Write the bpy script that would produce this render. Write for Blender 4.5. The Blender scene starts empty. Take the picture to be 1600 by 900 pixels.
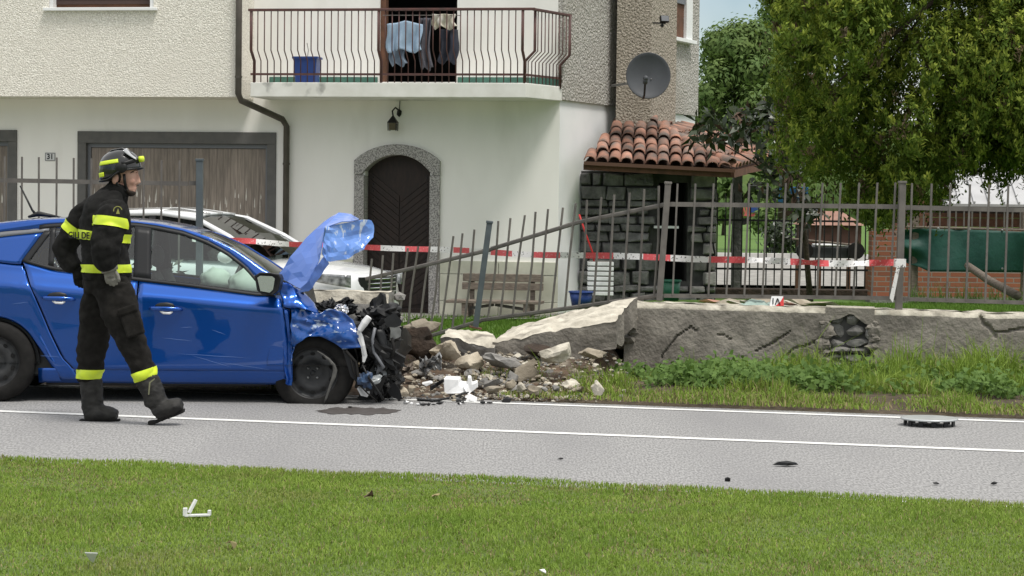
import bpy, bmesh, math, random
import numpy as np
from mathutils import Vector, Matrix, noise
random.seed(7); RNG = np.random.default_rng(7)
SC = bpy.context.scene
COL = SC.collection
V = Vector
# ------------------------------------------------------------------ camera
FPX, CAM_H, PITCH, ROLL = 3400.0, 1.55, math.atan(132/3400.0), 0.012
cam_data = bpy.data.cameras.new('camera'); cam = bpy.data.objects.new('camera', cam_data); COL.objects.link(cam)
cam_data.sensor_width = 36; cam_data.lens = FPX/1600*36; cam_data.clip_end = 2000; cam_data.clip_start = .1
CR = Matrix.Rotation(math.pi/2-PITCH, 3, 'X') @ Matrix.Rotation(ROLL, 3, 'Z')
cam.matrix_world = Matrix.Translation((0, 0, CAM_H)) @ CR.to_4x4()
SC.camera = cam
# ------------------------------------------------------------------ sky and sun (bright overcast)
SUN_EL, SUN_AZ = math.radians(66), math.radians(140)     # azimuth clockwise from +Y
w = bpy.data.worlds.new('World'); SC.world = w; w.use_nodes = True
nt = w.node_tree; bg = nt.nodes['Background']
sky = nt.nodes.new('ShaderNodeTexSky'); sky.sky_type = 'NISHITA'; sky.sun_disc = False
sky.sun_elevation = SUN_EL; sky.sun_rotation = SUN_AZ; sky.dust_density = 1.0; sky.air_density = 1.0; sky.ozone_density = 1.0
hs = nt.nodes.new('ShaderNodeHueSaturation'); hs.inputs['Saturation'].default_value = 2.6; hs.inputs['Value'].default_value = .5
nt.links.new(sky.outputs[0], hs.inputs['Color'])
tcw = nt.nodes.new('ShaderNodeTexCoord'); cn = nt.nodes.new('ShaderNodeTexNoise'); cn.inputs['Scale'].default_value = 2.2; cn.inputs['Detail'].default_value = 6; cmap = nt.nodes.new('ShaderNodeMapping'); cmap.inputs['Location'].default_value = (3.1, .7, 5.2); nt.links.new(tcw.outputs['Generated'], cmap.inputs[0]); nt.links.new(cmap.outputs[0], cn.inputs['Vector'])
cr = nt.nodes.new('ShaderNodeMapRange'); cr.inputs[1].default_value = .46; cr.inputs[2].default_value = .66; cr.inputs[3].default_value = .1; cr.inputs[4].default_value = .9; nt.links.new(cn.outputs['Fac'], cr.inputs[0])
cm = nt.nodes.new('ShaderNodeMix'); cm.data_type = 'RGBA'; sx = nt.nodes.new('ShaderNodeSeparateXYZ'); nt.links.new(tcw.outputs['Generated'], sx.inputs[0])
ez = nt.nodes.new('ShaderNodeMapRange'); ez.inputs[1].default_value = .06; ez.inputs[2].default_value = .35; nt.links.new(sx.outputs[2], ez.inputs[0])
mxx = nt.nodes.new('ShaderNodeMath'); mxx.operation = 'MAXIMUM'; nt.links.new(cr.outputs[0], mxx.inputs[0]); nt.links.new(ez.outputs[0], mxx.inputs[1])
nt.links.new(mxx.outputs[0], cm.inputs[0]); nt.links.new(hs.outputs[0], cm.inputs[6]); cm.inputs[7].default_value = (7.4, 7.4, 7.4, 1)
nt.links.new(cm.outputs[2], bg.inputs['Color'])
bg.inputs['Strength'].default_value = .115
sl = bpy.data.lights.new('sun', 'SUN'); sl.energy = 2.2; sl.angle = math.radians(16); sl.color = (1, .96, .9)
so = bpy.data.objects.new('sun', sl); COL.objects.link(so)
sd = V((math.sin(SUN_AZ)*math.cos(SUN_EL), math.cos(SUN_AZ)*math.cos(SUN_EL), math.sin(SUN_EL)))
so.rotation_euler = sd.to_track_quat('Z', 'Y').to_euler(); so.location = (0, -5, 20)
SC.view_settings.view_transform = 'Standard'; SC.view_settings.look = 'None'; SC.view_settings.gamma = 1
SC.view_settings.exposure = 0.38

# ------------------------------------------------------------------ helpers
def ray(x, y): return CR @ V(((x-800)/FPX, -(y-450)/FPX, -1))
C0 = V((0, 0, CAM_H))
def P(x, y, Y):
    d = ray(x, y); return C0 + d*(Y/d.y)
def G(x, y, z=0.0):
    d = ray(x, y); return C0 + d*((z-CAM_H)/d.z)
def lerp(a, b, t): return a+(b-a)*t
def interp(x, pts):
    if x <= pts[0][0]: return pts[0][1]
    for (a, b), (c, d) in zip(pts, pts[1:]):
        if x <= c: return b+(d-b)*(x-a)/(c-a)
    return pts[-1][1]
def sstep(a, b, x):
    t = min(1, max(0, (x-a)/(b-a))); return t*t*(3-2*t)

def ico(sub):
    bm = bmesh.new(); bmesh.ops.create_icosphere(bm, subdivisions=sub, radius=1)
    v = [p.co.copy() for p in bm.verts]; f = [tuple(q.index for q in p.verts) for p in bm.faces]; bm.free(); return v, f
ICO = {k: ico(k) for k in (1, 2, 3)}

class MB:
    def __init__(s): s.v = []; s.f = []; s.m = []
    def add(s, vs, fs, mi=0):
        o = len(s.v); s.v += [V(p) for p in vs]; s.f += [tuple(i+o for i in f) for f in fs]; s.m += [mi]*len(fs); return s
    def hexa(s, p, mi=0):        # p: 4 bottom ccw + 4 top
        return s.add(p, [(3, 2, 1, 0), (4, 5, 6, 7), (0, 1, 5, 4), (1, 2, 6, 5), (2, 3, 7, 6), (3, 0, 4, 7)], mi)
    def box(s, c, size, R=None, mi=0):
        hx, hy, hz = size[0]/2, size[1]/2, size[2]/2; c = V(c)
        p = [V(q) for q in ((-hx, -hy, -hz), (hx, -hy, -hz), (hx, hy, -hz), (-hx, hy, -hz), (-hx, -hy, hz), (hx, -hy, hz), (hx, hy, hz), (-hx, hy, hz))]
        if R is not None: p = [R @ q for q in p]
        return s.hexa([c+q for q in p], mi)
    def bar(s, a, b, wx, wy=None, up=(0, 0, 1), mi=0):
        a, b = V(a), V(b); wy = wy or wx; t = (b-a).normalized(); u = V(up)
        if abs(t.dot(u)) > .97: u = V((0, 1, 0))
        x = t.cross(u).normalized(); y = x.cross(t)
        q = [x*sx*wx/2+y*sy*wy/2 for sx, sy in ((-1, -1), (1, -1), (1, 1), (-1, 1))]
        return s.hexa([a+k for k in q]+[b+k for k in q], mi)
    def tube(s, pts, r, n=8, ax=None, mi=0, flat=None):
        # r: scalar, list of scalar, or list of (r along ax, r across)
        pts = [V(p) for p in pts]; N = len(pts)
        if not isinstance(r, (list, tuple)): r = [r]*N
        rings = []; prev = None
        for i, p in enumerate(pts):
            t = (pts[min(i+1, N-1)]-pts[max(i-1, 0)]).normalized()
            a = V(ax) if ax else (prev if prev else (V((0, 0, 1)) if abs(t.z) < .9 else V((1, 0, 0))))
            a = (a-t*a.dot(t)).normalized(); prev = a; b = t.cross(a)
            ra, rb = r[i] if isinstance(r[i], (list, tuple)) else (r[i], r[i])
            rings.append([p+a*ra*math.cos(2*math.pi*k/n)+b*rb*math.sin(2*math.pi*k/n) for k in range(n)])
        return s.loft(rings, mi)
    def loft(s, rings, mi=0, cap=True):
        n = len(rings[0]); vs = [p for r in rings for p in r]; fs = []
        for i in range(len(rings)-1):
            for k in range(n):
                fs.append((i*n+k, i*n+(k+1) % n, (i+1)*n+(k+1) % n, (i+1)*n+k))
        if cap:
            fs.append(tuple(range(n-1, -1, -1))); L = (len(rings)-1)*n; fs.append(tuple(L+k for k in range(n)))
        return s.add(vs, fs, mi)
    def grid(s, fn, nu, nv, mi=0):
        vs = [fn(i/nu, j/nv) for j in range(nv+1) for i in range(nu+1)]
        fs = [(j*(nu+1)+i, j*(nu+1)+i+1, (j+1)*(nu+1)+i+1, (j+1)*(nu+1)+i) for j in range(nv) for i in range(nu)]
        return s.add(vs, fs, mi)
    def ball(s, c, r, sub=2, R=None, mi=0):
        if not isinstance(r, (list, tuple)): r = (r, r, r)
        v, f = ICO[sub]; c = V(c); q = [V((p.x*r[0], p.y*r[1], p.z*r[2])) for p in v]
        if R is not None: q = [R @ p for p in q]
        return s.add([c+p for p in q], f, mi)
    def rock(s, c, r, seed, sub=1, amp=.28, cuts=4, R=None, mi=0):
        rnd = random.Random(seed); v, f = ICO[sub]; out = []
        planes = [(V((rnd.gauss(0, 1), rnd.gauss(0, 1), rnd.gauss(0, 1))).normalized(), rnd.uniform(.5, .85)) for _ in range(cuts)]
        off = V((rnd.random()*50, rnd.random()*50, 0))
        for p in v:
            q = p*(1+amp*noise.noise(p*1.6+off)*1.6)
            for n_, d in planes:
                e = q.dot(n_)-d
                if e > 0: q = q-n_*e*.92
            q = V((q.x*r[0], q.y*r[1], q.z*r[2]))
            out.append(V(c)+(R @ q if R is not None else q))
        return s.add(out, f, mi)
    def prism(s, poly, off, mi=0):   # poly list of points, extruded by vector off
        n = len(poly); off = V(off); vs = [V(p) for p in poly]+[V(p)+off for p in poly]
        fs = [tuple(range(n)), tuple(range(2*n-1, n-1, -1))]+[((i+1) % n, i, n+i, n+(i+1) % n) for i in range(n)]
        return s.add(vs, fs, mi)
    def mesh(s, name, mats, smooth=False, recalc=True):
        me = bpy.data.meshes.new(name); me.from_pydata([tuple(p) for p in s.v], [], s.f)
        for m in (mats if isinstance(mats, (list, tuple)) else [mats]): me.materials.append(m)
        me.polygons.foreach_set('material_index', s.m)
        if recalc:
            bm = bmesh.new(); bm.from_mesh(me); bmesh.ops.recalc_face_normals(bm, faces=bm.faces); bm.to_mesh(me); bm.free()
        if smooth: me.polygons.foreach_set('use_smooth', [True]*len(me.polygons))
        return me
    def build(s, name, mats, parent=None, smooth=False, bevel=0, sub=0, recalc=True, thick=0, auto=None):
        o = obj(name, s.mesh(name, mats, smooth or auto is not None, recalc), parent)
        if thick:
            m = o.modifiers.new('t', 'SOLIDIFY'); m.thickness = thick; m.offset = -1
        if bevel:
            m = o.modifiers.new('b', 'BEVEL'); m.width = bevel; m.segments = 2; m.limit_method = 'ANGLE'
        if sub:
            m = o.modifiers.new('s', 'SUBSURF'); m.levels = sub; m.render_levels = sub
        if auto is not None:
            o.data.set_sharp_from_angle(angle=math.radians(auto))
        return o

def adopt(o, parent):
    o.parent = parent; o.matrix_parent_inverse = parent.matrix_basis.inverted(); return o
def obj(name, me, parent=None):
    o = bpy.data.objects.new(name, me); COL.objects.link(o)
    if parent: adopt(o, parent)
    return o
def tag(o, label=None, cat=None, group=None, kind=None):
    if label: o['label'] = label
    if cat: o['category'] = cat
    if group: o['group'] = group
    if kind: o['kind'] = kind
    return o
def thing(name, label, cat, loc, group=None):
    o = bpy.data.objects.new(name, None); COL.objects.link(o); o.location = V(loc); o.empty_display_size = .1
    return tag(o, label, cat, group)
def inst(name, me, parent, M4):
    o = bpy.data.objects.new(name, me); COL.objects.link(o); o.matrix_basis = M4
    if parent: adopt(o, parent)
    return o
def struct(o): o['kind'] = 'structure'; return o
def frame(o, x, y, z):
    return Matrix(((x[0], y[0], z[0], o[0]), (x[1], y[1], z[1], o[1]), (x[2], y[2], z[2], o[2]), (0, 0, 0, 1)))

# ------------------------------------------------------------------ materials
def mat(name, c1, c2=None, scale=6, rough=.75, bump=0, bscale=None, bdist=.01, metal=0, spec=.4, coat=0, lo=.35, hi=.65, detail=5, rnd=0, c3=None, s3=1.5, lo3=.5, hi3=.7, stretch=None, trans=None):
    m = bpy.data.materials.new(name); m.use_nodes = True; n = m.node_tree.nodes; L = m.node_tree.links
    b = n['Principled BSDF']; b.inputs['Roughness'].default_value = rough; b.inputs['Metallic'].default_value = metal
    b.inputs['Specular IOR Level'].default_value = spec; b.inputs['Coat Weight'].default_value = coat; b.inputs['Coat Roughness'].default_value = .03
    tc = n.new('ShaderNodeTexCoord'); vec = tc.outputs['Object']
    oi = None
    if rnd:
        oi = n.new('ShaderNodeObjectInfo'); ad = n.new('ShaderNodeVectorMath'); ad.operation = 'MULTIPLY_ADD'
        cb = n.new('ShaderNodeCombineXYZ')
        for k in range(3): L.new(oi.outputs['Random'], cb.inputs[k])
        ad.inputs[1].default_value = (37, 53, 71); L.new(cb.outputs[0], ad.inputs[0]); L.new(vec, ad.inputs[2]); vec = ad.outputs[0]
    if stretch:
        mp = n.new('ShaderNodeMapping'); mp.inputs['Scale'].default_value = stretch; L.new(vec, mp.inputs[0]); vec = mp.outputs[0]
    def nz(sc, dt=detail):
        t = n.new('ShaderNodeTexNoise'); t.inputs['Scale'].default_value = sc; t.inputs['Detail'].default_value = dt; L.new(vec, t.inputs['Vector']); return t
    def ramp(src, a, b_):
        r = n.new('ShaderNodeMapRange'); r.inputs[1].default_value = a; r.inputs[2].default_value = b_; L.new(src, r.inputs[0]); return r.outputs[0]
    def mix(fac, A, B):
        x = n.new('ShaderNodeMix'); x.data_type = 'RGBA'; L.new(fac, x.inputs[0])
        for k, q in ((6, A), (7, B)):
            if isinstance(q, tuple): x.inputs[k].default_value = (*q, 1)
            else: L.new(q, x.inputs[k])
        return x.outputs[2]
    col = None
    if c2:
        col = mix(ramp(nz(scale).outputs['Fac'], lo, hi), c1, c2)
        if c3: col = mix(ramp(nz(s3, 6).outputs['Fac'], lo3, hi3), col, c3)
    if rnd:
        h = n.new('ShaderNodeHueSaturation'); mr = n.new('ShaderNodeMapRange'); L.new(oi.outputs['Random'], mr.inputs[0])
        mr.inputs[3].default_value = 1-rnd; mr.inputs[4].default_value = 1+rnd; L.new(mr.outputs[0], h.inputs['Value'])
        if col is None: h.inputs['Color'].default_value = (*c1, 1)
        else: L.new(col, h.inputs['Color'])
        col = h.outputs[0]
    if col is None: b.inputs['Base Color'].default_value = (*c1, 1)
    else: L.new(col, b.inputs['Base Color'])
    if bump:
        bp = n.new('ShaderNodeBump'); bp.inputs['Strength'].default_value = bump; bp.inputs['Distance'].default_value = bdist
        L.new(nz(bscale or scale*4).outputs['Fac'], bp.inputs['Height']); L.new(bp.outputs[0], b.inputs['Normal'])
    if trans:
        tl = n.new('ShaderNodeBsdfTranslucent'); tl.inputs[0].default_value = (*trans, 1)
        mx = n.new('ShaderNodeMixShader'); mx.inputs[0].default_value = .25
        L.new(b.outputs[0], mx.inputs[1]); L.new(tl.outputs[0], mx.inputs[2]); L.new(mx.outputs[0], n['Material Output'].inputs[0])
    return m
def glass(name, tint, refl=.12):
    m = bpy.data.materials.new(name); m.use_nodes = True; n = m.node_tree.nodes; L = m.node_tree.links
    n.remove(n['Principled BSDF']); t = n.new('ShaderNodeBsdfTransparent'); t.inputs[0].default_value = (*tint, 1)
    g = n.new('ShaderNodeBsdfGlossy'); g.inputs['Roughness'].default_value = .02
    fr = n.new('ShaderNodeFresnel'); fr.inputs[0].default_value = 1.5 if refl > .05 else 1.28; ad = n.new('ShaderNodeMath'); ad.inputs[1].default_value = max(0, refl-.04)
    ml = n.new('ShaderNodeMath'); ml.operation = 'MULTIPLY'; ml.inputs[1].default_value = 1 if refl > .05 else .35; L.new(fr.outputs[0], ml.inputs[0]); L.new(ml.outputs[0], ad.inputs[0]); x = n.new('ShaderNodeMixShader'); L.new(ad.outputs[0], x.inputs[0]); L.new(t.outputs[0], x.inputs[1]); L.new(g.outputs[0], x.inputs[2])
    L.new(x.outputs[0], n['Material Output'].inputs[0]); return m

ROUGHCAST = mat('roughcast', (.92, .885, .80), (.66, .625, .55), 52, .95, .9, 50, .026, lo=.36, hi=.58, detail=2, c3=(.76, .72, .64), s3=.9, lo3=.5, hi3=.8)
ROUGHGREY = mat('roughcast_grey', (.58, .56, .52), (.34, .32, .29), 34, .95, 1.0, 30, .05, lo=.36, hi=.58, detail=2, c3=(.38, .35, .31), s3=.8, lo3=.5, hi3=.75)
ROUGHTAN = mat('roughcast_tan', (.46, .41, .345), (.27, .235, .19), 34, .95, 1.0, 30, .05, lo=.36, hi=.6, detail=2)
PLASTER = mat('plaster', (.88, .86, .82), (.83, .81, .77), 1.6, .9, .25, 30, .004, c3=(.68, .66, .61), s3=1.1, lo3=.58, hi3=.9, stretch=(1.4, 1.4, .45))
PLASTERW = mat('plaster_white', (.84, .84, .84), (.76, .77, .77), 1.5, .9, .25, 30, .004)
SLABPAINT = mat('slab_paint', (.78, .77, .73), (.66, .65, .6), 3, .9, .3, 30, .004, c3=(.12, .12, .11), s3=2.2, lo3=.62, hi3=.76)
PLINTH = mat('plinth_stone', (.62, .61, .5), (.5, .5, .4), 5, .8, .3, 40, .004, rnd=.06)
GRANITE = mat('granite', (.46, .44, .42), (.16, .15, .15), 60, .8, .2, 80, .003, lo=.42, hi=.6, detail=3)
DOORWOOD = mat('dark_door_wood', (.028, .016, .012), (.016, .01, .008), 10, .6, .3, 60, .004, stretch=(3, 3, .6))
GARWOOD = mat('garage_wood', (.28, .235, .20), (.18, .152, .13), 9, .8, .3, 40, .004, stretch=(4, 4, .35), rnd=.08)
GARFRAME = mat('garage_frame', (.125, .12, .115), (.10, .098, .095), 8, .7)
FLAKE = mat('bare_white_wood', (.66, .63, .57), (.5, .47, .42), 20, .9)
PIPE = mat('downpipe_metal', (.075, .065, .055), (.10, .088, .075), 6, .5, metal=.4)
RAILRED = mat('rail_paint', (.115, .05, .045), (.075, .04, .036), 12, .6)
IRON = mat('fence_iron', (.16, .145, .13), (.11, .10, .092), 9, .65, .2, 60, .002)
IRONBLUE = mat('post_iron', (.10, .12, .13), (.075, .09, .10), 9, .6)
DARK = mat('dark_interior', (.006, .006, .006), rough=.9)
ASPHALT = mat('asphalt', (.335, .331, .327), (.18, .178, .176), 84, .92, .4, 84, .006, lo=.36, hi=.64, detail=2, c3=(.19, .187, .19), s3=.9, lo3=.45, hi3=.85, stretch=(1, .22, 1))
PAINT = mat('road_paint', (.72, .72, .70), (.5, .5, .49), 30, .8, lo=.5, hi=.8)
SOIL = mat('soil', (.10, .075, .05), (.05, .038, .026), 9, .95, .6, 40, .02)
LAWNSOIL = mat('lawn_soil', (.115, .155, .04), (.08, .115, .028), 14, .95, .6, 60, .02, c3=(.16, .13, .08), s3=.9, lo3=.6, hi3=.75)
LAWN = mat('lawn', (.09, .17, .025), (.07, .135, .02), 2, .95, .5, 30, .03)
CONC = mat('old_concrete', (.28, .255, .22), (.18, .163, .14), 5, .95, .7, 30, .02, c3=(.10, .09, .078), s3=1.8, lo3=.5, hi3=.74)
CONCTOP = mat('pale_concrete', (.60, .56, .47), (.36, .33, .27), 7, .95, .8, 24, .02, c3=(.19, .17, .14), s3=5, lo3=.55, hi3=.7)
CONCGREY = mat('grey_concrete', (.27, .26, .245), (.18, .172, .16), 8, .95, .7, 30, .015)
STONE = mat('rubble_stone', (.42, .37, .29), (.24, .205, .155), 7, .95, .7, 24, .02, rnd=.3)
STONEGREY = mat('wall_stone', (.19, .185, .18), (.10, .098, .096), 8, .9, .9, 20, .03, rnd=.25)
STONELIGHT = mat('pillar_stone', (.25, .24, .225), (.15, .145, .137), 8, .9, .8, 20, .02, rnd=.3)
MORTAR = mat('mortar', (.07, .068, .066), (.04, .039, .038), 10, .95)
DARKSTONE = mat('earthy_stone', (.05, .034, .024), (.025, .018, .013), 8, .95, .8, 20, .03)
TILE = mat('roof_tile', (.43, .21, .145), (.28, .165, .125), 7, .9, .5, 50, .006, c3=(.15, .125, .11), s3=4, lo3=.42, hi3=.64, rnd=.42)
BRICKRED = None
BLUEPAINT = mat('blue_paint', (.004, .072, .35), (.0036, .066, .33), 900, .3, metal=.65, spec=.2, coat=1)
BLUEWORN = mat('blue_paint_scraped', (.002, .045, .22), (.01, .075, .30), 6, .3, .12, 14, .02, spec=.1, coat=1, c3=(.42, .50, .62), s3=11, lo3=.6, hi3=.68, stretch=(1, 1, 2.5))
HOODUNDER = mat('hood_blue', (.11, .22, .64), (.085, .19, .58), 3, .35, metal=.15, coat=.8)
WHITEPAINT = mat('white_paint', (.66, .67, .68), rough=.25, coat=1)
BLACKPL = mat('black_plastic', (.006, .006, .0065), (.012, .012, .0125), 12, .45, .3, 40, .006, spec=.35)
BLACKTRIM = mat('black_trim', (.014, .0145, .016), rough=.45, spec=.3)
SCRATCH = mat('scratched_paint', (.08, .16, .42), rough=.5)
GREYTRIM = mat('grey_trim', (.16, .165, .18), rough=.4)
RUBBER = mat('rubber', (.011, .0105, .010), (.017, .016, .015), 20, .8, spec=.2)
STEELBLK = mat('black_steel', (.03, .031, .033), (.045, .045, .046), 15, .5, metal=.3)
METALGREY = mat('bare_metal', (.4, .4, .4), (.25, .25, .25), 14, .4, metal=.8)
CHROME = mat('chrome', (.7, .7, .72), rough=.15, metal=1)
MIRROR = mat('mirror_glass', (.55, .56, .58), rough=.25, metal=.9)
CARGLASS = glass('car_glass', (.84, .96, .91), .09)
DARKGLASS = glass('dark_car_glass', (.14, .17, .165), .04)
LENSGLASS = mat('lamp_lens', (.5, .51, .52), (.12, .125, .13), 14, .1, metal=.3, coat=1)
AIRBAG = mat('airbag_cloth', (.68, .74, .68), (.6, .66, .6), 6, .8)
SEAT = mat('seat_cloth', (.05, .055, .055), (.03, .033, .034), 20, .9)
WHITEPL = mat('white_plastic', (.8, .8, .8), (.66, .66, .66), 9, .5)
CLOTH = mat('black_turnout_cloth', (.010, .0097, .0095), (.018, .0175, .017), 26, .95, .5, 90, .004, spec=.15)
TROUSER = mat('trouser_cloth', (.011, .010, .009), (.019, .0175, .016), 22, .95, .5, 90, .004, spec=.15)
HIVIS = mat('hi_vis', (.68, .82, .03), (.56, .70, .05), 14, .5)
BOOT = mat('boot_leather', (.014, .0135, .013), (.028, .027, .025), 14, .65, .4, 40, .004, spec=.3)
SKIN = mat('skin', (.54, .33, .255), (.42, .23, .175), 22, .7, .3, 80, .002)
HAIR = mat('beard_hair', (.02, .013, .009), (.03, .02, .014), 60, .8, .6, 120, .004)
GLOVE = mat('glove_grey', (.22, .21, .185), (.15, .142, .125), 30, .9)
HELMET = mat('helmet_black', (.012, .013, .014), rough=.2, coat=.6)
VISOR = mat('visor_smoke', (.45, .47, .48), (.3, .31, .32), 5, .08, metal=.4, coat=1)
LEAFC = mat('conifer_green', (.15, .21, .032), (.08, .13, .02), 5, .8, spec=.2, trans=(.16, .24, .03))
LEAFC3 = mat('conifer_tip', (.31, .35, .055), (.20, .26, .04), 4, .8, spec=.2, trans=(.3, .38, .05))
LEAFC2 = mat('conifer_brown', (.12, .085, .04), (.08, .06, .03), 3, .8)
LEAFM = mat('magnolia_leaf', (.022, .036, .014), (.04, .055, .025), 5, .35, spec=.6)
LEAFMB = mat('magnolia_underside', (.09, .05, .028), (.06, .035, .022), 5, .7)
LEAFD = mat('deciduous_leaf', (.10, .165, .05), (.15, .21, .06), 1.2, .7, spec=.25, trans=(.16, .26, .05))
LEAFW = mat('weed_leaf', (.13, .21, .05), (.075, .14, .03), 6, .7, spec=.25, trans=(.16, .28, .05))
GRASSA = mat('grass_blade', (.25, .34, .065), (.17, .265, .045), 2.2, .8, c3=(.27, .27, .09), s3=1.1, lo3=.55, hi3=.75, spec=.2, trans=(.26, .38, .05))
GRASSB = mat('dry_grass', (.30, .25, .12), (.2, .17, .08), 8, .9)
BARK = mat('bark', (.07, .05, .035), (.04, .03, .022), 10, .95, .8, 30, .02)
WOODGREY = mat('weathered_wood', (.23, .19, .155), (.13, .105, .085), 9, .9, .4, 40, .004, stretch=(1, 6, 6))
BROWNWOOD = mat('brown_wood', (.16, .075, .045), (.10, .05, .03), 8, .8)
GREENTARP = mat('green_tarp', (.012, .075, .055), (.008, .055, .042), 5, .6, .3, 14, .02)
GREENPL = mat('green_plastic', (.01, .09, .05), rough=.4)
BLUEPL = mat('blue_plastic', (.02, .05, .20), rough=.4)
BLUETARP = mat('blue_tarp', (.06, .2, .55), (.04, .15, .45), 3, .7)
REDPL = mat('red_plastic', (.55, .03, .03), rough=.5)
TAPERED = mat('tape_red', (.66, .09, .10), (.72, .42, .42), 60, .5, lo=.6, hi=.66)
TAPEWHITE = mat('tape_white', (.78, .76, .75), (.12, .11, .11), 45, .5, lo=.6, hi=.64)
DISHM = mat('dish_grey', (.07, .075, .085), (.06, .064, .072), 4, .55)
METALROOF = mat('metal_roof', (.5, .5, .5), (.42, .42, .42), 2, .4, metal=.3)
GREENTILE = mat('green_skirting', (.07, .17, .13), (.05, .13, .10), 8, .5)
BLACKINK = mat('black_ink', (.012, .012, .012), rough=.8)
# ------------------------------------------------------------------ ground, road, verge, garden
c_a, c_b = G(0, 643), G(1600, 706)
RD = (c_b-c_a).normalized(); RN = V((-RD.y, RD.x, 0))           # along the road; away from the camera
C_MID = G(800, 674.5)
def roff(p): return (p-C_MID).dot(RN)
O_NEAR, O_FAR = roff(G(800, 757)), roff(G(800, 631))
def RP(s, o, z=0): return V((C_MID.x, C_MID.y, 0))+RD*s+RN*o+V((0, 0, z))
# wall line
W1, W0 = P(1300, 590, 18.8), None
WD = V((math.cos(math.radians(9)), -math.sin(math.radians(9)), 0)); WN = V((WD.y, -WD.x, 0))   # WN towards the camera
W1.z = 0
def WP(s, o=0, z=0): return W1+WD*s+WN*o+V((0, 0, z))           # o>0 nearer to the camera
def wall_at(x, y, o=0):                                          # pixel onto the wall face plane
    d = ray(x, y); q = W1+WN*o-C0; n = WN; return C0+d*(q.dot(n)/d.dot(n))
def ws(x, y=520): return (wall_at(x, y)-W1).dot(WD)

def garden_z(x, y):
    t = sstep(-.4, 1.5, x-(y-20)*.06)
    zr = lerp(.56, .2, sstep(19.5, 30, y))
    zl = -.06
    return lerp(zl, zr, t)+.02*noise.noise(V((x*.8, y*.8, 0)))
m = MB()
m.grid(lambda u, v: V((lerp(-900, 900, u), lerp(-60, 1500, v), -.16)), 8, 8)
tag(struct(m.build('ground', LAWN)))
m = MB()       # garden terrain behind the wall
def gfn(u, v):
    yb = v**2.0*150
    p = WP(lerp(-12, 12, u)*(1+v*3), -.12); x, y = p.x, p.y+yb
    return V((x, y, garden_z(x, y)))
m.grid(gfn, 90, 90)
struct(m.build('garden_ground', LAWN, smooth=True))
m = MB(); m.grid(lambda u, v: RP(lerp(-80, 80, u), lerp(O_NEAR-.25, O_FAR+.25, v), 0), 80, 4); struct(m.build('road', ASPHALT))
def stripe(name, o, wd, s0=-80, s1=80):
    m = MB(); m.grid(lambda u, v: RP(lerp(s0, s1, u), o+lerp(-wd/2, wd/2, v)+.004*noise.noise(V((u*900, v*3, o))), .004), 600, 1); return struct(m.build(name, PAINT))
stripe('road_centre_line', 0, .11)
stripe('road_edge_line', O_FAR, .10)
stripe('road_edge_line', O_NEAR+.0, .08, (G(1265, 777)-C_MID).dot(RD), 80)
m = MB()       # verge between road and wall
def vfn(u, v):
    s = lerp(-14, 14, u); a = RP(s, O_FAR+.12, 0); b = WP(s, .02, 0)
    p = a.lerp(b, v); px = p.x
    bump = .05*noise.noise(V((p.x*2, p.y*2, 3)))
    return V((p.x, p.y, -.01+.09*sstep(0, .5, v)+bump*sstep(0, .3, v)))
m.grid(vfn, 160, 16); struct(m.build('verge', SOIL, smooth=True))
m = MB()       # near lawn
def lz(x, y): return .02+.03*noise.noise(V((x*.7, y*.7, 9)))
def lfn(u, v):
    p = RP(lerp(-25, 25, u), lerp(O_NEAR-.03, O_NEAR-14, v)+.05*noise.noise(V((u*70, 0, 0)))*(1-v)); return V((p.x, p.y, lz(p.x, p.y)*sstep(0, .02, v)+.006))
m.grid(lfn, 200, 80); struct(m.build('lawn_ground', LAWNSOIL, smooth=True))
m = MB()
rr = random.Random(3); st = [G(502+60+62*math.cos(a)*(1+.15*rr.uniform(-1, 1)), 642+5.5*math.sin(a)*(1+.3*rr.uniform(-1, 1)), .003) for a in np.linspace(0, 2*math.pi, 40)[:-1]]
m.add(st, [tuple(range(len(st)))]); struct(m.build('fluid_stain', mat('stain', (.07, .062, .058), (.10, .09, .085), 20, .45)))

# ------------------------------------------------------------------ the house
A_F = math.radians(10); FU = V((math.cos(A_F), -math.sin(A_F), 0)); FN = V((-math.sin(A_F), -math.cos(A_F), 0))
Q0 = P(620, 300, 31.0)
def F(u, o, z): return V((Q0.x, Q0.y, 0))+FU*u+FN*o+V((0, 0, z))
def fuz(x, y, o=0.0):
    d = ray(x, y); q = Q0+FN*o-C0; p = C0+d*(q.dot(FN)/d.dot(FN)); r = p-Q0; return r.dot(FU), p.z
def fbox(m, u0, u1, o0, o1, z0, z1, mi=0):
    return m.hexa([F(u0, o0, z0), F(u1, o0, z0), F(u1, o1, z0), F(u0, o1, z0), F(u0, o0, z1), F(u1, o0, z1), F(u1, o1, z1), F(u0, o1, z1)], mi)
def pbox(m, x0, y0, x1, y1, o0, o1, mi=0):          # pixel rectangle read on the plane o1
    u0, zt = fuz(x0, (y0+y1)/2, o1)[0], fuz((x0+x1)/2, y0, o1)[1]; u1, zb = fuz(x1, (y0+y1)/2, o1)[0], fuz((x0+x1)/2, y1, o1)[1]
    return fbox(m, u0, u1, o0, o1, zb, zt, mi)
def wall_slices(m, u0, u1, z0, z1, o0, o1, holes, mi=0):
    us = sorted({u0, u1, *[h[0] for h in holes], *[h[1] for h in holes]}); us = [u for u in us if u0 <= u <= u1]
    for a, b in zip(us, us[1:]):
        mid = (a+b)/2; cuts = sorted((h[2], h[3]) for h in holes if h[0] < mid < h[1]); z = z0
        for c, d in cuts:
            if c > z: fbox(m, a, b, o0, o1, z, c, mi)
            z = max(z, d)
        if z < z1: fbox(m, a, b, o0, o1, z, z1, mi)
ZG = -.12
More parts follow.
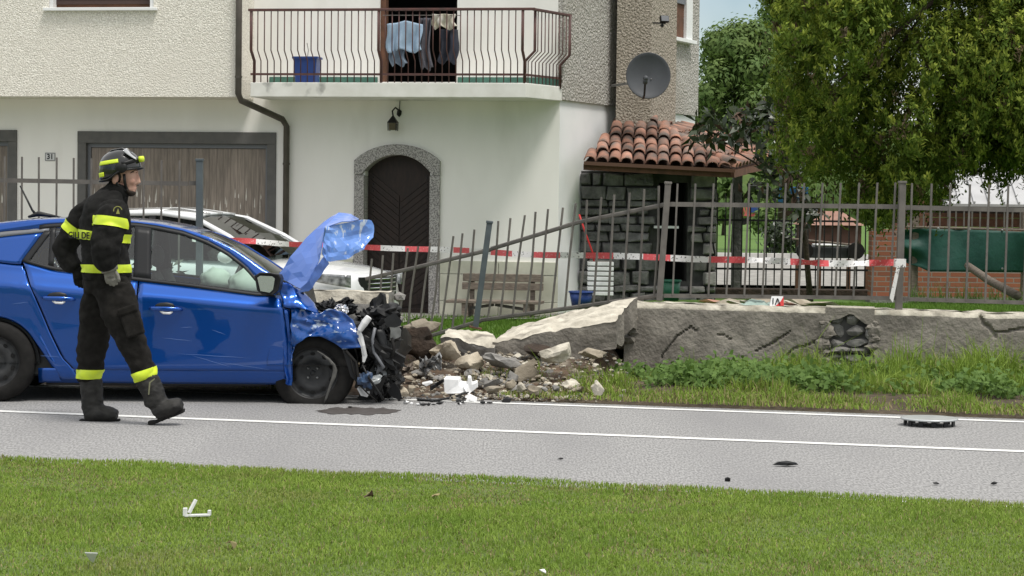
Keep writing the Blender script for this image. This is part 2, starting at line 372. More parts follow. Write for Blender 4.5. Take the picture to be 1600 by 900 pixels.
house = thing('house', 'pale two-storey house with roughcast upper floor and brown balcony', 'house', F(0, 0, ZG))
U_COR = fuz(873, 300)[0]; U_L = -9.0; Z_TOP = 6.3
Z_SOF = fuz(600, 152, 0)[1]
gd = [fuz(122, 206)[0], fuz(432, 206)[0], ZG, fuz(280, 206)[1]]
gl = [fuz(-200, 206)[0], fuz(27, 206)[0], ZG, fuz(0, 203)[1]]
dr = [fuz(570, 300)[0], fuz(672, 300)[0], ZG, fuz(620, 242)[1]]
bd = [fuz(593, 60)[0], fuz(714, 60)[0], fuz(650, 128)[1], fuz(650, 128)[1]+2.2]
m = MB()
wall_slices(m, U_L, U_COR, ZG-.3, Z_TOP, -.3, 0, [gd, gl, dr, bd])
m.build('wall', PLASTER, house)
# dark rooms behind the openings
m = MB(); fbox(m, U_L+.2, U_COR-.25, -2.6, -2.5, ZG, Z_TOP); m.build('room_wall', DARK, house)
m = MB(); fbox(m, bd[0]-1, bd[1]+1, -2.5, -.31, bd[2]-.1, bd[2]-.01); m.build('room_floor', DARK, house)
# upper left roughcast block
OB = .85
UB = fuz(369, 80, OB)[0]; ZB = fuz(200, 151, OB)[1]
win = [fuz(76, 5, OB)[0], fuz(240, 5, OB)[0], fuz(150, 12, OB)[1], fuz(150, 12, OB)[1]+1.3]
m = MB(); wall_slices(m, U_L, UB, ZB, Z_TOP, .003, OB, [win]); m.build('upper_wall', ROUGHCAST, house)
wn = MB(); fbox(wn, win[0]+.003, win[1]-.003, .35, OB-.16, win[2]+.003, win[3]); wo = wn.build('window', BROWNWOOD, house)
me_sl = None
zz = win[2]+.06
while zz < win[3]-.05:
    q = MB(); fbox(q, win[0]+.05, win[1]-.05, OB-.16, OB-.135, zz, zz+.052); q.build('shutter_slat', mat('shutter_brown', (.06, .035, .03), rough=.5) if zz < win[2]+.07 else bpy.data.materials['shutter_brown'], wo); zz += .056
for a_, b_ in ((win[0]+.003, win[0]+.06), (win[1]-.06, win[1]-.003)):
    q = MB(); fbox(q, a_, b_, OB-.155, OB-.02, win[2]+.003, win[3]); q.build('window_frame', WHITEPL, wo)
q = MB(); fbox(q, win[0]-.06, win[1]+.06, OB-.1, OB+.07, win[2]-.045, win[2]-.001); q.build('window_sill', PLASTERW, wo, bevel=.006)
# left return beside the balcony is the block's own side; balcony
OBAL = .95
ub0, ub1 = fuz(391, 140, OBAL)[0], fuz(822, 140, OBAL)[0]
zs1, zs0 = fuz(600, 129, OBAL)[1], fuz(600, 152, OBAL)[1]
ub0 = max(ub0, UB+.01)
ubk = fuz(879, 140, 0)[0]
bal = MB(); bal.hexa([F(ub0, .003, zs0), F(ubk, .003, zs0), F(ub1, OBAL, zs0), F(ub0, OBAL, zs0), F(ub0, .003, zs1), F(ubk, .003, zs1), F(ub1, OBAL, zs1), F(ub0, OBAL, zs1)]); bo = bal.build('balcony', SLABPAINT, house, bevel=.01)
ZR = fuz(600, 16, OBAL)[1]; ZBR = fuz(600, 116, OBAL)[1]; BELLY = .13; ZK0, ZK1 = zs1+.30*(ZR-zs1), zs1+.44*(ZR-zs1)
def balus(u, o, du, do, r, name='baluster', side=False):
    q = MB(); a = F(u, o, zs1-.03); b = F(u, o, ZK0); c = F(u+du, o+do, ZK1); d = F(u+du, o+do, ZR)
    q.tube([a, b, c, d], r, 5); return q.build(name, RAILRED, bo, smooth=True)
n = 40
for i in range(n+1):
    u = lerp(ub0+.05, ub1-.03, i/n)
    post = i in (0, 19, n)
    balus(u, OBAL-.02, -.01, BELLY, .022 if post else .0085, 'railing_post' if post else 'baluster')
for i in range(1, 11):
    balus(lerp(ub1-.03, ubk-.03, i/10), lerp(OBAL-.02, .06, i/10), BELLY, 0, .022 if i == 10 else .0085, 'railing_post' if i == 10 else 'baluster')
balus(ub1-.025, OBAL-.04, BELLY, 0, .022, 'railing_post')
q = MB(); q.bar(F(ub0, OBAL-.02+BELLY, ZR), F(ub1+BELLY, OBAL-.02+BELLY, ZR), .05, .035); q.build('hand_rail', RAILRED, bo, bevel=.006)
q = MB(); q.bar(F(ub1-.03+BELLY, OBAL+BELLY-.046, ZR), F(ubk-.03+BELLY, 0.01, ZR), .05, .035); q.build('hand_rail', RAILRED, bo, bevel=.006)
q = MB(); q.bar(F(ub0, OBAL-.02, ZBR), F(ub1, OBAL-.02, ZBR), .03, .03); q.build('lower_rail', RAILRED, bo)
q = MB(); q.bar(F(ub1-.03, OBAL-.04, ZBR), F(ubk-.03, .01, ZBR), .03, .03); q.build('lower_rail', RAILRED, bo)
for a_, b_ in ((ub0, bd[0]-.02), (bd[1]+.02, U_COR-.02)):
    q = MB(); fbox(q, a_, b_, .003, .02, zs1, zs1+.13); q.build('skirting', GREENTILE, house)
q = MB(); fbox(q, bd[0]+.002, bd[0]+.08, -.2, -.05, bd[2], bd[3]); q.build('balcony_door_frame', BROWNWOOD, house)
# planter on the balcony
pu, pz = fuz(479, 100, .55)
t = thing('planter_box', 'dark blue plastic tub hanging behind the balcony railing', 'planter', F(pu, .5, zs1))
q = MB(); hw = .17; z0 = zs1+.02; z1 = fuz(479, 89, .55)[1]
q.hexa([F(pu-hw*.85, .4, z0), F(pu+hw*.85, .4, z0), F(pu+hw*.85, .62, z0), F(pu-hw*.85, .62, z0), F(pu-hw, .38, z1), F(pu+hw, .38, z1), F(pu+hw, .64, z1), F(pu-hw, .64, z1)]); q.build('tub', BLUEPL, t, bevel=.01)
q = MB(); fbox(q, pu-hw-.015, pu+hw+.015, .37, .65, z1-.03, z1+.002); q.build('rim', BLUEPL, t, bevel=.004)
q = MB(); q.tube([F(pu, .5, z1), F(pu+.01, .5, z1+.1), F(pu-.01, .5, z1+.2)], .005, 5); q.build('handle', IRON, t)
# laundry: each garment a thing
def garment(name, x0, y0, x1, y1, o, mt, label, cat, seed, sleeves=True):
    t = MB(); nu, nv = 14, 16; rn = random.Random(seed); ph = rn.random()*9
    def fn(u, v):
        sh = .10*math.sin(v*3.1+ph)+(-.12*(1-abs(2*u-1))*(v**3) if sleeves else 0)
        x = lerp(x0, x1, u)+4*math.sin(v*5+ph)*v; y = lerp(y0, y1, v)+(6*abs(u-.5)*2*(1-v) if sleeves else 0)+3*math.sin(u*9+ph)*v
        uu, zz = fuz(x, y, o); return F(uu, o+.05*math.sin(u*11+ph+v*2)+.02*math.sin(u*23), zz)
    t.grid(fn, nu, nv); b = t.build(name, mt, None, smooth=True, thick=.006); tag(b, label, cat, 'laundry drying in the balcony doorway')
    return b
def cl(n_, a, b): return mat(n_, a, b, 8, .95)
garment('shirt', 606, 32, 660, 80, .35, cl('cloth_blue', (.34, .45, .58), (.28, .38, .5)), 'light blue shirt hanging in the balcony doorway', 'shirt', 1)
garment('trousers', 609, 72, 634, 102, .28, cl('cloth_greyblue', (.20, .25, .32), (.15, .19, .25)), 'grey blue cloth hanging below the light blue shirt', 'laundry', 2, False)
garment('towel', 655, 28, 674, 108, .27, cl('cloth_grey', (.11, .11, .13), (.07, .07, .085)), 'dark grey towel hanging beside the light blue shirt', 'towel', 3, False)
garment('tea_towel', 676, 22, 712, 44, .33, cl('cloth_pale', (.55, .53, .48), (.36, .33, .24)), 'pale yellowish cloth hanging at the right of the balcony door', 'laundry', 4, False)
garment('dark_shirt', 688, 46, 714, 98, .22, cl('cloth_navy', (.035, .04, .06), (.025, .028, .04)), 'navy garment hanging below the pale cloth on the balcony', 'laundry', 5, False)
q = MB(); a = fuz(598, 24, .3); b = fuz(720, 24, .3); q.tube([F(a[0], .3, a[1]), F(b[0], .3, b[1])], .006, 5); tag(q.build('clothes_line', IRON), 'thin line carrying laundry across the balcony doorway', 'clothes line')
# garage doors
def garage(h, px_l, px_r, name='garage_door'):
    g = MB(); fr = .13
    fbox(g, h[0], h[1], -.12, .03, h[3]-.17, h[3]); fbox(g, h[0], h[0]+fr, -.12, .028, h[2], h[3]-.171); fbox(g, h[1]-fr, h[1], -.12, .028, h[2], h[3]-.171)
    fo = g.build('garage_frame', GARFRAME, house, bevel=.005)
    q = MB(); fbox(q, h[0]+fr, h[1]-fr, -.10, -.055, h[3]-.23, h[3]-.173); fbox(q, h[0]+fr, h[0]+fr+.045, -.10, -.055, h[2], h[3]-.231); fbox(q, h[1]-fr-.045, h[1]-fr, -.10, -.055, h[2], h[3]-.231); q.build('inner_frame', GREYTRIM, fo)
    a, b = h[0]+fr+.048, h[1]-fr-.048; k = int((b-a)/.105); wdt = (b-a)/k
    dm = MB(); fbox(dm, a, b, -.16, -.115, h[2], h[3]-.233); door = dm.build('garage_leaf', GARWOOD, house)
    for i in range(k):
        q = MB(); fbox(q, a+i*wdt+.0012, a+(i+1)*wdt-.0012, -.114, -.085, h[2]+.02, h[3]-.235); q.build('plank', GARWOOD, door)
        rn = random.Random(i*13+int(h[0]*7))      # bare patches where the varnish has flaked off
        q = MB(); zb = ZG+1.45
        for j in range(rn.randint(1, 3)):
            cx = a+i*wdt+rn.uniform(.012, wdt-.03); z = zb+rn.uniform(-.2, .28); hh = rn.uniform(.06, .26)*(1 if rn.random() < .6 else .5); ww = rn.uniform(.004, .014)
            q.add([F(cx-ww, -.0835, z), F(cx+ww*.6, -.0835, z-.01), F(cx+ww, -.0835, z+hh*.4), F(cx+rn.uniform(-ww, ww), -.0835, z+hh), F(cx-ww*.8, -.0835, z+hh*.5)], [(0, 1, 2, 3, 4)])
        q.build('flaked_patch', FLAKE, door)
    return door
gdo = garage(gd, 0, 0); garage(gl, 0, 0)
q = MB(); hu, hz = fuz(276, 329, -.08); q.tube([F(hu, -.08, hz), F(hu, -.02, hz), F(hu-.1, -.015, hz)], .014, 6); q.build('door_handle', BLACKPL, gdo)
# number plate of the house
nu_, nz_ = fuz(78, 245, .02)
pl = MB(); fbox(pl, nu_-.082, nu_+.082, .002, .012, nz_-.062, nz_+.062); po = pl.build('number_plate', mat('enamel_plate', (.62, .62, .62), rough=.4), house, bevel=.004)
q = MB()
for a, b, c, d in ((-.076, .076, .05, .056), (-.076, .076, -.056, -.05), (-.076, -.07, -.0499, .0499), (.07, .076, -.0499, .0499)): fbox(q, nu_+a, nu_+b, .0125, .0145, nz_+c, nz_+d)
q.build('plate_border', BLACKINK, po)
def text3d(s, name, mt, parent, M4, size, depth=.002, bold=0.0):
    cu = bpy.data.curves.new('text_tmp', 'FONT'); cu.body = s; cu.size = size; cu.align_x = 'CENTER'; cu.align_y = 'CENTER'; cu.extrude = depth; cu.offset = bold
    o = bpy.data.objects.new('text_tmp', cu); COL.objects.link(o); dg = bpy.context.evaluated_depsgraph_get()
    me = bpy.data.meshes.new_from_object(o.evaluated_get(dg)); bpy.data.objects.remove(o); me.materials.clear(); me.materials.append(mt)
    return inst(name, me, parent, M4)
text3d('31', 'number_digits', BLACKINK, po, frame(F(nu_, .0135, nz_), FU, V((0, 0, 1)), FN), .105, .001, .003)
# arched door with stone surround
du0, du1, dz1 = dr[0], dr[1], dr[3]; dc = (du0+du1)/2; hw = (du1-du0)/2
zspr = fuz(620, 268)[1]; rise = dz1-zspr; Rr = (hw*hw+rise*rise)/(2*rise); zc = dz1-Rr
def arch(u, extra=0): return zc+math.sqrt(max(0, (Rr+extra)**2-(u-dc)**2))
q = MB(); sw = .15
fbox(q, du0-sw, du0, -.2, .05, ZG, zspr-.05); q.build('door_jamb', GRANITE, house, bevel=.012)
q = MB(); fbox(q, du1, du1+sw, -.2, .05, ZG, zspr-.05); q.build('door_jamb', GRANITE, house, bevel=.012)
q = MB(); N = 24; rings = []
for i in range(N+1):
    u = lerp(-hw-sw, hw+sw, i/N); ui = max(-hw, min(hw, u)); zi = arch(dc+ui) if abs(u) <= hw else zspr-.048
    zo = arch(dc+u*hw/(hw+sw)*1.0, 0)+.15
    rings.append([F(dc+u, -.2, zi), F(dc+u, .062, zi), F(dc+u, .062, zo), F(dc+u, -.2, zo)])
q.loft(rings); q.build('door_arch', GRANITE, house, bevel=.01)
q = MB(); rings = []          # wall piece filling between arch and lintel is the surround itself; the leaf sits back
leaf = MB(); fbox(leaf, du0, du1, -.24, -.19, ZG, dz1); lo = leaf.build('door_leaf', DOORWOOD, house)
for sgn in (-1, 1):           # boards laid in a herringbone on the two halves
    for k in range(26):
        z0 = ZG+.25+k*.098
        ua, ub = dc+sgn*.012, dc+sgn*(hw-.03)
        za, zb = z0-.34, z0
        if zb+.09 > arch(ub)-.05 and zb > arch(ub)-.05: continue
        za0 = max(za, ZG+.15); 
        b = MB(); b.hexa([F(ua, -.189, max(ZG+.16, za)), F(ub, -.189, max(ZG+.16, zb)), F(ub, -.172, max(ZG+.16, zb)), F(ua, -.172, max(ZG+.16, za)),
                F(ua, -.189, max(ZG+.17, za+.088)), F(ub, -.189, min(arch(ub)-.02, zb+.088)), F(ub, -.172, min(arch(ub)-.02, zb+.088)), F(ua, -.172, max(ZG+.17, za+.088))]); b.build('board', DOORWOOD, lo)
        s = MB(); s.ball(F(lerp(ua, ub, .88), -.171, lerp(za, zb, .88)+.045), .011, 1); s.build('stud', STEELBLK, lo)
q = MB(); fbox(q, du0, du1, -.189, -.15, ZG, ZG+.15); q.build('kick_board', DOORWOOD, lo)
q = MB(); fbox(q, du0-.3, du1+.25, -.1, .35, ZG-.2, ZG+.02); q.build('door_step', CONCGREY, house, bevel=.01)
# plinth slabs
zpt = fuz(770, 408)[1]
for (ua, ub) in ((du1+sw+.004, U_COR+.01), (gd[1]+.01, du0-sw-.004)):
    k = max(1, round((ub-ua)/.85)); wd = (ub-ua)/k; hgt = (zpt-ZG)
    for r, (a, b) in enumerate(((0, .4), (.4, .8), (.8, 1.0))):
        for i in range(-1, k+1):
            u0 = ua+(i+(.5 if r % 2 else 0))*wd; u1 = u0+wd; u0 = max(u0, ua); u1 = min(u1, ub)
            if u1-u0 < .05: continue
            q = MB(); fbox(q, u0+.004, u1-.004, .002, .03+.004*((i+r) % 2), ZG-.1+a*(hgt+.1)+.004, ZG-.1+b*(hgt+.1)-.003); q.build('plinth_slab', PLINTH, house, bevel=.004)
# wall lantern
lu, lz_ = fuz(614, 190, .18)
t = thing('wall_lantern', 'small black wrought iron lantern under the balcony above the door', 'lantern', F(lu, .18, lz_-.13))
q = MB(); rings = []
for rr_, zz in ((.055, -.12), (.06, -.02)): rings.append([F(lu+rr_*math.cos(k*math.pi/2+.78)*1.2, .18+rr_*math.sin(k*math.pi/2+.78)*1.2, lz_+zz) for k in range(4)])
q.loft(rings); q.build('lantern_glass', mat('amber_glass', (.09, .07, .04), rough=.2), t)
for k in range(4):
    q = MB(); q.bar(F(lu+.066*1.2*math.cos(k*math.pi/2+.78), .18+.066*1.2*math.sin(k*math.pi/2+.78), lz_-.13), F(lu+.07*1.2*math.cos(k*math.pi/2+.78), .18+.07*1.2*math.sin(k*math.pi/2+.78), lz_-.015), .014); q.build('corner_bar', BLACKPL, t)
q = MB(); q.loft([[F(lu+.1*math.cos(k*math.pi/2+.78), .18+.1*math.sin(k*math.pi/2+.78), lz_-.015) for k in range(4)], [F(lu+.015*math.cos(k*math.pi/2+.78), .18+.015*math.sin(k*math.pi/2+.78), lz_+.08) for k in range(4)]]); q.build('lantern_roof', BLACKPL, t)
q = MB(); q.tube([F(lu, .18, lz_+.08), F(lu-.01, .18, lz_+.15), F(lu+.02, .12, lz_+.2), F(lu+.05, .06, lz_+.17), F(lu+.05, 0, lz_+.12)], .012, 6); q.ball(F(lu+.05, .01, lz_+.13), (.04, .02, .06), 1); q.build('bracket', BLACKPL, t, smooth=True)
q = MB(); q.tube([F(lu+.05, .012, lz_+.15), F(lu+.06, .012, Z_SOF-.03), F(lu+.2, .012, Z_SOF-.012), F(U_COR-.05, .012, Z_SOF-.02)], .006, 5); q.build('cable', BLACKPL, t)
# downpipe
dp = thing('downpipe', 'dark brown rain pipe running down the front of the house', 'pipe', F(fuz(448, 360, .07)[0], .07, ZG))
q = MB(); ua = fuz(373, 60, OB+.06)[0]; ub = fuz(447, 300, .07)[0]; za = fuz(373, 150, OB+.06)[1]; zb = fuz(447, 192, .07)[1]
q.tube([F(ua, OB+.06, Z_TOP), F(ua, OB+.06, za+.03), F(ua+.03, OB+.02, za-.06), F(ub-.05, .12, zb+.05), F(ub, .07, zb-.05), F(ub, .07, ZG)], .045, 12); q.build('pipe', PIPE, dp, smooth=True)
for z_, u_, o_ in ((za+.25, ua, OB+.06), (zb-.6, ub, .07)):
    q = MB(); q.tube([F(u_, o_, z_), F(u_, o_, z_+.03)], .052, 12); q.build('pipe_clip', PIPE, dp)
# side wall (receding), roughcast above
K0 = F(U_COR, 0, 0); K1 = P(1086, 180, 35.6); K1.z = 0
SD = (K1-K0).normalized(); SNn = V((SD.y, -SD.x, 0))
def S(d, o, z): return V((K0.x, K0.y, 0))+SD*d+SNn*o+V((0, 0, z))
SL = (K1-K0).length
def sbox(m, d0, d1, o0, o1, z0, z1, mi=0): return m.hexa([S(d0, o1, z0), S(d1, o1, z0), S(d1, o0, z0), S(d0, o0, z0), S(d0, o1, z1), S(d1, o1, z1), S(d1, o0, z1), S(d0, o0, z1)], mi)
def sdz(x, y, o=0):
    d = ray(x, y); q = K0+SNn*o-C0; p = C0+d*(q.dot(SNn)/d.dot(SNn)); return (p-K0).dot(SD), p.z
zsw = sdz(900, 159)[1]
m = MB(); sbox(m, .003, SL, -.3, 0, ZG-.3, zsw); m.build('side_wall', PLASTERW, house)
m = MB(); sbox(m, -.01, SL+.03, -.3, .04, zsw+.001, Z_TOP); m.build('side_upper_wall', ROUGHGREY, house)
m = MB(); p0, p1 = S(0, 0, 0), S(SL, 0, 0); far = 10
m.hexa([F(U_L, -.3, Z_TOP), F(U_COR+.5, .5, Z_TOP), S(SL+.3, .5, Z_TOP), F(U_L, -8, Z_TOP), F(U_L, -.3, Z_TOP+.1), F(U_COR+.5, .5, Z_TOP+.1), S(SL+.3, .5, Z_TOP+.1), F(U_L, -8, Z_TOP+.1)]); m.build('roof', TILE, house)
# side window
d0, _ = sdz(1049, 30, .05); d1, _ = sdz(1076, 30, .05); zb_ = sdz(1060, 60, .05)[1]
q = MB(); sbox(q, d0, d1, -.02, .05, zb_, zb_+1.3); wo = q.build('window', BROWNWOOD, house)
q = MB(); sbox(q, d1-.22, d1+.06, .041, .10, zb_, zb_+1.3); q.build('window_frame', PLASTERW, wo, bevel=.005)
q = MB(); sbox(q, d0-.06, d1+.12, .03, .16, zb_-.06, zb_-.001); q.build('window_sill', PLASTERW, wo, bevel=.005)
q = MB(); sbox(q, d0, d1-.23, .052, .08, zb_+.55, zb_+1.3); q.build('roller_blind', GREYTRIM, wo)
# chimney of the outdoor oven
cz = 32.0
c0, c1 = P(962, 190, cz), P(1016, 190, cz); zb_ = P(990, 186, cz).z
q = MB(); dpt = V((.45, 1.1, 0)); a = V((c0.x, c0.y, zb_-.3)); b = V((c1.x, c1.y, zb_-.3)); up = V((0, 0, Z_TOP+.8-zb_))
q.hexa([a, b, b+dpt, a+dpt, a+up, b+up, b+dpt+up, a+dpt+up]); tag(q.build('chimney', ROUGHTAN), 'tan roughcast chimney rising behind the satellite dish', 'chimney')
# satellite dish
dc_ = P(1013, 118, 31.2); t = thing('satellite_dish', 'dark grey satellite dish on the corner of the house', 'satellite dish', dc_)
nrm = V((-.02, -1, .12)).normalized(); ax = V((1, 0, 0)); ay = nrm.cross(ax).normalized()*-1; ay = V((0, 0, 1))-nrm*nrm.z; ay.normalize(); ax = ay.cross(nrm)
q = MB(); Rd = 35.5*31.2/FPX; rings = []
prof = [(0.001, -.07), (.3, -.062), (.6, -.045), (.85, -.018), (.97, 0), (1.0, .0), (1.0, -.012), (.85, -.034), (.6, -.06), (.3, -.078), (.001, -.086)]
for r_, h_ in prof: rings.append([dc_+ax*Rd*r_*.98*math.cos(k*math.pi/20)+ay*Rd*r_*1.03*math.sin(k*math.pi/20)+nrm*h_ for k in range(40)])
q.loft(rings, cap=False); q.build('dish', DISHM, t, smooth=True)
q = MB(); q.tube([dc_-ay*Rd*1.02-ax*.07, dc_-ay*Rd*.95-ax*.06+nrm*.12, dc_-ay*.12-ax*.055+nrm*.33], .016, 6); q.build('feed_arm', BLACKPL, t)
q = MB(); q.tube([dc_-ay*.17-ax*.058+nrm*.30, dc_-ay*.10-ax*.052+nrm*.34], .034, 10); q.ball(dc_-ay*.10-ax*.052+nrm*.34, .04, 2); q.build('receiver', DISHM, t, smooth=True)
q = MB(); e = P(956, 134, 31.6); q.tube([dc_-nrm*.09, dc_-nrm*.16-ax*.05-ay*.05, e], .02, 8); q.build('mount_pole', METALGREY, t, smooth=True)
for k in (-1, 1):
    q = MB(); q.ball(dc_+ax*k*.045-ay*.04-nrm*.055+nrm*.0, .012, 1); q.build('bolt', METALGREY, t)
# floodlight
fl = P(1038, 30, 31.7); t = thing('floodlight', 'small black security floodlight beside the side window', 'floodlight', fl)
q = MB(); R = Matrix.Rotation(.25, 3, 'Z') @ Matrix.Rotation(-.3, 3, 'X'); q.box(fl, (.13, .06, .10), R); q.build('lamp_housing', BLACKPL, t, bevel=.008)
q = MB(); q.box(fl+R @ V((0, -.034, 0)), (.11, .008, .08), R); q.build('lamp_glass', GREYTRIM, t)
q = MB(); q.bar(fl+V((-.16, .06, -.05)), fl+V((.02, .0, -.06)), .03, .02); q.ball(fl+V((-.03, .02, -.09)), .03, 1); q.build('bracket', BLACKPL, t)

# ------------------------------------------------------------------ stone outdoor oven with tiled roof
OV = thing('stone_oven', 'grey stone garden oven with a small red tiled roof', 'outdoor oven', P(1010, 470, 31.5))
def OP(x, y, Y=31.2): return P(x, y, Y)
zo = .1; ztop = P(1000, 268, 31.2).z
xa, xb = P(906, 400, 31.2).x, P(1120, 400, 31.2).x; Yo = 31.2
op = (P(1030, 300, Yo).x, P(1076, 300, Yo).x, P(1050, 440, Yo).z, P(1050, 285, Yo).z)
m = MB(); m.hexa([V((xa, Yo+.12, zo)), V((op[0], Yo+.12, zo)), V((op[0], Yo+1.6, zo)), V((xa, Yo+1.6, zo)), V((xa, Yo+.12, ztop)), V((op[0], Yo+.12, ztop)), V((op[0], Yo+1.6, ztop)), V((xa, Yo+1.6, ztop))])
m.hexa([V((op[1], Yo+.12, zo)), V((xb, Yo+.12, zo)), V((xb, Yo+1.6, zo)), V((op[1], Yo+1.6, zo)), V((op[1], Yo+.12, ztop)), V((xb, Yo+.12, ztop)), V((xb, Yo+1.6, ztop)), V((op[1], Yo+1.6, ztop))])
m.hexa([V((op[0], Yo+.12, zo)), V((op[1], Yo+.12, zo)), V((op[1], Yo+1.6, zo)), V((op[0], Yo+1.6, zo)), V((op[0], Yo+.12, op[2])), V((op[1], Yo+.12, op[2])), V((op[1], Yo+1.6, op[2])), V((op[0], Yo+1.6, op[2]))])
m.hexa([V((op[0], Yo+.1, op[3])), V((op[1], Yo+.1, op[3])), V((op[1], Yo+1.6, op[3])), V((op[0], Yo+1.6, op[3])), V((op[0], Yo+.1, ztop)), V((op[1], Yo+.1, ztop)), V((op[1], Yo+1.6, ztop)), V((op[0], Yo+1.6, ztop))])
m.build('masonry', MORTAR, OV)
m = MB(); m.box(((op[0]+op[1])/2, Yo+1.0, (op[2]+op[3])/2), (op[1]-op[0]+.02, .05, op[3]-op[2])); m.build('oven_back', DARK, OV)
m = MB(); m.box(((op[0]+op[1])/2-.1, Yo+.05, P(1050, 355, Yo).z), (.35, .16, .035)); m.build('oven_shelf', PLASTERW, OV)
rn = random.Random(5); z = zo
while z < ztop-.06:
    h = rn.uniform(.10, .25); h = min(h, ztop-z); x = xa
    while x < xb-.03:
        wd = min(rn.uniform(.14, .48), xb-x)
        if not (x+wd > op[0]+.02 and x < op[1]-.02 and z+h > op[2]):
            mt = STONELIGHT if x > op[1]-.03 else STONEGREY
            m = MB(); g = .007; pr = rn.uniform(0, .05)
            c = [V((x+g, Yo+.12, z+g)), V((x+wd-g, Yo+.12, z+g)), V((x+wd-g, Yo+.12, z+h-g)), V((x+g, Yo+.12, z+h-g))]
            fr_ = [p+V((rn.uniform(-.03, .03)+(.012 if k in (0, 3) else -.012), -.07-pr*1.2+rn.uniform(-.025, .025), rn.uniform(-.025, .025)+(.01 if k < 2 else -.01))) for k, p in enumerate(c)]
            m.hexa([c[0], c[1], fr_[1], fr_[0], c[3], c[2], fr_[2], fr_[3]]); m.build('stone', mt, OV, bevel=.015)
        x += wd
    z += h
# roof
E0, E1 = P(912, 250, 30.75), P(1142, 262, 30.65); T0, T1 = P(954, 199, 31.9), P(1016, 197, 32.3)
R1, T2 = P(1212, 246, 33.6), P(1075, 203, 34.2)
dn = V((0, 0, -.05))
m = MB(); m.add([E0+dn, E1+dn, T1+dn, T0+dn, R1+dn, T2+dn], [(0, 1, 2, 3), (1, 4, 5, 2)]); m.build('roof_deck', mat('deck', (.06, .035, .025), rough=.9), OV, thick=.06, recalc=False)
m = MB(); m.bar(E0+V((0, -.02, -.09)), E1+V((0, -.02, -.09)), .06, .10); m.build('eave_board', BROWNWOOD, OV)
m = MB(); m.bar(E1+V((.02, .0, -.09)), R1+V((.0, 0, -.09)), .06, .10); m.build('eave_board', BROWNWOOD, OV)
m = MB(); m.bar(E0+V((0, -.09, -.045)), E1+V((.05, -.09, -.045)), .07, .05); m.build('gutter', mat('gutter_copper', (.10, .05, .03), rough=.5), OV)
TL = .42
def tile_mesh(seed):
    rn = random.Random(seed); m = MB(); n = 7; top = []; r0, r1 = .088, .07
    for t, r in ((0, r0), (1, r1)):
        for rr_ in (r, r-.016):
            top.append([V((rr_*math.cos(math.pi*k/n), t*TL, rr_*.85*math.sin(math.pi*k/n))) for k in range(n+1)])
    a, b, c, d = top; N1 = n+1; vs = a+b+c+d; fs = []
    for k in range(n):
        fs += [(k, k+1, 2*N1+k+1, 2*N1+k), (N1+k+1, N1+k, 3*N1+k, 3*N1+k+1), (k+1, k, N1+k, N1+k+1), (2*N1+k, 2*N1+k+1, 3*N1+k+1, 3*N1+k)]
    return m.add(vs, fs).mesh('roof_tile', TILE, smooth=True)
TM = [tile_mesh(k) for k in range(2)]
def lay(e0, e1, t0, t1, ncol, seed, skip=0.0):
    rn = random.Random(seed); ev = (e1-e0); nrm = ev.cross(t0-e0).normalized()
    if nrm.z < 0: nrm = -nrm
    exn = ev.normalized(); upv = nrm.cross(exn)
    if upv.z < 0: upv = -upv
    for i in range(ncol):
        u = (i+.5)/ncol; b = e0+ev*u
        # length up the slope until a border line is met
        L = 3.0
        for (p, q) in ((e0, t0), (e1, t1), (t0, t1)):
            dq = q-p; x1 = (p-b).dot(exn); y1 = (p-b).dot(upv); dx = dq.dot(exn); dy = dq.dot(upv)
            if abs(dx) > 1e-4 and (x1 < 0 < x1+dx or x1+dx < 0 < x1 or x1*(x1+dx) <= 0):
                yy = y1-x1/dx*dy
                if yy > .05: L = min(L, yy)
        k = max(1, math.ceil((L-.06)/.3))
        for j in range(k):
            y = -.05+j*.3
            o = b+upv*y+nrm*(.012+.014*(j % 2)+rn.uniform(0, .012))
            yaw = rn.uniform(-.07, .07); R = Matrix.Rotation(yaw, 4, 'Z') @ Matrix.Rotation(-.06+rn.uniform(-.04, .02), 4, 'X')
            inst('roof_tile', rn.choice(TM), OV, frame(o, exn, upv, nrm) @ R)
lay(E0, E1, T0, T1, 12, 4)
lay(E1, R1, T1, T2, 14, 6)
hd = (T1-E1); nh = 6                                        # hip tiles
for j in range(nh):
    b = E1+hd*(j/nh)*.97; y = hd.normalized(); x = y.cross(V((0, 0, 1))).normalized(); z = x.cross(y)
    inst('hip_tile', TM[0], OV, frame(b+z*.07, x, y, z) @ Matrix.Rotation(-.03, 4, 'X'))
m = MB(); pp = P(1152, 300, 33.3); m.bar(V((pp.x, pp.y, .2)), V((pp.x, pp.y, R1.z-.1)), .14); m.build('roof_post', STONEGREY, OV)
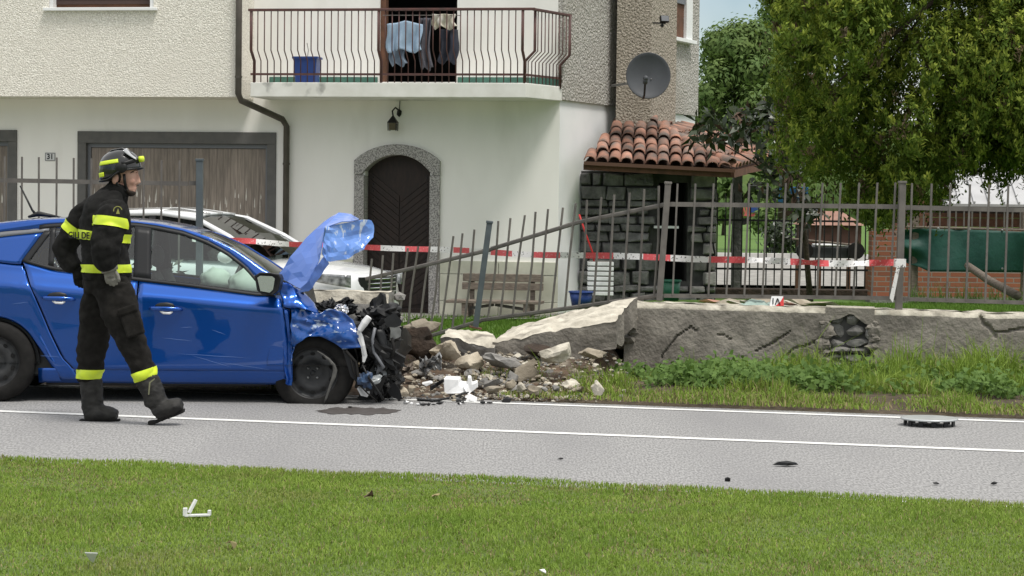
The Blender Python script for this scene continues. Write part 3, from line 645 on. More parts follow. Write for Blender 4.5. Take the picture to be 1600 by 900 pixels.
# ------------------------------------------------------------------ boundary wall
CRACKS = [([(1032, 560), (1048, 538), (1060, 522), (1080, 511), (1090, 518)], .010), ([(1110, 525), (1128, 523), (1142, 530)], .008), ([(1180, 548), (1200, 540), (1222, 526), (1235, 518)], .010), ([(1222, 560), (1242, 544), (1262, 538), (1280, 536)], .012),
    ([(1270, 536), (1296, 528), (1312, 512), (1330, 500), (1334, 488)], .016), ([(1366, 534), (1372, 520), (1352, 512), (1340, 500)], .012), ([(1532, 494), (1538, 508), (1552, 518), (1556, 526)], .02), ([(1552, 520), (1575, 518), (1600, 514), (1640, 512)], .014)]
CSEG = []
for pl_, wd_ in CRACKS:
    rq = random.Random(len(CSEG)); pp_ = []
    for (x0, y0), (x1, y1) in zip(pl_, pl_[1:]):
        for k in range(4): pp_.append((lerp(x0, x1, k/4)+rq.uniform(-1.5, 1.5), lerp(y0, y1, k/4)+rq.uniform(-1.5, 1.5)))
    pp_.append(pl_[-1]); w3_ = [wall_at(*q) for q in pp_]
    CSEG += [((a-W1).dot(WD), a.z, (b-W1).dot(WD), b.z, wd_) for a, b in zip(w3_, w3_[1:])]
def groove(s, z):
    d = 0
    for a, b, c_, e, w_ in CSEG:
        if s < min(a, c_)-.05 or s > max(a, c_)+.05: continue
        t = max(0, min(1, ((s-a)*(c_-a)+(z-b)*(e-b))/((c_-a)**2+(e-b)**2+1e-9))); r = math.hypot(s-a-(c_-a)*t, z-b-(e-b)*t); w_ = w_*(.95+.5*noise.noise(V((s*9, z*9, 5)))); d = max(d, 1-sstep(w_*.4, w_*1.1, r))
    return -.03*d
def crack_face(m, s0, s1, zt0, zt1, zb, th, nu=60, nv=10, seed=0):
    """front face with uneven relief, a top and a back"""
    def top(s): return lerp(zt0, zt1, (s-s0)/(s1-s0))+.012*noise.noise(V((s*4, seed, 1)))+.006*noise.noise(V((s*14, seed, 2)))
    def ff(u, v):
        s = lerp(s0, s1, u); z = lerp(zb, top(s), v); return WP(s, groove(s, z)+.018*noise.noise(V((s*2.5, z*2.2, seed)))+.006*noise.noise(V((s*11, z*11, seed)))-.03*max(0, v-.95)/.05, z)
    k0 = len(m.m); m.grid(ff, nu, nv, 0)
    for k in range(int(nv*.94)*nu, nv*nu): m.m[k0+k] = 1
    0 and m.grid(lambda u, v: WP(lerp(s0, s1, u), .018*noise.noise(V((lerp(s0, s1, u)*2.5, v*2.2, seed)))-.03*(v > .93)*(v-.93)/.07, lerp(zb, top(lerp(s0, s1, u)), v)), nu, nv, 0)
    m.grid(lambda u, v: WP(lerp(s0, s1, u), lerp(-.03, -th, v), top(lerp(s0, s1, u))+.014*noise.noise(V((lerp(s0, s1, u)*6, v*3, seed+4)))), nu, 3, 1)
    m.grid(lambda u, v: WP(lerp(s0, s1, u), -th, lerp(top(lerp(s0, s1, u)), zb, v)), nu, 2, 0)
TH = .26
sR0, sR1 = ws(975), ws(1600)+5
zR = lambda x, y: wall_at(x, y).z
zl_, zr_ = zR(985, 472), zR(1600, 490); slope = (zr_-zl_)/(ws(1600)-ws(985))
def wtop(s): return zl_+slope*(s-ws(985))
sh0, sh1 = ws(1290), ws(1366)                               # hole in the plaster with stones
wallR = thing('garden_wall', 'cracked grey concrete garden wall with patch of bare stones', 'wall', WP(0, 0, 0))
for a, b, sd_ in ((sR0, sh0, 1), (sh1, sR1, 2)):
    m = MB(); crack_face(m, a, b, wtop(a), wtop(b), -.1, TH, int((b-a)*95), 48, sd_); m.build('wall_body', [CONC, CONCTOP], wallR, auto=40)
m = MB(); zh = wtop(sh0)-.045; m.hexa([WP(sh0, -.06, -.1), WP(sh1, -.06, -.1), WP(sh1, -TH, -.1), WP(sh0, -TH, -.1), WP(sh0, -.06, zh), WP(sh1, -.06, zh), WP(sh1, -TH, zh), WP(sh0, -TH, zh)]); m.build('wall_core', MORTAR, wallR)
m = MB()
# irregular coping left above the hole
prof = [(sh0, wtop(sh0)-.10), (lerp(sh0, sh1, .3), wtop(sh0)-.07), (lerp(sh0, sh1, .48), wtop(sh0)-.03), (lerp(sh0, sh1, .56), wtop(sh0)-.035), (lerp(sh0, sh1, .8), wtop(sh0)-.11), (sh1, wtop(sh1)-.13)]
for (a, za), (b, zb) in zip(prof, prof[1:]):
    q = [WP(a, .0, za-.02), WP(b, .0, zb-.02), WP(b, -TH, zb-.02), WP(a, -TH, za-.02), WP(a, .004, max(za-.015, wtop(a)+.004)), WP(b, .004, max(zb-.015, wtop(b)+.004)), WP(b, -TH, wtop(b)), WP(a, -TH, wtop(a))]
    m.hexa(q)
m.build('broken_coping', CONC, wallR)
m = MB()
for (a, za), (b, zb) in zip(prof, prof[1:]): m.hexa([WP(a, -.012, wtop(a)-.012), WP(b, -.012, wtop(b)-.012), WP(b, -TH, wtop(b)-.012), WP(a, -TH, wtop(a)-.012), WP(a, -.02, wtop(a)+.012), WP(b, -.02, wtop(b)+.010), WP(b, -TH, wtop(b)+.010), WP(a, -TH, wtop(a)+.012)])
m.build('coping_top', CONCTOP, wallR)
rn = random.Random(8); z = -.02
row = 0
while z < zh-.05:
    h = rn.uniform(.06, .13); s = sh0+.01
    while s < sh1-.03:
        wd = min(rn.uniform(.10, .24), sh1-s); m = MB()
        m.rock((0, 0, 0), (wd*.6, .07, h*.62), rn.randint(0, 9999), 2, .25, 9); me = m.mesh('stone', STONELIGHT, smooth=False)
        inst('stone', me, wallR, frame(WP(s+wd/2, -.075+rn.uniform(-.02, .012), z+h/2), WD, -WN, V((0, 0, 1)))); s += wd
    z += h
for k in range(22):        # ragged plaster edge round the bare stones
    s = rn.choice((sh0, sh1))+rn.uniform(-.02, .02); z = rn.uniform(.05, .56); m = MB(); m.rock((0, 0, 0), (rn.uniform(.03, .075), .035, rn.uniform(.03, .07)), k+300, 2, .4, 3)
    inst('plaster_lump', m.mesh('plaster_lump', CONC), wallR, frame(WP(s, -.012, z), WD, -WN, V((0, 0, 1))))
# broken left end of the right wall
rn = random.Random(21)
for k in range(16):
    m = MB(); s = sR0+rn.uniform(-.22, .1); z = rn.uniform(.02, .6); m.rock(WP(s-(.6-z)*.25, rn.uniform(-.25, .02), z), (rn.uniform(.05, .12), rn.uniform(.05, .1), rn.uniform(.04, .08)), k+50, 1, .3, 4); m.build('broken_masonry', [CONC, STONE, CONCGREY][k % 3], wallR)
# left piece of the wall
sL1 = ws(606)
wallL = thing('garden_wall', 'broken end of the concrete garden wall behind the wrecked engine', 'wall', WP(sL1, 0, 0))
m = MB(); zz = zR(560, 456); crack_face(m, sL1-9, sL1, zz+.05, zz, -.1, TH, 130, 8, 5)
m.add([WP(sL1, 0, -.1), WP(sL1, -TH, -.1), WP(sL1, -TH, zz), WP(sL1, -.03, zz)], [(0, 1, 2, 3)], 0); m.build('wall_body', [CONCGREY, CONCTOP], wallL, auto=40)
for k in range(5):
    m = MB(); m.rock(WP(sL1+rn.uniform(-.05, .08), rn.uniform(-.2, 0), zz-.05-.1*k), (.07, .06, .05), k+90, 1, .3, 4); m.build('broken_masonry', CONCTOP if k == 1 else CONCGREY, wallL)

# ------------------------------------------------------------------ fallen slabs and rubble
def slab(name, pix_top, Ys, hgt, label, mats, seed, parent=None):
    """upper face given by pixels with depths; extruded down, with broken edges"""
    top = [P(x, y, Y) for (x, y), Y in zip(pix_top, Ys)]; rn = random.Random(seed)
    n = 12; a, b, c, d = top                        # a front-left b front-right c back-right d back-left
    m = MB(); 
    def tp(u, v):
        p = a.lerp(b, u).lerp(d.lerp(c, u), v); e = min(u, 1-u, v, 1-v)
        return p+V((0, 0, .035*noise.noise(p*5)+.022*noise.noise(p*15)-.02*(1-min(1, e*8))))+V((.05*noise.noise(p*5), .04*noise.noise(p*6+V((5, 5, 5))), 0))
    m.grid(tp, 24, 12, 1)
    def bt(u, v): return tp(u, v)+V((.02*noise.noise(tp(u, v)*4), .03, -hgt*(1+.45*noise.noise(tp(u, v)*4+V((seed, 0, 0))))))
    def side(f0, f1): m.grid(lambda u, v: (lambda A, B: A.lerp(B, v)+V((.012, .012, 0))*noise.noise(A*7+V((0, 0, v*4))))(f0(u), f1(u)), 24, 6, 0)
    side(lambda u: tp(u, 0), lambda u: bt(u, 0)); side(lambda u: tp(u, 1), lambda u: bt(u, 1))
    side(lambda u: tp(0, u), lambda u: bt(0, u)); side(lambda u: tp(1, u), lambda u: bt(1, u)); m.grid(bt, 24, 12, 0)
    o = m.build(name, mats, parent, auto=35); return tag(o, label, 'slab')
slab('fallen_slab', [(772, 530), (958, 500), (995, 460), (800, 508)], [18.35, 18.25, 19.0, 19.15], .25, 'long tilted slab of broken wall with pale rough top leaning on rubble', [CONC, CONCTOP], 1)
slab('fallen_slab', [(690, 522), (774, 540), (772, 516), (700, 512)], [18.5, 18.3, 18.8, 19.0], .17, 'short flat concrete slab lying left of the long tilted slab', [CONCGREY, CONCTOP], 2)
def boulder(x, y, Y, rx, ry, rz, mt, label, seed, sub=2, name='boulder', rot=0):
    m = MB(); R = Matrix.Rotation(rot, 3, 'Y'); m.rock(P(x, y, Y), (rx*1.1, ry*1.1, rz*1.1), seed, 3, .4, 10, R); return tag(m.build(name, mt, None, auto=30), label, 'stone', 'loose stones of the broken wall')
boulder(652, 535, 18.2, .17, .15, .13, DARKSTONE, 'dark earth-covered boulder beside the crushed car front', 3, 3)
boulder(655, 512, 18.35, .15, .14, .07, STONE, 'pale cap stone on top of the dark earth-covered boulder', 4, 2)
boulder(699, 548, 18.1, .13, .11, .09, STONE, 'pale stone between the dark boulder and the short slab', 6, 2)
boulder(738, 566, 17.9, .12, .1, .075, STONE, 'rounded pale stone below the short flat slab', 7, 2)
boulder(788, 566, 17.8, .15, .1, .06, CONCGREY, 'flat grey stone under left end of the long slab', 8, 2, rot=.2)
boulder(821, 580, 17.7, .12, .1, .09, STONE, 'big tan stone below the middle of the long slab', 9, 2)
boulder(873, 553, 17.7, .17, .1, .07, CONCTOP, 'pale wedge-shaped stone leaning under the long slab', 10, 2, rot=-.3)
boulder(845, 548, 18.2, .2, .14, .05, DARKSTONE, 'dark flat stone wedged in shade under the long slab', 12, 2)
boulder(800, 592, 17.6, .06, .06, .055, CONCGREY, 'small round grey stone in front of the big tan stone', 13, 1)
boulder(925, 552, 17.9, .1, .08, .05, STONE, 'stone beneath the right end of the long slab', 14, 2)
boulder(935, 608, 16.7, .05, .05, .055, CONCTOP, 'pale stone in the weeds right of the rubble', 15, 2)
rn = random.Random(31)
for k in range(120):
    x = rn.triangular(610, 985, 830); Y = rn.uniform(17.0, 18.9); r = rn.choice([.025, .03, .04, .05, .065]); p = P(x, 560, Y)
    heap = .05+.2*sstep(17.2, 18.7, Y)*(1 if x > 690 else .7)
    m = MB(); m.rock((p.x, p.y, heap+rn.uniform(0, .06)), (r*rn.uniform(.8, 1.5), r, r*rn.uniform(.45, .9)), k+200, 2, .4, 8, Matrix.Rotation(rn.uniform(-.6, .6), 3, 'Y'))
    tag(m.build('rubble_stone', [STONE, STONE, CONCTOP, CONCGREY, STONELIGHT][k % 5], None, auto=30), 'small %s loose stone in the rubble %s' % (['tan', 'brown', 'pale cream', 'grey', 'dark grey'][k % 5], 'near the crushed car front' if x < 690 else 'below the short slab' if x < 780 else 'below the long tilted slab' if x < 900 else 'at the broken wall end'), 'stone', 'small rubble stones')
m = MB(); rn = random.Random(61)       # grit and crumbs too many to count
for k in range(1500):
    x = rn.triangular(596, 1000, 800); Y = rn.uniform(16.9, 18.9); p = P(x, 560, Y); r = rn.choice([.008, .01, .014, .02]); e = sstep(596, 650, x)*(1-sstep(940, 1005, x))
    m.rock((p.x, p.y, .02+.28*sstep(17.0, 18.7, Y)*e+rn.uniform(-.01, .03)), (r*rn.uniform(.8, 1.6), r, r*.7), k, 1, .3, 2, None, rn.choice([0, 0, 1, 2]))
tag(m.build('rubble_grit', [STONE, CONCTOP, CONCGREY]), kind='stuff')
m = MB()       # earth heap under the rubble
def hfn(u, v):
    x = lerp(590, 1010, u); p1_ = P(x, 560, 19.2); s_ = (p1_-C_MID).dot(RD); p0_ = RP(s_, O_FAR+.1); p = p0_.lerp(V((p1_.x, p1_.y, 0)), v); e = sstep(0, .15, u)*(1-sstep(.85, 1, u))*sstep(0, .75, v)
    return V((p.x, p.y, -.02+(.30*e)+.05*noise.noise(V((p.x*4, p.y*4, 2)))*e+.02*noise.noise(V((p.x*13, p.y*13, 2)))*e))
m.grid(hfn, 90, 50); struct(m.build('earth_heap', mat('heap_earth', (.13, .085, .055), (.07, .05, .035), 7, .95, .8, 30, .03, c3=(.22, .19, .15), s3=5, lo3=.52, hi3=.66), smooth=True))

# ------------------------------------------------------------------ iron fences
def fence_run(parent, A, B, zt, ztr, zbr, zb, n, lean=V((0, 0, 0)), i0=0, i1=None, rb=(0, 0), thick=.016, up=None):
    """pickets between A and B; heights are absolute at both ends as (a,b) tuples"""
    def at_(t, hz): return A.lerp(B, t)+V((0, 0, lerp(hz[0], hz[1], t)))
    up = up or V((0, 0, 1)); rn = random.Random(int(A.x*100))
    for i in range(n):
        t = (i+.5)/n; lo_, hi_ = at_(t, zb), at_(t, zt); L = hi_.z-lo_.z
        m = MB(); m.bar(lo_, hi_+lean*L+V((rn.uniform(-.004, .004), 0, 0)), thick, thick, up=(0, 1, 0)); m.build('picket', IRON, parent)
    for hz, wd in ((ztr, .04), (zbr, .034)):
        f = lambda t: at_(t, hz)+lean*(lerp(hz[0], hz[1], t)-lerp(zb[0], zb[1], t))
        m = MB(); m.bar(f(0), f(1), .012, wd); m.build('rail', IRON, parent)
def post(parent, foot, head, w_, mt=IRON):
    m = MB(); m.bar(foot, head, w_, w_, up=(0, 1, 0)); d = (head-foot).normalized(); m.bar(head-d*.01, head+d*.012, w_+.012, w_+.012, up=(0, 1, 0)); return m.build('post', mt, parent, bevel=.004)
YF = lambda x: wall_at(x, 460, -TH/2)
fr_r = thing('iron_fence', 'straight grey iron picket fence standing on the cracked wall', 'fence', YF(1400))
pA = P(1032, 462, YF(1032).y); pB = P(1406, 482, YF(1406).y)
def base(p): return V((p.x, p.y, 0))
def seg_h(x, yt, Y): return P(x, yt, Y).z
YA, YB, YE = YF(1036).y, YF(1408).y, YF(1700).y
fence_run(fr_r, base(P(1037, 462, YA)), base(P(1405, 470, YB)), (seg_h(1044, 287, YA), seg_h(1405, 285, YB)), (seg_h(1040, 319, YA), seg_h(1405, 323, YB)), (seg_h(1036, 462, YA), seg_h(1405, 466, YB)), (seg_h(1036, 461, YA), seg_h(1405, 466, YB)), 13, V((.03, 0, 0)))
fence_run(fr_r, base(P(1405, 470, YB)), base(P(1736, 470, YE)), (seg_h(1405, 286, YB), seg_h(1736, 292, YE)), (seg_h(1405, 324, YB), seg_h(1736, 331, YE)), (seg_h(1405, 467, YB), seg_h(1736, 477, YE)), (seg_h(1405, 467, YB), seg_h(1736, 476, YE)), 11, V((.012, 0, 0)))
post(fr_r, P(1030, 470, YA-.01), P(1044, 286, YA-.01), .052); post(fr_r, P(1404, 486, YB-.01), P(1410, 285, YB-.01), .058)
# bent, pushed-back panel
bent = thing('iron_fence', 'bent iron picket fence panel sagging behind the rubble', 'fence', P(755, 515, 20.6))
nA, nB, nC = P(1036, 462, YA), P(745, 510, 20.6), P(548, 530, 22.2)
def bent_run(xa, ybot_a, ytop_a, yrail_a, Ya, xb, ybot_b, ytop_b, yrail_b, Yb, n, shift_a, shift_b, ends=False):
    bots = lambda t: P(xa, ybot_a, Ya).lerp(P(xb, ybot_b, Yb), t)
    tops = lambda t: P(xa+shift_a, ytop_a, Ya).lerp(P(xb+shift_b, ytop_b, Yb), t)
    rn = random.Random(int(xa))
    for i in range(n):
        t = (i+.5)/n; m = MB(); a, b = bots(t), tops(t); mid = a.lerp(b, .5)+V((rn.uniform(-.015, .015), rn.uniform(-.02, .02), 0)); m.tube([a, mid, b+V((rn.uniform(-.02, .02), rn.uniform(-.03, .03), rn.uniform(-.01, .01)))], .0105, 4); m.build('picket', IRON, bent)
    fa = (yrail_a-ybot_a)/(ytop_a-ybot_a); fb = (yrail_b-ybot_b)/(ytop_b-ybot_b)
    N = 8; m = MB(); m.tube([bots(i/N).lerp(tops(i/N), lerp(fa, fb, i/N)) for i in range(N+1)], [(.02, .007)]*(N+1), 6, ax=(0, 0, 1)); m.build('rail', IRON, bent)
    m = MB(); m.tube([bots(i/N)+V((0, 0, .012)) for i in range(N+1)], [(.02, .007)]*(N+1), 6, ax=(0, 0, 1)); m.build('rail', IRON, bent)
bent_run(1034, 463, 287, 319, YA, 893, 483, 316, 347, 19.85, 6, 10, 14)
bent_run(893, 483, 316, 347, 19.85, 752, 502, 348, 389, 20.7, 7, 14, 20)
bent_run(752, 503, 350, 390, 20.7, 560, 560, 406, 436, 22.0, 11, 20, 14)
post(bent, P(743, 512, 20.6), P(765, 347, 20.55), .055, IRONBLUE); m = MB(); q = P(743, 512, 20.6); m.box(q, (.12, .12, .015), Matrix.Rotation(.2, 3, 'Y')); m.build('base_plate', BROWNWOOD, bent)
# left fence
fl_ = thing('iron_fence', 'upright iron picket fence behind the firefighter', 'fence', P(150, 400, 19.6))
yl = lambda x: wall_at(x, 400, -TH/2).y
xl0, xl1 = -87, 295
fence_run(fl_, base(P(xl0, 400, yl(xl0))), base(P(xl1-2, 400, yl(xl1))), (seg_h(xl0, 242, yl(xl0)), seg_h(xl1, 251, yl(xl1))), (seg_h(xl0, 280, yl(xl0)), seg_h(xl1, 287, yl(xl1))), (.78, .78), (.75, .75), 14)
for yy in (286, None):
    m = MB(); a = P(295, yy, yl(295)) if yy else base(P(295, 400, yl(295)))+V((0, 0, .78)); b = P(312, yy+.5, yl(312)) if yy else base(P(312, 400, yl(312)))+V((0, 0, .78)); m.bar(a, b, .012, .04); m.build('rail', IRON, fl_)
post(fl_, base(P(312, 400, yl(312)-.02))+V((0, 0, .6)), P(312, 250, yl(312)-.02), .06, IRONBLUE)
# ------------------------------------------------------------------ barrier tape
tp = [(300, 373, 22.4), (332, 375, 22.5), (400, 378, 22.7), (462, 381, 22.9), (520, 384, 22.9), (585, 386, 22.8), (700, 391, 22.0), (800, 396, 21.0), (900, 399, 20.3), (1040, 403, 19.45), (1130, 405, 19.2), (1220, 409, 19.05), (1310, 411, 18.9), (1406, 411, 18.75)]
pts = []
for (x0, y0, Y0), (x1, y1, Y1) in zip(tp, tp[1:]):
    for k in range(12): pts.append((lerp(x0, x1, k/12), lerp(y0, y1, k/12), lerp(Y0, Y1, k/12)))
pts.append(tp[-1])
m = MB(); rows = []
for i, (x, y, Y) in enumerate(pts):
    tw = .35*math.sin(i*.31)+(.5*math.sin(i*.9) if x > 1150 else 0); c = P(x, y+1.0*math.sin(i*.23), Y); h = .029
    up_ = V((0, math.sin(tw), math.cos(tw))); rows.append((c-up_*h, c+up_*h))
acc = 0.0
for i in range(len(rows)-1):
    acc += (rows[i+1][0]-rows[i][0]).length; k = int(acc/.36) % 2
    m.add([rows[i][0], rows[i+1][0], rows[i+1][1], rows[i][1]], [(0, 1, 2, 3)], k)
q = P(1406, 411, 18.68); m.box(q, (.09, .09, .07), None, 0); m.add([q+V((-.03, -.05, 0)), q+V((.0, -.05, 0)), q+V((-.06, -.04, -.34)), q+V((-.09, -.04, -.3))], [(0, 1, 2, 3)], 0)
tag(m.build('barrier_tape', [TAPEWHITE, TAPERED]), 'red and white plastic barrier tape stretched along the fences', 'barrier tape')
# ------------------------------------------------------------------ bench against the house
bu0, bu1 = fuz(702, 470, .6)[0], fuz(840, 470, .6)[0]
t = thing('garden_bench', 'weathered wooden garden bench against the house wall', 'bench', F((bu0+bu1)/2, .5, ZG))
zst = fuz(770, 470, .7)[1]
for k in range(3):
    q = MB(); fbox(q, bu0-.02, bu1+.05, .32+k*.15, .45+k*.15, zst-.04, zst); q.build('seat_plank', WOODGREY, t, bevel=.006)
for k, (ya, yb) in enumerate(((428, 440), (442, 453))):
    za, zb2 = fuz(780, ya, .25)[1], fuz(780, yb, .25)[1]; q = MB(); fbox(q, bu0+.12-.01*k, bu1+.02, .22, .26, zb2, za); q.build('back_plank', WOODGREY, t, bevel=.006)
for u in (bu0+.2, bu1-.18):
    q = MB(); fbox(q, u, u+.09, .35, .44, ZG, zst-.041); q.build('leg', WOODGREY, t); q = MB(); fbox(q, u, u+.09, .64, .73, ZG, zst-.041); q.build('leg', WOODGREY, t)
    q = MB(); fbox(q, u+.01, u+.07, .15, .21, ZG+.1, fuz(780, 428, .25)[1]); q.build('back_post', WOODGREY, t)
q = MB(); um = (bu0+bu1)/2; q.bar(F(bu0+.25, .55, ZG+.2), F(um, .55, zst-.06), .04); q.bar(F(bu1-.15, .55, ZG+.2), F(um+.02, .555, zst-.06), .04); q.build('brace', IRON, t)
# ------------------------------------------------------------------ things by the oven
p = P(938, 430, 30.6); t = thing('plastic_crate', 'white plastic crate wrapped in film in front of the oven', 'crate', V((p.x, p.y, .15)))
zt_, zb_ = P(938, 408, 30.6).z, P(938, 462, 30.6).z
for k in range(7):
    q = MB(); z = lerp(zb_, zt_, (k+.1)/7); q.box((p.x, p.y, z+.028), (.36, .3, .05)); q.build('crate_slat', WHITEPL, t, bevel=.004)
q = MB(); q.box((p.x, p.y, (zt_+zb_)/2), (.34, .28, zt_-zb_)); q.build('crate_core', CONCGREY, t)
p = P(1049, 450, 29.6); t = thing('watering_bucket', 'dark green plastic bucket behind the fence post by the oven', 'bucket', p)
q = MB(); z0, z1 = P(1049, 470, 29.6).z, P(1049, 437, 29.6).z; q.tube([(p.x, p.y, z0), (p.x, p.y, z1-.02)], [.10, .125], 16); q.build('body', GREENPL, t, smooth=True)
q = MB(); q.tube([(p.x, p.y, z1-.02), (p.x, p.y, z1)], [.14, .135], 16); q.build('rim', GREENPL, t)
p = P(908, 465, 30.2); q = MB(); z0, z1 = P(908, 478, 30.2).z, P(908, 457, 30.2).z
t = thing('blue_tub', 'blue plastic tub at the corner of the house', 'tub', (p.x, p.y, z0)); q.tube([(p.x, p.y, z0), (p.x, p.y, z1)], [.13, .165], 16); q.build('body', BLUEPL, t, smooth=True)
q = MB(); q.tube([(p.x, p.y, z1), (p.x, p.y, z1+.02)], [.18, .175], 16); q.build('rim', BLUEPL, t)
q = MB(); q.tube([P(905, 335, 30.4), P(915, 365, 30.4), P(926, 395, 30.45), P(930, 420, 30.5)], .013, 6); tag(q.build('broom_handle', REDPL, smooth=True), 'thin red handle leaning on the oven wall', 'handle')
# evidence marker on the wall
mk = wall_at(1213, 470, -.1); t = thing('evidence_marker', 'white and red evidence marker with black numeral on the wall top', 'marker', mk)
zb_, zt_ = P(1213, 478, mk.y).z, P(1213, 463, mk.y).z; w_ = .06
q = MB(); q.hexa([mk*0+V((mk.x-w_, mk.y-.03, zb_)), V((mk.x+w_, mk.y-.03, zb_)), V((mk.x+w_, mk.y+.04, zb_)), V((mk.x-w_, mk.y+.04, zb_)), V((mk.x-w_*.7, mk.y, zt_)), V((mk.x+w_, mk.y, zt_)), V((mk.x+w_, mk.y+.01, zt_)), V((mk.x-w_*.7, mk.y+.01, zt_))]); q.build('marker_body', WHITEPL, t, bevel=.002)
q = MB(); q.add([V((mk.x-w_*.2, mk.y-.034, zb_)), V((mk.x+w_+.002, mk.y-.034, zb_)), V((mk.x+w_+.002, mk.y-.005, zt_)), V((mk.x+w_*.6, mk.y-.018, lerp(zb_, zt_, .5)))], [(0, 1, 2, 3)]); q.build('red_panel', REDPL, t)
q = MB(); h = zt_-zb_
q.bar(V((mk.x-.032, mk.y-.030, zb_+.2*h)), V((mk.x-.030, mk.y-.014, zb_+.82*h)), .009, .003); q.build('numeral_stroke', BLACKINK, t)
q = MB(); q.bar(V((mk.x-.012, mk.y-.033, zb_+.15*h)), V((mk.x+.008, mk.y-.016, zb_+.8*h)), .010, .003); q.build('numeral_stroke', BLACKINK, t)
q = MB(); q.bar(V((mk.x+.03, mk.y-.036, zb_+.15*h)), V((mk.x+.010, mk.y-.017, zb_+.8*h)), .010, .003); q.build('numeral_stroke', BLACKINK, t)
# debris behind the wall: broken tiles, timber, crumpled sheet
rn = random.Random(77)
for k in range(26):
    x = rn.uniform(1108, 1285); Y = rn.uniform(19.6, 22.5); p = P(x, 470, Y); z = garden_z(p.x, p.y)+rn.uniform(.02, .10)
    q = MB(); R = Matrix.Rotation(rn.uniform(-.4, .4), 3, 'Z') @ Matrix.Rotation(rn.uniform(-.3, .3), 3, 'Y') @ Matrix.Rotation(rn.uniform(-.3, .3), 3, 'X')
    q.rock((p.x, p.y, z), (rn.uniform(.1, .3), rn.uniform(.06, .15), rn.uniform(.02, .04)), k, 1, .3, 4, R)
    tag(q.build('debris_fragment', [CONCTOP, TILE, CONCGREY, STONE][k % 4], None, auto=30), 'broken flat fragment on the ground behind the wall near the marker', 'debris', 'fragments behind the wall')
q = MB(); pc = wall_at(1185, 473, -.14)
q.grid(lambda u, v: V((pc.x+lerp(-.16, .14, u), pc.y+lerp(-.05, .12, v), pc.z-.035+.05*abs(noise.noise(V((u*5, v*4, 1))))+.04*math.sin(u*3.1)*math.sin(v*3.1))), 16, 10)
tag(q.build('crumpled_sheet', mat('pale_green_sheet', (.35, .45, .40), (.22, .30, .27), 9, .5), smooth=True, thick=.004), 'crumpled pale green sheet on the wall left of the marker', 'plastic sheet')
# ------------------------------------------------------------------ background right of the house
def gz(x, y): return garden_z(x, y)
ZBk = .2
m = MB(); a, b = P(1100, 412, 36), P(1420, 412, 36)     # pale paved path
m.grid(lambda u, v: V((lerp(-2, 40, u), lerp(36, 52, v), ZBk+.05)), 40, 8)
struct(m.build('paved_path', mat('pale_paving', (.34, .33, .30), (.2, .19, .175), 6, .9, .4, 10, .02)))
m = MB(); m.box((18, 52.2, ZBk+.12), (44, .3, .22)); struct(m.build('path_kerb', mat('kerb_stone', (.62, .61, .58), (.5, .49, .47), 4, .9)))
# dark fence further back
bf = thing('iron_fence', 'dark thin iron fence in front of the pale path', 'fence', P(1240, 435, 33))
k = 0; x = P(1120, 400, 33).x
while x < P(1420, 400, 33).x:
    q = MB(); q.bar((x, 33, ZBk), (x, 33, P(1240, 303, 33).z), .018); q.build('picket', BLACKPL, bf); x += .125
for yy in (345, 421):
    q = MB(); z = P(1240, yy, 33).z; q.bar((P(1115, yy, 33).x, 33, z), (P(1420, yy, 33).x, 33, z), .02, .03); q.build('rail', BLACKPL, bf)
m = MB(); xa = P(1110, 450, 31.8).x; xb = P(1365, 450, 31.8).x; m.box(((xa+xb)/2, 31.9, .22), (xb-xa, .3, .26)); tag(m.build('low_kerb_wall', DARKSTONE, bevel=.02), 'low dark kerb below the thin dark iron fence', 'kerb')
# small handcart
p = P(1300, 405, 34); t = thing('flatbed_cart', 'dark grey flatbed trailer with a pole on it behind the fence', 'trailer', V((p.x, 34, ZBk)))
za, zb = P(1300, 385, 34).z, P(1300, 403, 34).z
q = MB(); q.box((p.x, 34.3, (za+zb)/2), (.72*1.1, .9, za-zb)); q.build('cart_bed', mat('cart_grey', (.05, .055, .06), (.035, .038, .04), 6, .6), t, bevel=.015)
q = MB(); q.box((p.x-.02, 34.1, za+.02), (.5, .5, .03)); q.build('cart_load', PLASTERW, t, bevel=.01)
q = MB(); q.tube([P(1235, 373, 33.8), P(1345, 384, 33.8)], .018, 6); q.build('pole', WOODGREY, t)
for xx in (1246, 1280, 1326, 1354):
    q = MB(); a = P(xx, 408, 33.6); q.bar((a.x, a.y, ZBk), (a.x, a.y, P(xx, 405, 33.6).z), .06); q.build('cart_leg', BROWNWOOD, t)
for xx in (1258, 1338):
    q = MB(); a = P(xx, 392, 33.75); q.tube([(a.x-.0, a.y, a.z), (a.x, a.y+.1, a.z)], .13, 16); q.build('wheel', RUBBER, t)
# brown canopy hut
p = P(1306, 360, 55); t = thing('garden_shed', 'brown tent-like garden shed beyond the pale path', 'shed', V((p.x, 55, ZBk)))
x0, x1 = P(1264, 360, 55).x, P(1346, 360, 55).x; ze = P(1300, 352, 55).z; zr = P(1300, 330, 55).z; xm = (x0+x1)/2
q = MB(); q.box((xm, 56.2, (ze+ZBk)/2), (x1-x0, 2.4, ze-ZBk)); q.build('shed_wall', mat('shed_dark', (.07, .03, .022), (.05, .022, .016), 5, .8), t)
q = MB(); q.add([(x0-.1, 54.9, ze), (x1+.1, 54.9, ze), (x1+.1, 57.5, ze), (x0-.1, 57.5, ze), (lerp(x0, x1, .3), 56, zr), (lerp(x0, x1, .75), 56.3, zr)], [(0, 1, 5, 4), (1, 2, 5), (2, 3, 4, 5), (3, 0, 4), (0, 3, 2, 1)]); q.build('shed_roof', mat('shed_canvas', (.30, .17, .13), (.24, .135, .10), 4, .9), t)
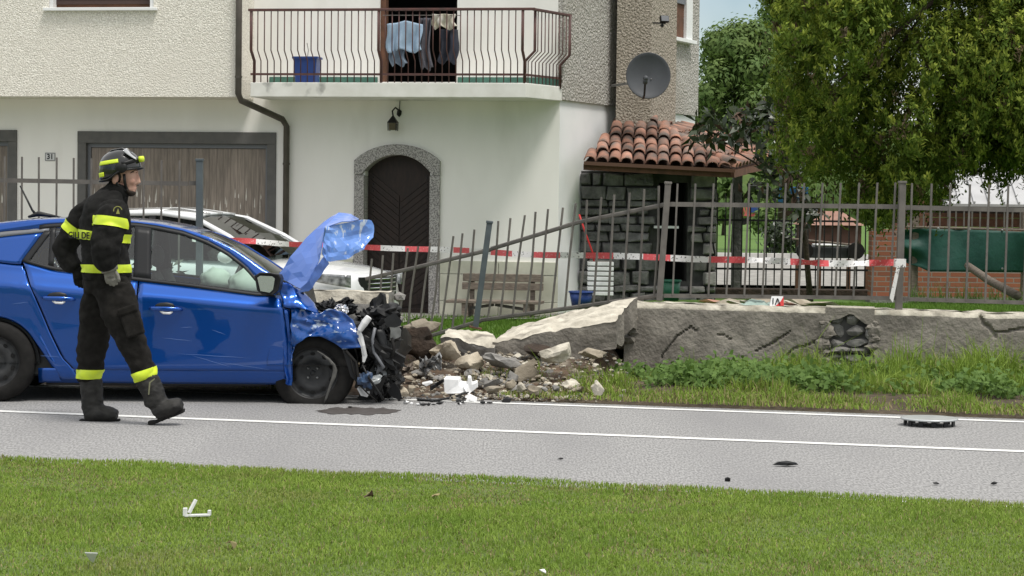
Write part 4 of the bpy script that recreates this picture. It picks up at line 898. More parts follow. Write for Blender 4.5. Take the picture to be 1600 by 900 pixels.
# green round shrub
def leaves(name, centers, normals, L, Wd, mt, parent=None, jit=.6, seed=1, mats=None, mi=None, pref=None, pw=1.0):
    """leaf-shaped quads; the face looks along the normal, the blade points along pref"""
    rg = np.random.default_rng(seed); N = len(centers); nl = normals/np.maximum(np.linalg.norm(normals, axis=1), 1e-6)[:, None]
    nrm = nl+rg.normal(0, jit, (N, 3)); nrm /= np.linalg.norm(nrm, axis=1)[:, None]
    a = rg.normal(0, 1, (N, 3))
    if pref is not None: a = a*.45+np.array(pref)*pw
    a -= nrm*(a*nrm).sum(1)[:, None]; a /= np.linalg.norm(a, axis=1)[:, None]; t = np.cross(nrm, a)
    Ls = (L*rg.uniform(.6, 1.25, N))[:, None]; Ws = (Wd*rg.uniform(.7, 1.2, N))[:, None]; c = centers
    v = np.stack([c, c+a*Ls*.5+t*Ws*.5+nrm*Ls*.06, c+a*Ls-nrm*Ls*.1, c+a*Ls*.5-t*Ws*.5+nrm*Ls*.06], 1).reshape(-1, 3)
    me = bpy.data.meshes.new(name); me.vertices.add(len(v)); me.vertices.foreach_set('co', v.ravel().astype(np.float32))
    me.loops.add(4*N); me.loops.foreach_set('vertex_index', np.arange(4*N)); me.polygons.add(N); me.polygons.foreach_set('loop_start', np.arange(N)*4); me.polygons.foreach_set('loop_total', np.full(N, 4))
    for q in (mats or [mt]): me.materials.append(q)
    if mi is not None: me.polygons.foreach_set('material_index', mi.astype(np.int32))
    me.update(); return obj(name, me, parent)
def lobe_pts(lobes, per, seed, r0=.7):
    rg = np.random.default_rng(seed); C, Nn = [], []
    for (c, r) in lobes:
        k = max(4, int(per*r[0]*r[2]*12)); d = rg.normal(0, 1, (k, 3)); d /= np.linalg.norm(d, axis=1)[:, None]
        rad = rg.uniform(r0, 1.05, k)[:, None]; C.append(np.array(c)+d*np.array(r)*rad); Nn.append(d)
    return np.concatenate(C), np.concatenate(Nn)
def spray(C, Nn, k, spread, seed):
    rg = np.random.default_rng(seed); C2 = np.repeat(C, k, 0)+rg.normal(0, spread, (len(C)*k, 3)); return C2, np.repeat(Nn, k, 0)
def trunk(parent, base, top, r, limbs, seed=0):
    q = MB(); b, t_ = V(base), V(top); mid = b.lerp(t_, .5)+V((r*.6, 0, 0)); q.tube([b, mid, t_], [r, r*.75, r*.35], 10)
    for L in limbs:
        a = b.lerp(t_, L[0]); q.tube([a, a.lerp(V(L[1]), .5)+V((0, 0, .1)), V(L[1])], [r*.4, r*.28, r*.1], 7)
    return q.build('trunk', BARK, parent, smooth=True)
def simple_tree(name, label, x, ytop, ybase, Y, rpx, seed, leafm, L=.3, n=40, per=22, group=None, dens=9):
    b = P(x, ybase, Y); tpt = P(x, ytop, Y); t = thing(name, label, 'tree', (b.x, b.y, ZBk-.3), group); rn = random.Random(seed); s = Y/FPX
    H = tpt.z-b.z; lobes = []
    for k in range(n):
        an = rn.uniform(0, 6.28); hh = rn.uniform(.12, .95); rad = rpx*s*math.sin(math.pi*min(.92, hh*.85+.12))*math.sqrt(rn.random())
        r = rn.uniform(.18, .34)*rpx*s; lobes.append(((b.x+rad*math.cos(an), b.y+rad*math.sin(an), b.z+H*hh-.0), (r, r, r*.85)))
    C, Nn = lobe_pts(lobes, per, seed); C, Nn = spray(C, Nn, dens, max(.16, L*.5) if Y > 50 else L*.5, seed)
    leaves('crown', C, Nn+np.array([0, 0, .25]), L, L*.5, leafm, t, .55, seed)
    trunk(t, (b.x, b.y, ZBk-.3), (b.x, b.y, b.z+H*.7), .04*H*.5+.06, [(.4+.1*k, lobes[k][0]) for k in range(5)]); return t
simple_tree('deciduous_tree', 'tall leafy tree behind the right corner of the house', 1150, 44, 260, 62, 84, 3, LEAFD, .17, 80, 9, dens=26)
simple_tree('deciduous_tree', 'second leafy tree between the house tree and conifer, against the sky', 1222, -20, 250, 66, 60, 4, LEAFD, .17, 60, 9, dens=26)
simple_tree('deciduous_tree', 'small tree far behind the oven roof post', 1130, 270, 345, 100, 26, 5, LEAFD, .4, 20, 2.2)
simple_tree('deciduous_tree', 'far tree right of the red truck', 1205, 255, 340, 130, 34, 6, LEAFD, .5, 22, 1.6)
simple_tree('deciduous_tree', 'far tree behind the blue tarpaulin', 1250, 240, 345, 140, 36, 7, LEAFD, .5, 22, 1.6)
simple_tree('round_shrub', 'clipped dark green shrub on the far lawn', 1219, 356, 396, 58, 20, 8, LEAFM, .16, 26, 9)
simple_tree('round_shrub', 'small bush beside the red truck on the far lawn', 1198, 330, 356, 90, 20, 9, LEAFD, .3, 18, 4)
m = MB()
for k in range(60):
    x = -30+k*4; m.rock((x+random.uniform(-1, 1), 190+random.uniform(-3, 3), 1.5), (4.5, 3, random.uniform(3, 6.5)), k, 2, .4, 0)
tag(m.build('far_woodland', LEAFD, smooth=True), kind='stuff')
# far truck and tarpaulin
p = P(1172, 340, 120); t = thing('truck', 'red truck with blue panel far across the lawn', 'truck', V((p.x, 120, ZBk)))
q = MB(); q.box((p.x, 121, P(1172, 330, 120).z), (1.0, 2.2, .62)); q.build('cab', mat('truck_red', (.5, .1, .1), rough=.5), t, bevel=.05)
q = MB(); q.box((p.x+.25, 119.85, P(1172, 327, 120).z), (.5, .1, .35)); q.build('blue_panel', BLUEPL, t)
for dx in (-.35, .3):
    q = MB(); c = P(1172, 346, 120); q.tube([(c.x+dx, 119.9, c.z), (c.x+dx, 120.3, c.z)], .2, 14); q.build('wheel', RUBBER, t)
q = MB(); q.box((p.x, 121, P(1172, 342, 120).z), (1.0, 2.0, .12)); q.build('chassis', BLACKPL, t)
p = P(1240, 305, 60); t = thing('blue_awning', 'bright blue tarpaulin stretched on posts far behind the fence', 'tarpaulin', V((p.x, 60, ZBk)))
a, b = P(1218, 292, 60), P(1263, 318, 60); q = MB(); q.grid(lambda u, v: V((lerp(a.x, b.x, u), 60+.08*math.sin(u*9)+.3*v, lerp(a.z, b.z, v))), 12, 6); q.build('tarpaulin_sheet', BLUETARP, t, thick=.01)
for xx in (1226, 1245):
    q = MB(); c = P(xx, 300, 59.9); q.bar((c.x, 59.9, ZBk), (c.x, 59.9, a.z+.05), .05); q.build('post', BLACKPL, t)
q = MB(); c = P(1249, 335, 70); t = thing('sign_post', 'small red sign among the far bushes', 'sign', (c.x, 70, ZBk))
for k in range(3): w_ = MB(); w_.ball((c.x, 70, P(1249, 328+k*7, 70).z), .1, 2); w_.build('red_light', REDPL, t)
q.bar((c.x, 70.12, ZBk), (c.x, 70.12, P(1249, 325, 70).z), .06); q.build('pole', IRON, t)
# brick wall with wooden boards, metal-roofed building, tarp
def brickmat():
    m = bpy.data.materials.new('brick'); m.use_nodes = True; n = m.node_tree.nodes; L = m.node_tree.links; b = n['Principled BSDF']; b.inputs['Roughness'].default_value = .9
    tc = n.new('ShaderNodeTexCoord'); mp = n.new('ShaderNodeMapping'); mp.inputs['Rotation'].default_value = (math.pi/2, 0, 0); bt = n.new('ShaderNodeTexBrick')
    bt.inputs['Scale'].default_value = 1; bt.inputs['Brick Width'].default_value = .26; bt.inputs['Row Height'].default_value = .072; bt.inputs['Mortar Size'].default_value = .008
    bt.inputs['Color1'].default_value = (.34, .115, .06, 1); bt.inputs['Color2'].default_value = (.24, .085, .05, 1); bt.inputs['Mortar'].default_value = (.26, .22, .19, 1)
    L.new(tc.outputs['Object'], mp.inputs[0]); L.new(mp.outputs[0], bt.inputs['Vector']); L.new(bt.outputs[0], b.inputs['Base Color'])
    bp = n.new('ShaderNodeBump'); bp.inputs['Strength'].default_value = .6; bp.inputs['Distance'].default_value = .01; bp.invert = True; L.new(bt.outputs['Fac'], bp.inputs['Height']); L.new(bp.outputs[0], b.inputs['Normal']); return m
BR = brickmat(); YW = 31.0
xa, xb = P(1362, 400, YW).x, P(1362, 400, YW).x+9; zt_ = P(1500, 362, YW).z
t = thing('brick_wall', 'low red brick wall behind the green tarp', 'wall', ((xa+xb)/2, YW, ZBk))
q = MB(); q.box(((xa+xb)/2, YW+.15, (zt_-.2)/2+.02), (xb-xa, .3, zt_+.2)); q.build('brickwork', BR, t)
q = MB(); q.box(((xa+xb)/2, YW+.14, -.02+.24), (xb-xa+.05, .42, .12)); q.build('footing', CONCGREY, t)
x = xa+.05
while x < xb:
    q = MB(); q.box((x, YW+.05, zt_+.12), (.02, .02, .34)); q.build('short_bar', IRON, t); x += .115
bl = thing('outbuilding', 'brown wooden outbuilding with pale ribbed metal roof at the right', 'building', (P(1540, 330, 42).x, 42, ZBk))
x0 = P(1395, 330, 42).x; x1 = x0+9; ze = P(1540, 319, 42).z; zr = P(1540, 292, 42).z
k = 0; z = .3
while z < ze:
    q = MB(); q.box(((x0+x1)/2, 42.3+.004*(k % 2), z+.09), (x1-x0, .1, .172)); q.build('board', BROWNWOOD, bl); z += .18; k += 1
xr0 = P(1478, 318, 41).x
q = MB(); q.add([(xr0-.05, 41, ze), (x1+.3, 41, ze), (x1+.3, 44, zr+.55), (xr0+.35, 44, zr+.55)], [(0, 1, 2, 3)]); ro = q.build('roof', METALROOF, bl, thick=.05)
for k in range(22):
    xx = xr0+k*.28; q = MB(); q.bar((xx-.02, 41, ze+.03), (xx+.36, 44, zr+.58), .035); q.build('roof_rib', METALROOF, ro)
q = MB(); q.bar((x0, 41.6, ze-.1), (x1, 41.6, ze-.1), .1, .16); q.build('eave_beam', mat('dark_beam', (.03, .02, .016), rough=.8), bl)
# green tarp hung on a rope with posts
YT = 29.6
t = thing('green_tarp', 'dark green tarpaulin screen hung on a rail behind the fence', 'tarpaulin', (P(1500, 430, YT).x, YT, gz(6, YT)))
def tfn(u, v):
    x = lerp(1406, 1680, u); y = lerp(356+8*u, lerp(404, 424, min(1, u*6))+2*u, v); Yq = YT+.03*math.sin(u*22)+.06*math.sin(u*7+v*2)+.10*(1-sstep(0, .2, u))*math.sin(v*9)
    return P(x, y+3*math.sin(u*30)*(1-sstep(0, .15, u)), Yq)
q = MB(); q.grid(tfn, 70, 16); q.build('tarp_sheet', GREENTARP, t, smooth=True, thick=.006)
q = MB(); q.tube([P(1412, 354, YT+.06), P(1690, 362, YT+.06)], .014, 6); q.build('rope_rail', WOODGREY, t)
for xx in (1428, 1600):
    q = MB(); a = P(xx, 460, YT+.15); q.bar((a.x, a.y, gz(a.x, a.y)-.1), (a.x, a.y, P(xx, 328, YT+.15).z), .085); q.build('post', WOODGREY, t)
for xx, yy in ((1466, 357), (1515, 359), (1566, 360), (1515, 419), (1566, 420)):
    q = MB(); q.ball(P(xx, yy, YT-.05), .018, 1); q.build('eyelet', METALGREY, t)
q = MB(); q.tube([P(1512, 415, 29.3), P(1545, 438, 28.5), P(1590, 462, 27.6)], [.05, .055, .06], 8); tag(q.build('timber_pole', WOODGREY, smooth=True), 'grey timber pole leaning below the green tarp', 'pole')
# ------------------------------------------------------------------ conifer and magnolia
rn = random.Random(11); lobes = []
bot = [(1195, 215), (1215, 260), (1240, 300), (1300, 322), (1345, 345), (1372, 372), (1400, 362), (1425, 345), (1462, 335), (1488, 292), (1520, 284), (1600, 272), (1700, 280), (1900, 290)]
for k in range(230):
    x = rn.uniform(1222, 1900); y = rn.uniform(-260, 340); Y = 24.7+rn.uniform(-1.1, 1.5); r = rn.uniform(.16, .36); rp = r*FPX/Y
    left = 1203+14*math.sin(y*.03)+(18 if y > 150 else 0)
    if x-rp*.9 < left: x = left+rp*.9
    if y+rp*1.5 > interp(x, bot): y = interp(x, bot)-rp*1.5-rn.uniform(0, 25)
    c = P(x, y, Y); lobes.append(((c.x, c.y, c.z), (r, r, r*1.6)))
for xq_ in range(1476, 1900, 17):          # lower fringe over the metal roof
    for yq_ in (262, 235, 205):
        r = rn.uniform(.14, .2); c = P(xq_+rn.uniform(-8, 8), yq_+rn.uniform(-8, 8), 24.6+rn.uniform(-.4, .8)); lobes.append(((c.x, c.y, c.z), (r, r, r*1.3)))
for x, y in ((1380, 335), (1372, 350), (1395, 330), (1360, 325)):
    c = P(x, y, 24.6); lobes.append(((c.x, c.y, c.z), (.13, .13, .2)))
cb = P(1668, 470, 25.4); con = thing('conifer', 'large drooping conifer with yellow-green foliage at the upper right', 'tree', (cb.x, cb.y, .3))
C, Nn = lobe_pts(lobes, 46, 5, .78); rg = np.random.default_rng(2); KS = 24     # upright flame-shaped sprays
ax_ = Nn*.55+np.array([0, -.12, .85])+rg.normal(0, .22, C.shape); ax_ /= np.linalg.norm(ax_, axis=1)[:, None]; ln_ = rg.uniform(.12, .26, len(C))
tt = rg.random((len(C), KS)); pos = C[:, None, :]+ax_[:, None, :]*(tt*ln_[:, None])[:, :, None]+rg.normal(0, 1, (len(C), KS, 3))*(.034*(1.05-tt))[:, :, None]
Cq = pos.reshape(-1, 3); Nq = np.repeat(Nn, KS, 0)+np.array([0, -.15, .2]); br = np.repeat(rg.random(len(C)) < .05, KS); tip = (tt.ravel()+rg.normal(0, .15, len(Cq)) > np.repeat(rg.uniform(.25, .95, len(C)), KS))  # young yellow tips, their share raised to stand in for yellow light
mi = np.where(br, 1, np.where(tip, 2, 0)); axq = np.repeat(ax_, KS, 0)
K2 = 40000; xk = rg.uniform(1225, 1900, K2); yk = rg.uniform(-260, 340, K2); bo_ = np.interp(xk, [b_[0] for b_ in bot], [b_[1] for b_ in bot]); gk = yk < bo_-22; xk, yk = xk[gk], yk[gk]      # inner foliage and twigs
C2 = np.array([P(a, b, 25.9+.5*math.sin(a*.05)+.4*math.sin(b*.07))[:] for a, b in zip(xk, yk)])+rg.normal(0, .2, (len(xk), 3)); N2 = np.tile([0., -1., .3], (len(xk), 1))
mi2 = (rg.random(len(xk)) < .35).astype(int)
leaves('crown', np.concatenate([Cq, C2]), np.concatenate([Nq, N2]), .07, .024, None, con, .5, 7, [LEAFC, LEAFC2, LEAFC3], np.concatenate([mi, mi2]), (0, -.1, 1), .9)
trunk(con, (cb.x, cb.y, .2), (cb.x, cb.y, 7), .11, [(.25+.08*k, lobes[k*3][0]) for k in range(9)])
lobes = []; rn = random.Random(12)
for k in range(44):
    x = rn.uniform(1098, 1262); y = rn.uniform(165, 330)
    if x < 1180 and y > 215: continue
    if x > 1215 and y < 190: continue
    c = P(x, y, 29+rn.uniform(-.6, .8)); lobes.append(((c.x, c.y, c.z), (.2, .2, .16)))
mg = P(1268, 470, 29.6); mag = thing('magnolia_tree', 'dark glossy-leaved magnolia between the tiled roof and the conifer', 'tree', (mg.x, mg.y, .2))
C, Nn = lobe_pts(lobes, 26, 9, .4); Nn = Nn+np.array([0, -.2, .35]); C, Nn = spray(C, Nn, 4, .03, 3); mi = (np.random.default_rng(4).random(len(C)) < .14).astype(int)
leaves('crown', C, Nn, .20, .08, None, mag, .6, 8, [LEAFM, LEAFMB], mi)
trunk(mag, (mg.x, mg.y, .1), (mg.x-.3, mg.y, 2.6), .045, [(.4+.05*k, lobes[k*3][0]) for k in range(9) if k*3 < len(lobes)])
# shrubs behind the left fence, seen through the car windows
for x, yt, lab in ((92, 392, 'leafy shrub behind the fence seen through the rear car window'), (262, 396, 'leafy shrub behind the fence seen through the front car window')):
    t = thing('shrub', lab, 'shrub', V((P(x, 440, 21).x, 21, 0))); rn = random.Random(x); c0_ = P(x, yt, 21); lob = []
    for k in range(9): lob.append(((c0_.x+rn.uniform(-.25, .25), 21+rn.uniform(-.2, .2), rn.uniform(.3, c0_.z-.1)), (.12, .12, .14)))
    C, Nn = lobe_pts(lob, 120, x, .2); leaves('foliage', C, Nn+np.array([0, 0, .6]), .12, .05, LEAFM, t, .8, x)
    q = MB()
    for k in range(6): q.tube([(c0_.x+rn.uniform(-.06, .06), 21, 0), lob[k][0]], .008, 5)
    q.build('stems', BARK, t)
# ------------------------------------------------------------------ blue crashed hatchback
WB = 2.52
gF, gR = G(487, 632, 0), G(-11, 628, 0)
ch = (gF-gR); car_len_k = ch.length/WB; CX = ch.normalized(); CY = V((-CX.y, CX.x, 0)); CS = car_len_k
def CP(x, y, z): return gF+(CX*x+CY*(y+.86)+V((0, 0, z)))*CS     # local: front wheel contact at (0,-.86,0); y=-.86 is the near side
car = thing('crashed_car', 'blue hatchback with crushed front end and torn-up bonnet', 'car', CP(-1.25, 0, 0))
def carpix(x, y, yl=-.86):                                       # pixel on the plane local y = yl -> local x,z
    d = ray(x, y); o = CP(0, yl, 0); p = C0+d*((o-C0).dot(CY)/d.dot(CY)); r = (p-gF)/CS; return r.dot(CX), r.z
def L(pts): return [carpix(*p) for p in pts]
zc_pts = [(-3.4, .97)]+L([(0, 443), (110, 452), (212, 461), (330, 471), (446, 481)])+[(.6, .78)]
roof_pts = [(-3.35, 1.24), (-3.1, 1.33), (-2.8, 1.39)]+L([(0, 346), (40, 342), (90, 340), (150, 341), (200, 344), (240, 348), (280, 356), (320, 368), (360, 386), (400, 411), (444, 441)])
top_pts = [(-3.2, 1.2)]+L([(40, 362), (64, 357), (100, 355), (160, 354), (205, 355), (240, 360), (280, 368), (320, 383), (350, 399), (380, 421), (402, 446)])
bot_pts = [(-2.9, 1.2)]+L([(30, 409), (78, 422), (212, 439), (300, 449), (402, 462)])
def zc(x): return interp(x, zc_pts)
def zroof(x): return interp(x, roof_pts)
def ztop(x): return interp(x, top_pts)
def zbelt(x): return interp(x, bot_pts)
PR = [(-.9, -.17), (-.72, -.10), (-.62, -.066), (-.5, -.042), (-.25, -.022), (-.05, .0), (-.004, 0), (.02, -.022), (.10, -.100), (.16, -.125), (.5, -.245), (.62, -.30)]
def hw(x, z):
    plan = .865-.10*sstep(-2.2, -3.35, x)-.03*sstep(-.3, .5, x)
    dzz = z-zc(x)
    b = interp(dzz, PR) if dzz > -.25 else interp(z, [(.10, -.12), (.16, -.085), (.2, -.062), (.27, -.046), (.45, -.032), (max(.5, zc(x)-.25), -.022)])
    return plan+b-.02*(z-zc(x) < -.2)*0
def panel(name, mt, xa, xb, zlo, zhi, parent=car, nu=24, nv=12, off=0.0, side=-1, thick=.004, crown=None):
    m = MB()
    def fn(u, v):
        z = lerp(.5, 1, v)
        x = lerp(xa(.6), xb(.6), u); zz = lerp(zlo(x), zhi(x), v)
        for _ in range(4): x = lerp(xa(zz), xb(zz), u); zz = lerp(zlo(x), zhi(x), v)
        return CP(x, side*(hw(x, zz)+off), zz)
    m.grid(fn, nu, nv); return m.build(name, mt, parent, smooth=True, thick=thick, recalc=False)
def K(v): return lambda *_: v
R_W, X_R = .325, -WB
def arch_z(x, cx, r, z0=.30): return z0+math.sqrt(max(0, r*r-(x-cx)**2))
def sill(x): return .17
def rdoor_rear(z):                                               # rear edge of the rear door
    return interp(z, sorted([(a[1], a[0]) for a in L([(30, 410), (44, 440), (60, 475), (78, 520), (97, 560), (112, 575)])]+[(.16, carpix(125, 580)[0])]))
xB = carpix(214, 520)[0]; xFd = lambda z: interp(z, [(.15, carpix(450, 600)[0]), (.5, carpix(449, 540)[0]), (.8, carpix(441, 478)[0])])
near_far = ((-1, car), (1, car))
for sd_ in (-1, 1):
    # doors
    dz = lambda x: .235+.0*x
    d1 = panel('front_door', BLUEPAINT, K(xB+.006), (lambda z: xFd(z)-.004), K(.26), zbelt, nu=30, nv=26, side=sd_)
    d2 = panel('rear_door', BLUEPAINT, (lambda z: rdoor_rear(z)+.006), K(xB-.006), K(.26), zbelt, nu=24, nv=26, side=sd_)
    panel('sill', BLUEPAINT, K(X_R+.345), (lambda z: xFd(z)+.02), K(.15), K(.268), nu=30, nv=5, side=sd_, off=-.010)
    panel('sill_trim', BLACKTRIM, K(X_R+.40), K(-.36), K(.13), K(.152), nu=10, nv=2, side=sd_, off=-.015)
    # rear quarter
    panel('rear_wing', BLUEPAINT, K(-3.35), (lambda z: rdoor_rear(z)-.006), (lambda x: .30 if x < X_R-.36 else .165 if x > X_R+.365 else max(.165, arch_z(x, X_R, .365, .31))), (lambda x: zbelt(x) if x > -2.3 else lerp(1.08, 1.1, 0)+.06*sstep(-2.3, -2.9, x)), nu=60, nv=20, side=sd_)
    # roof side pillar from cowl to rear, and C pillar
    panel('roof_pillar', BLUEPAINT, K(-2.9), K(-.27), (lambda x: max(ztop(x), 0)+.035), (lambda x: zroof(x)-.012), nu=50, nv=3, side=sd_, off=.004)
    panel('window_trim', BLACKTRIM, K(-2.2), K(-.43), ztop, (lambda x: ztop(x)+.034), nu=40, nv=2, side=sd_, off=.003)
    panel('belt_trim', BLACKTRIM, K(-2.3), K(-.30), (lambda x: zbelt(x)-.002), (lambda x: zbelt(x)+.026), nu=40, nv=2, side=sd_, off=.006)
    xb1, xb2 = carpix(205, 400)[0], carpix(232, 400)[0]
    panel('centre_pillar', BLACKTRIM, (lambda z: xb1+.02*(1.2-z)), (lambda z: xb2-.04*(z-1.1)), (lambda x: zbelt(x)+.02), (lambda x: ztop(x)+.006), nu=4, nv=8, side=sd_, off=.004)
    panel('front_window', CARGLASS, K(xb2), K(-.43), (lambda x: zbelt(x)+.02), (lambda x: ztop(x)+.01), nu=30, nv=8, side=sd_, off=-.006, thick=0)
    panel('rear_window', CARGLASS, K(carpix(78, 400)[0]), K(xb1), (lambda x: zbelt(x)+.02), (lambda x: ztop(x)+.01), nu=16, nv=8, side=sd_, off=-.006, thick=0)
    panel('window_divider', BLACKTRIM, K(carpix(71, 400)[0]), K(carpix(80, 400)[0]), (lambda x: zbelt(x)+.02), (lambda x: ztop(x)+.006), nu=2, nv=6, side=sd_, off=.003)
    panel('quarter_window', CARGLASS, K(carpix(33, 400)[0]), K(carpix(71, 400)[0]), (lambda x: zbelt(x)+.015), (lambda x: max(zbelt(x)+.02, min(ztop(x)+.01, zbelt(x)+.02+(x-carpix(33, 400)[0])*1.8))), nu=8, nv=6, side=sd_, off=-.006, thick=0)
    # C pillar: blue area behind the quarter window with a grey floating strip
    xq = lambda z: carpix(28, 409)[0]+max(0, (z-1.11))*.68
    panel('rear_pillar', BLUEPAINT, K(-3.3), (lambda z: xq(z)), (lambda x: 1.09+.06*sstep(-2.3, -2.9, x)), (lambda x: interp(x, [(-3.3, 1.18), (-2.45, 1.31), (-2.1, 1.352)])), nu=20, nv=8, side=sd_)
    panel('quarter_frame', BLACKTRIM, (lambda z: xq(z)+.002), (lambda z: xq(z)+.06), (lambda x: zbelt(x)), (lambda x: 1.36), nu=3, nv=8, side=sd_, off=.003)
    panel('pillar_strip', GREYTRIM, K(-3.3), K(-2.12), (lambda x: interp(x, [(-3.3, 1.184), (-2.45, 1.314), (-2.1, 1.356)])), (lambda x: interp(x, [(-3.3, 1.225), (-2.45, 1.352), (-2.1, 1.38)])), nu=20, nv=2, side=sd_, off=.002)
    panel('roof_edge', BLUEPAINT, K(-3.3), K(-2.0), (lambda x: interp(x, [(-3.3, 1.228), (-2.45, 1.356), (-2.1, 1.384)])), (lambda x: zroof(x)-.012), nu=20, nv=2, side=sd_, off=.002)
    # handles
    if sd_ < 0:
        for hx, hy, dd in ((92, 466, d2), (260, 482, d1)):
            x, z = carpix(hx, hy); y = -(hw(x, z)); q = MB()
            q.tube([CP(x-.135, y-.006, z+.004), CP(x-.10, y-.028, z), CP(x, y-.034, z-.002), CP(x+.10, y-.026, z-.006), CP(x+.13, y-.004, z-.01)], [(.010, .006), (.016, .009), (.018, .010), (.016, .008), (.008, .005)], 10, ax=(0, 0, 1)); q.build('door_handle', BLUEPAINT, dd, smooth=True)
            q = MB(); q.ball(CP(x-.01, y+.006, z+.018), (.085, .02, .035), 2, Matrix((CX, CY, V((0, 0, 1)))).transposed()); q.build('handle_recess', BLACKTRIM, dd, smooth=True)
            q = MB(); q.tube([CP(x-.045, y-.022, z-.018), CP(x-.02, y-.032, z-.034), CP(x+.03, y-.032, z-.036), CP(x+.05, y-.022, z-.022)], [(.010, .005)]*4, 8, ax=(0, 0, 1)); q.build('handle_chrome', WHITEPL, dd, smooth=True)
for x0_, y0_, x1_, y1_ in ((278, 553, 392, 560), (300, 556, 360, 574), (282, 512, 300, 511), (330, 515, 352, 523), (18, 475, 44, 472), (62, 556, 92, 558), (340, 566, 420, 578), (252, 528, 300, 533)):      # scratches in the paint
    q = MB(); rs = []
    for k in range(9):
        x, z = carpix(lerp(x0_, x1_, k/8), lerp(y0_, y1_, k/8)+.25*math.sin(k*1.9)); y = -(hw(x, z)+.0015); tk = .0022*math.sin(math.pi*(k+.4)/9)
        rs.append((CP(x, y, z-tk), CP(x, y, z+tk)))
    for a_, b_ in zip(rs, rs[1:]): q.add([a_[0], b_[0], b_[1], a_[1]], [(0, 1, 2, 3)])
    q.build('paint_scratch', SCRATCH, car)
# roof skin
q = MB()
def rfn(u, v):
    x = lerp(-3.3, -.92, u); zt = zroof(x)-.015; w_ = hw(x, zt)+.004; y = lerp(-w_, w_, v); return CP(x, y, zt+.035*(1-(2*v-1)**4)*.6)
q.grid(rfn, 40, 16); q.build('roof', BLUEPAINT, car, smooth=True, thick=.01)
q = MB(); q.grid(lambda u, v: (lambda x, zt, w_: CP(x, lerp(-w_, w_, v), zt+.02*(1-(2*v-1)**2)))(lerp(-.92, -.27, u), zroof(lerp(-.92, -.27, u))-.02, hw(lerp(-.92, -.27, u), zroof(lerp(-.92, -.27, u))-.02)-.03), 16, 12); q.build('windscreen', CARGLASS, car, smooth=True)
q = MB(); q.grid(lambda u, v: CP(lerp(-3.33, -3.45, u), lerp(-.66, .66, v), lerp(1.22, .95, u)), 6, 6); q.build('tailgate_glass', DARKGLASS, car, smooth=True)
q = MB(); q.grid(lambda u, v: CP(-3.42+.05*math.sin(u*3), lerp(-.76, .76, v), lerp(.95, .25, u)), 8, 6); q.build('tailgate', BLUEPAINT, car, smooth=True, thick=.02)
q = MB(); x_, z_ = carpix(24, 341); q.tube([CP(x_+.02, 0, 1.47), CP(x_-.02, 0, 1.52), CP(x_-.12, 0, 1.72)], [.012, .009, .006], 6); q.tube([CP(x_-.05, 0, 1.462), CP(x_+.03, 0, 1.49), CP(x_+.22, 0, 1.462)], [(.01, .03), (.022, .035), (.006, .02)], 8); q.build('aerial', BLACKPL, car, smooth=True)
# cabin
q = MB(); q.hexa([CP(-3.2, -.72, .2), CP(.05, -.72, .2), CP(.05, .72, .2), CP(-3.2, .72, .2), CP(-3.2, -.72, .3), CP(.05, -.72, .3), CP(.05, .72, .3), CP(-3.2, .72, .3)]); q.build('floor_pan', BLACKPL, car)
for sy in (-1, 1):
    q = MB(); q.hexa([CP(-2.9, sy*.77, .22), CP(-.2, sy*.77, .22), CP(-.2, sy*.79, .22), CP(-2.9, sy*.79, .22), CP(-2.9, sy*.71, .98), CP(-.2, sy*.71, .80), CP(-.2, sy*.73, .80), CP(-2.9, sy*.73, .98)]); q.build('door_lining', BLACKPL, car)
q = MB(); q.hexa([CP(-.55, -.7, .5), CP(-.05, -.7, .5), CP(-.05, .7, .5), CP(-.55, .7, .5), CP(-.55, -.7, .82), CP(-.2, -.7, .86), CP(-.2, .7, .86), CP(-.55, .7, .82)]); q.build('dashboard', BLACKPL, car, bevel=.03)
q = MB(); q.hexa([CP(.0, -.74, .15), CP(.1, -.74, .15), CP(.1, .74, .15), CP(.0, .74, .15), CP(-.15, -.74, .9), CP(-.08, -.74, .9), CP(-.08, .74, .9), CP(-.15, .74, .9)]); q.build('bulkhead', BLACKPL, car)
def seat(x, y, hb=1.02):
    q = MB(); q.tube([CP(x-.02, y, .5), CP(x-.08, y, .7), CP(x-.2, y, hb)], [(.24, .07), (.24, .07), (.2, .05)], 14, ax=CY[:]); q.tube([CP(x-.05, y, .46), CP(x+.45, y, .5)], [(.24, .08), (.24, .07)], 14, ax=CY[:]); o = q.build('seat', SEAT, car, smooth=True)
    q = MB(); q.ball(CP(x-.26, y, hb+.12), (.06, .13, .095), 2, Matrix((CX, CY, V((0, 0, 1)))).transposed()); q.build('headrest', SEAT, o, smooth=True)
seat(-1.12, -.36); seat(-1.12, .36); seat(-2.05, -.36, .98); seat(-2.05, .36, .98)
q = MB(); N = 22; q.tube([CP(-.72+.07*math.cos(2*math.pi*k/N), .36+.18*math.sin(2*math.pi*k/N), .93+.17*math.cos(2*math.pi*k/N)) for k in range(N+1)], .016, 7); q.ball(CP(-.70, .36, .93), (.05, .07, .06), 1); q.build('steering_wheel', BLACKPL, car, smooth=True)
for (ax_, ay_, az_, r_) in ((-.56, -.30, .92, (.16, .2, .13)), (-.88, .42, .93, (.14, .17, .11))):
    q = MB(); v_, f_ = ICO[3]; q.add([CP(ax_+p.x*r_[0]*(1+.25*noise.noise(p*2+V((ax_, 0, 0)))), ay_+p.y*r_[1], az_+p.z*r_[2]*(1+.3*noise.noise(p*2.3))) for p in v_], f_); q.build('airbag', AIRBAG, car, smooth=True)
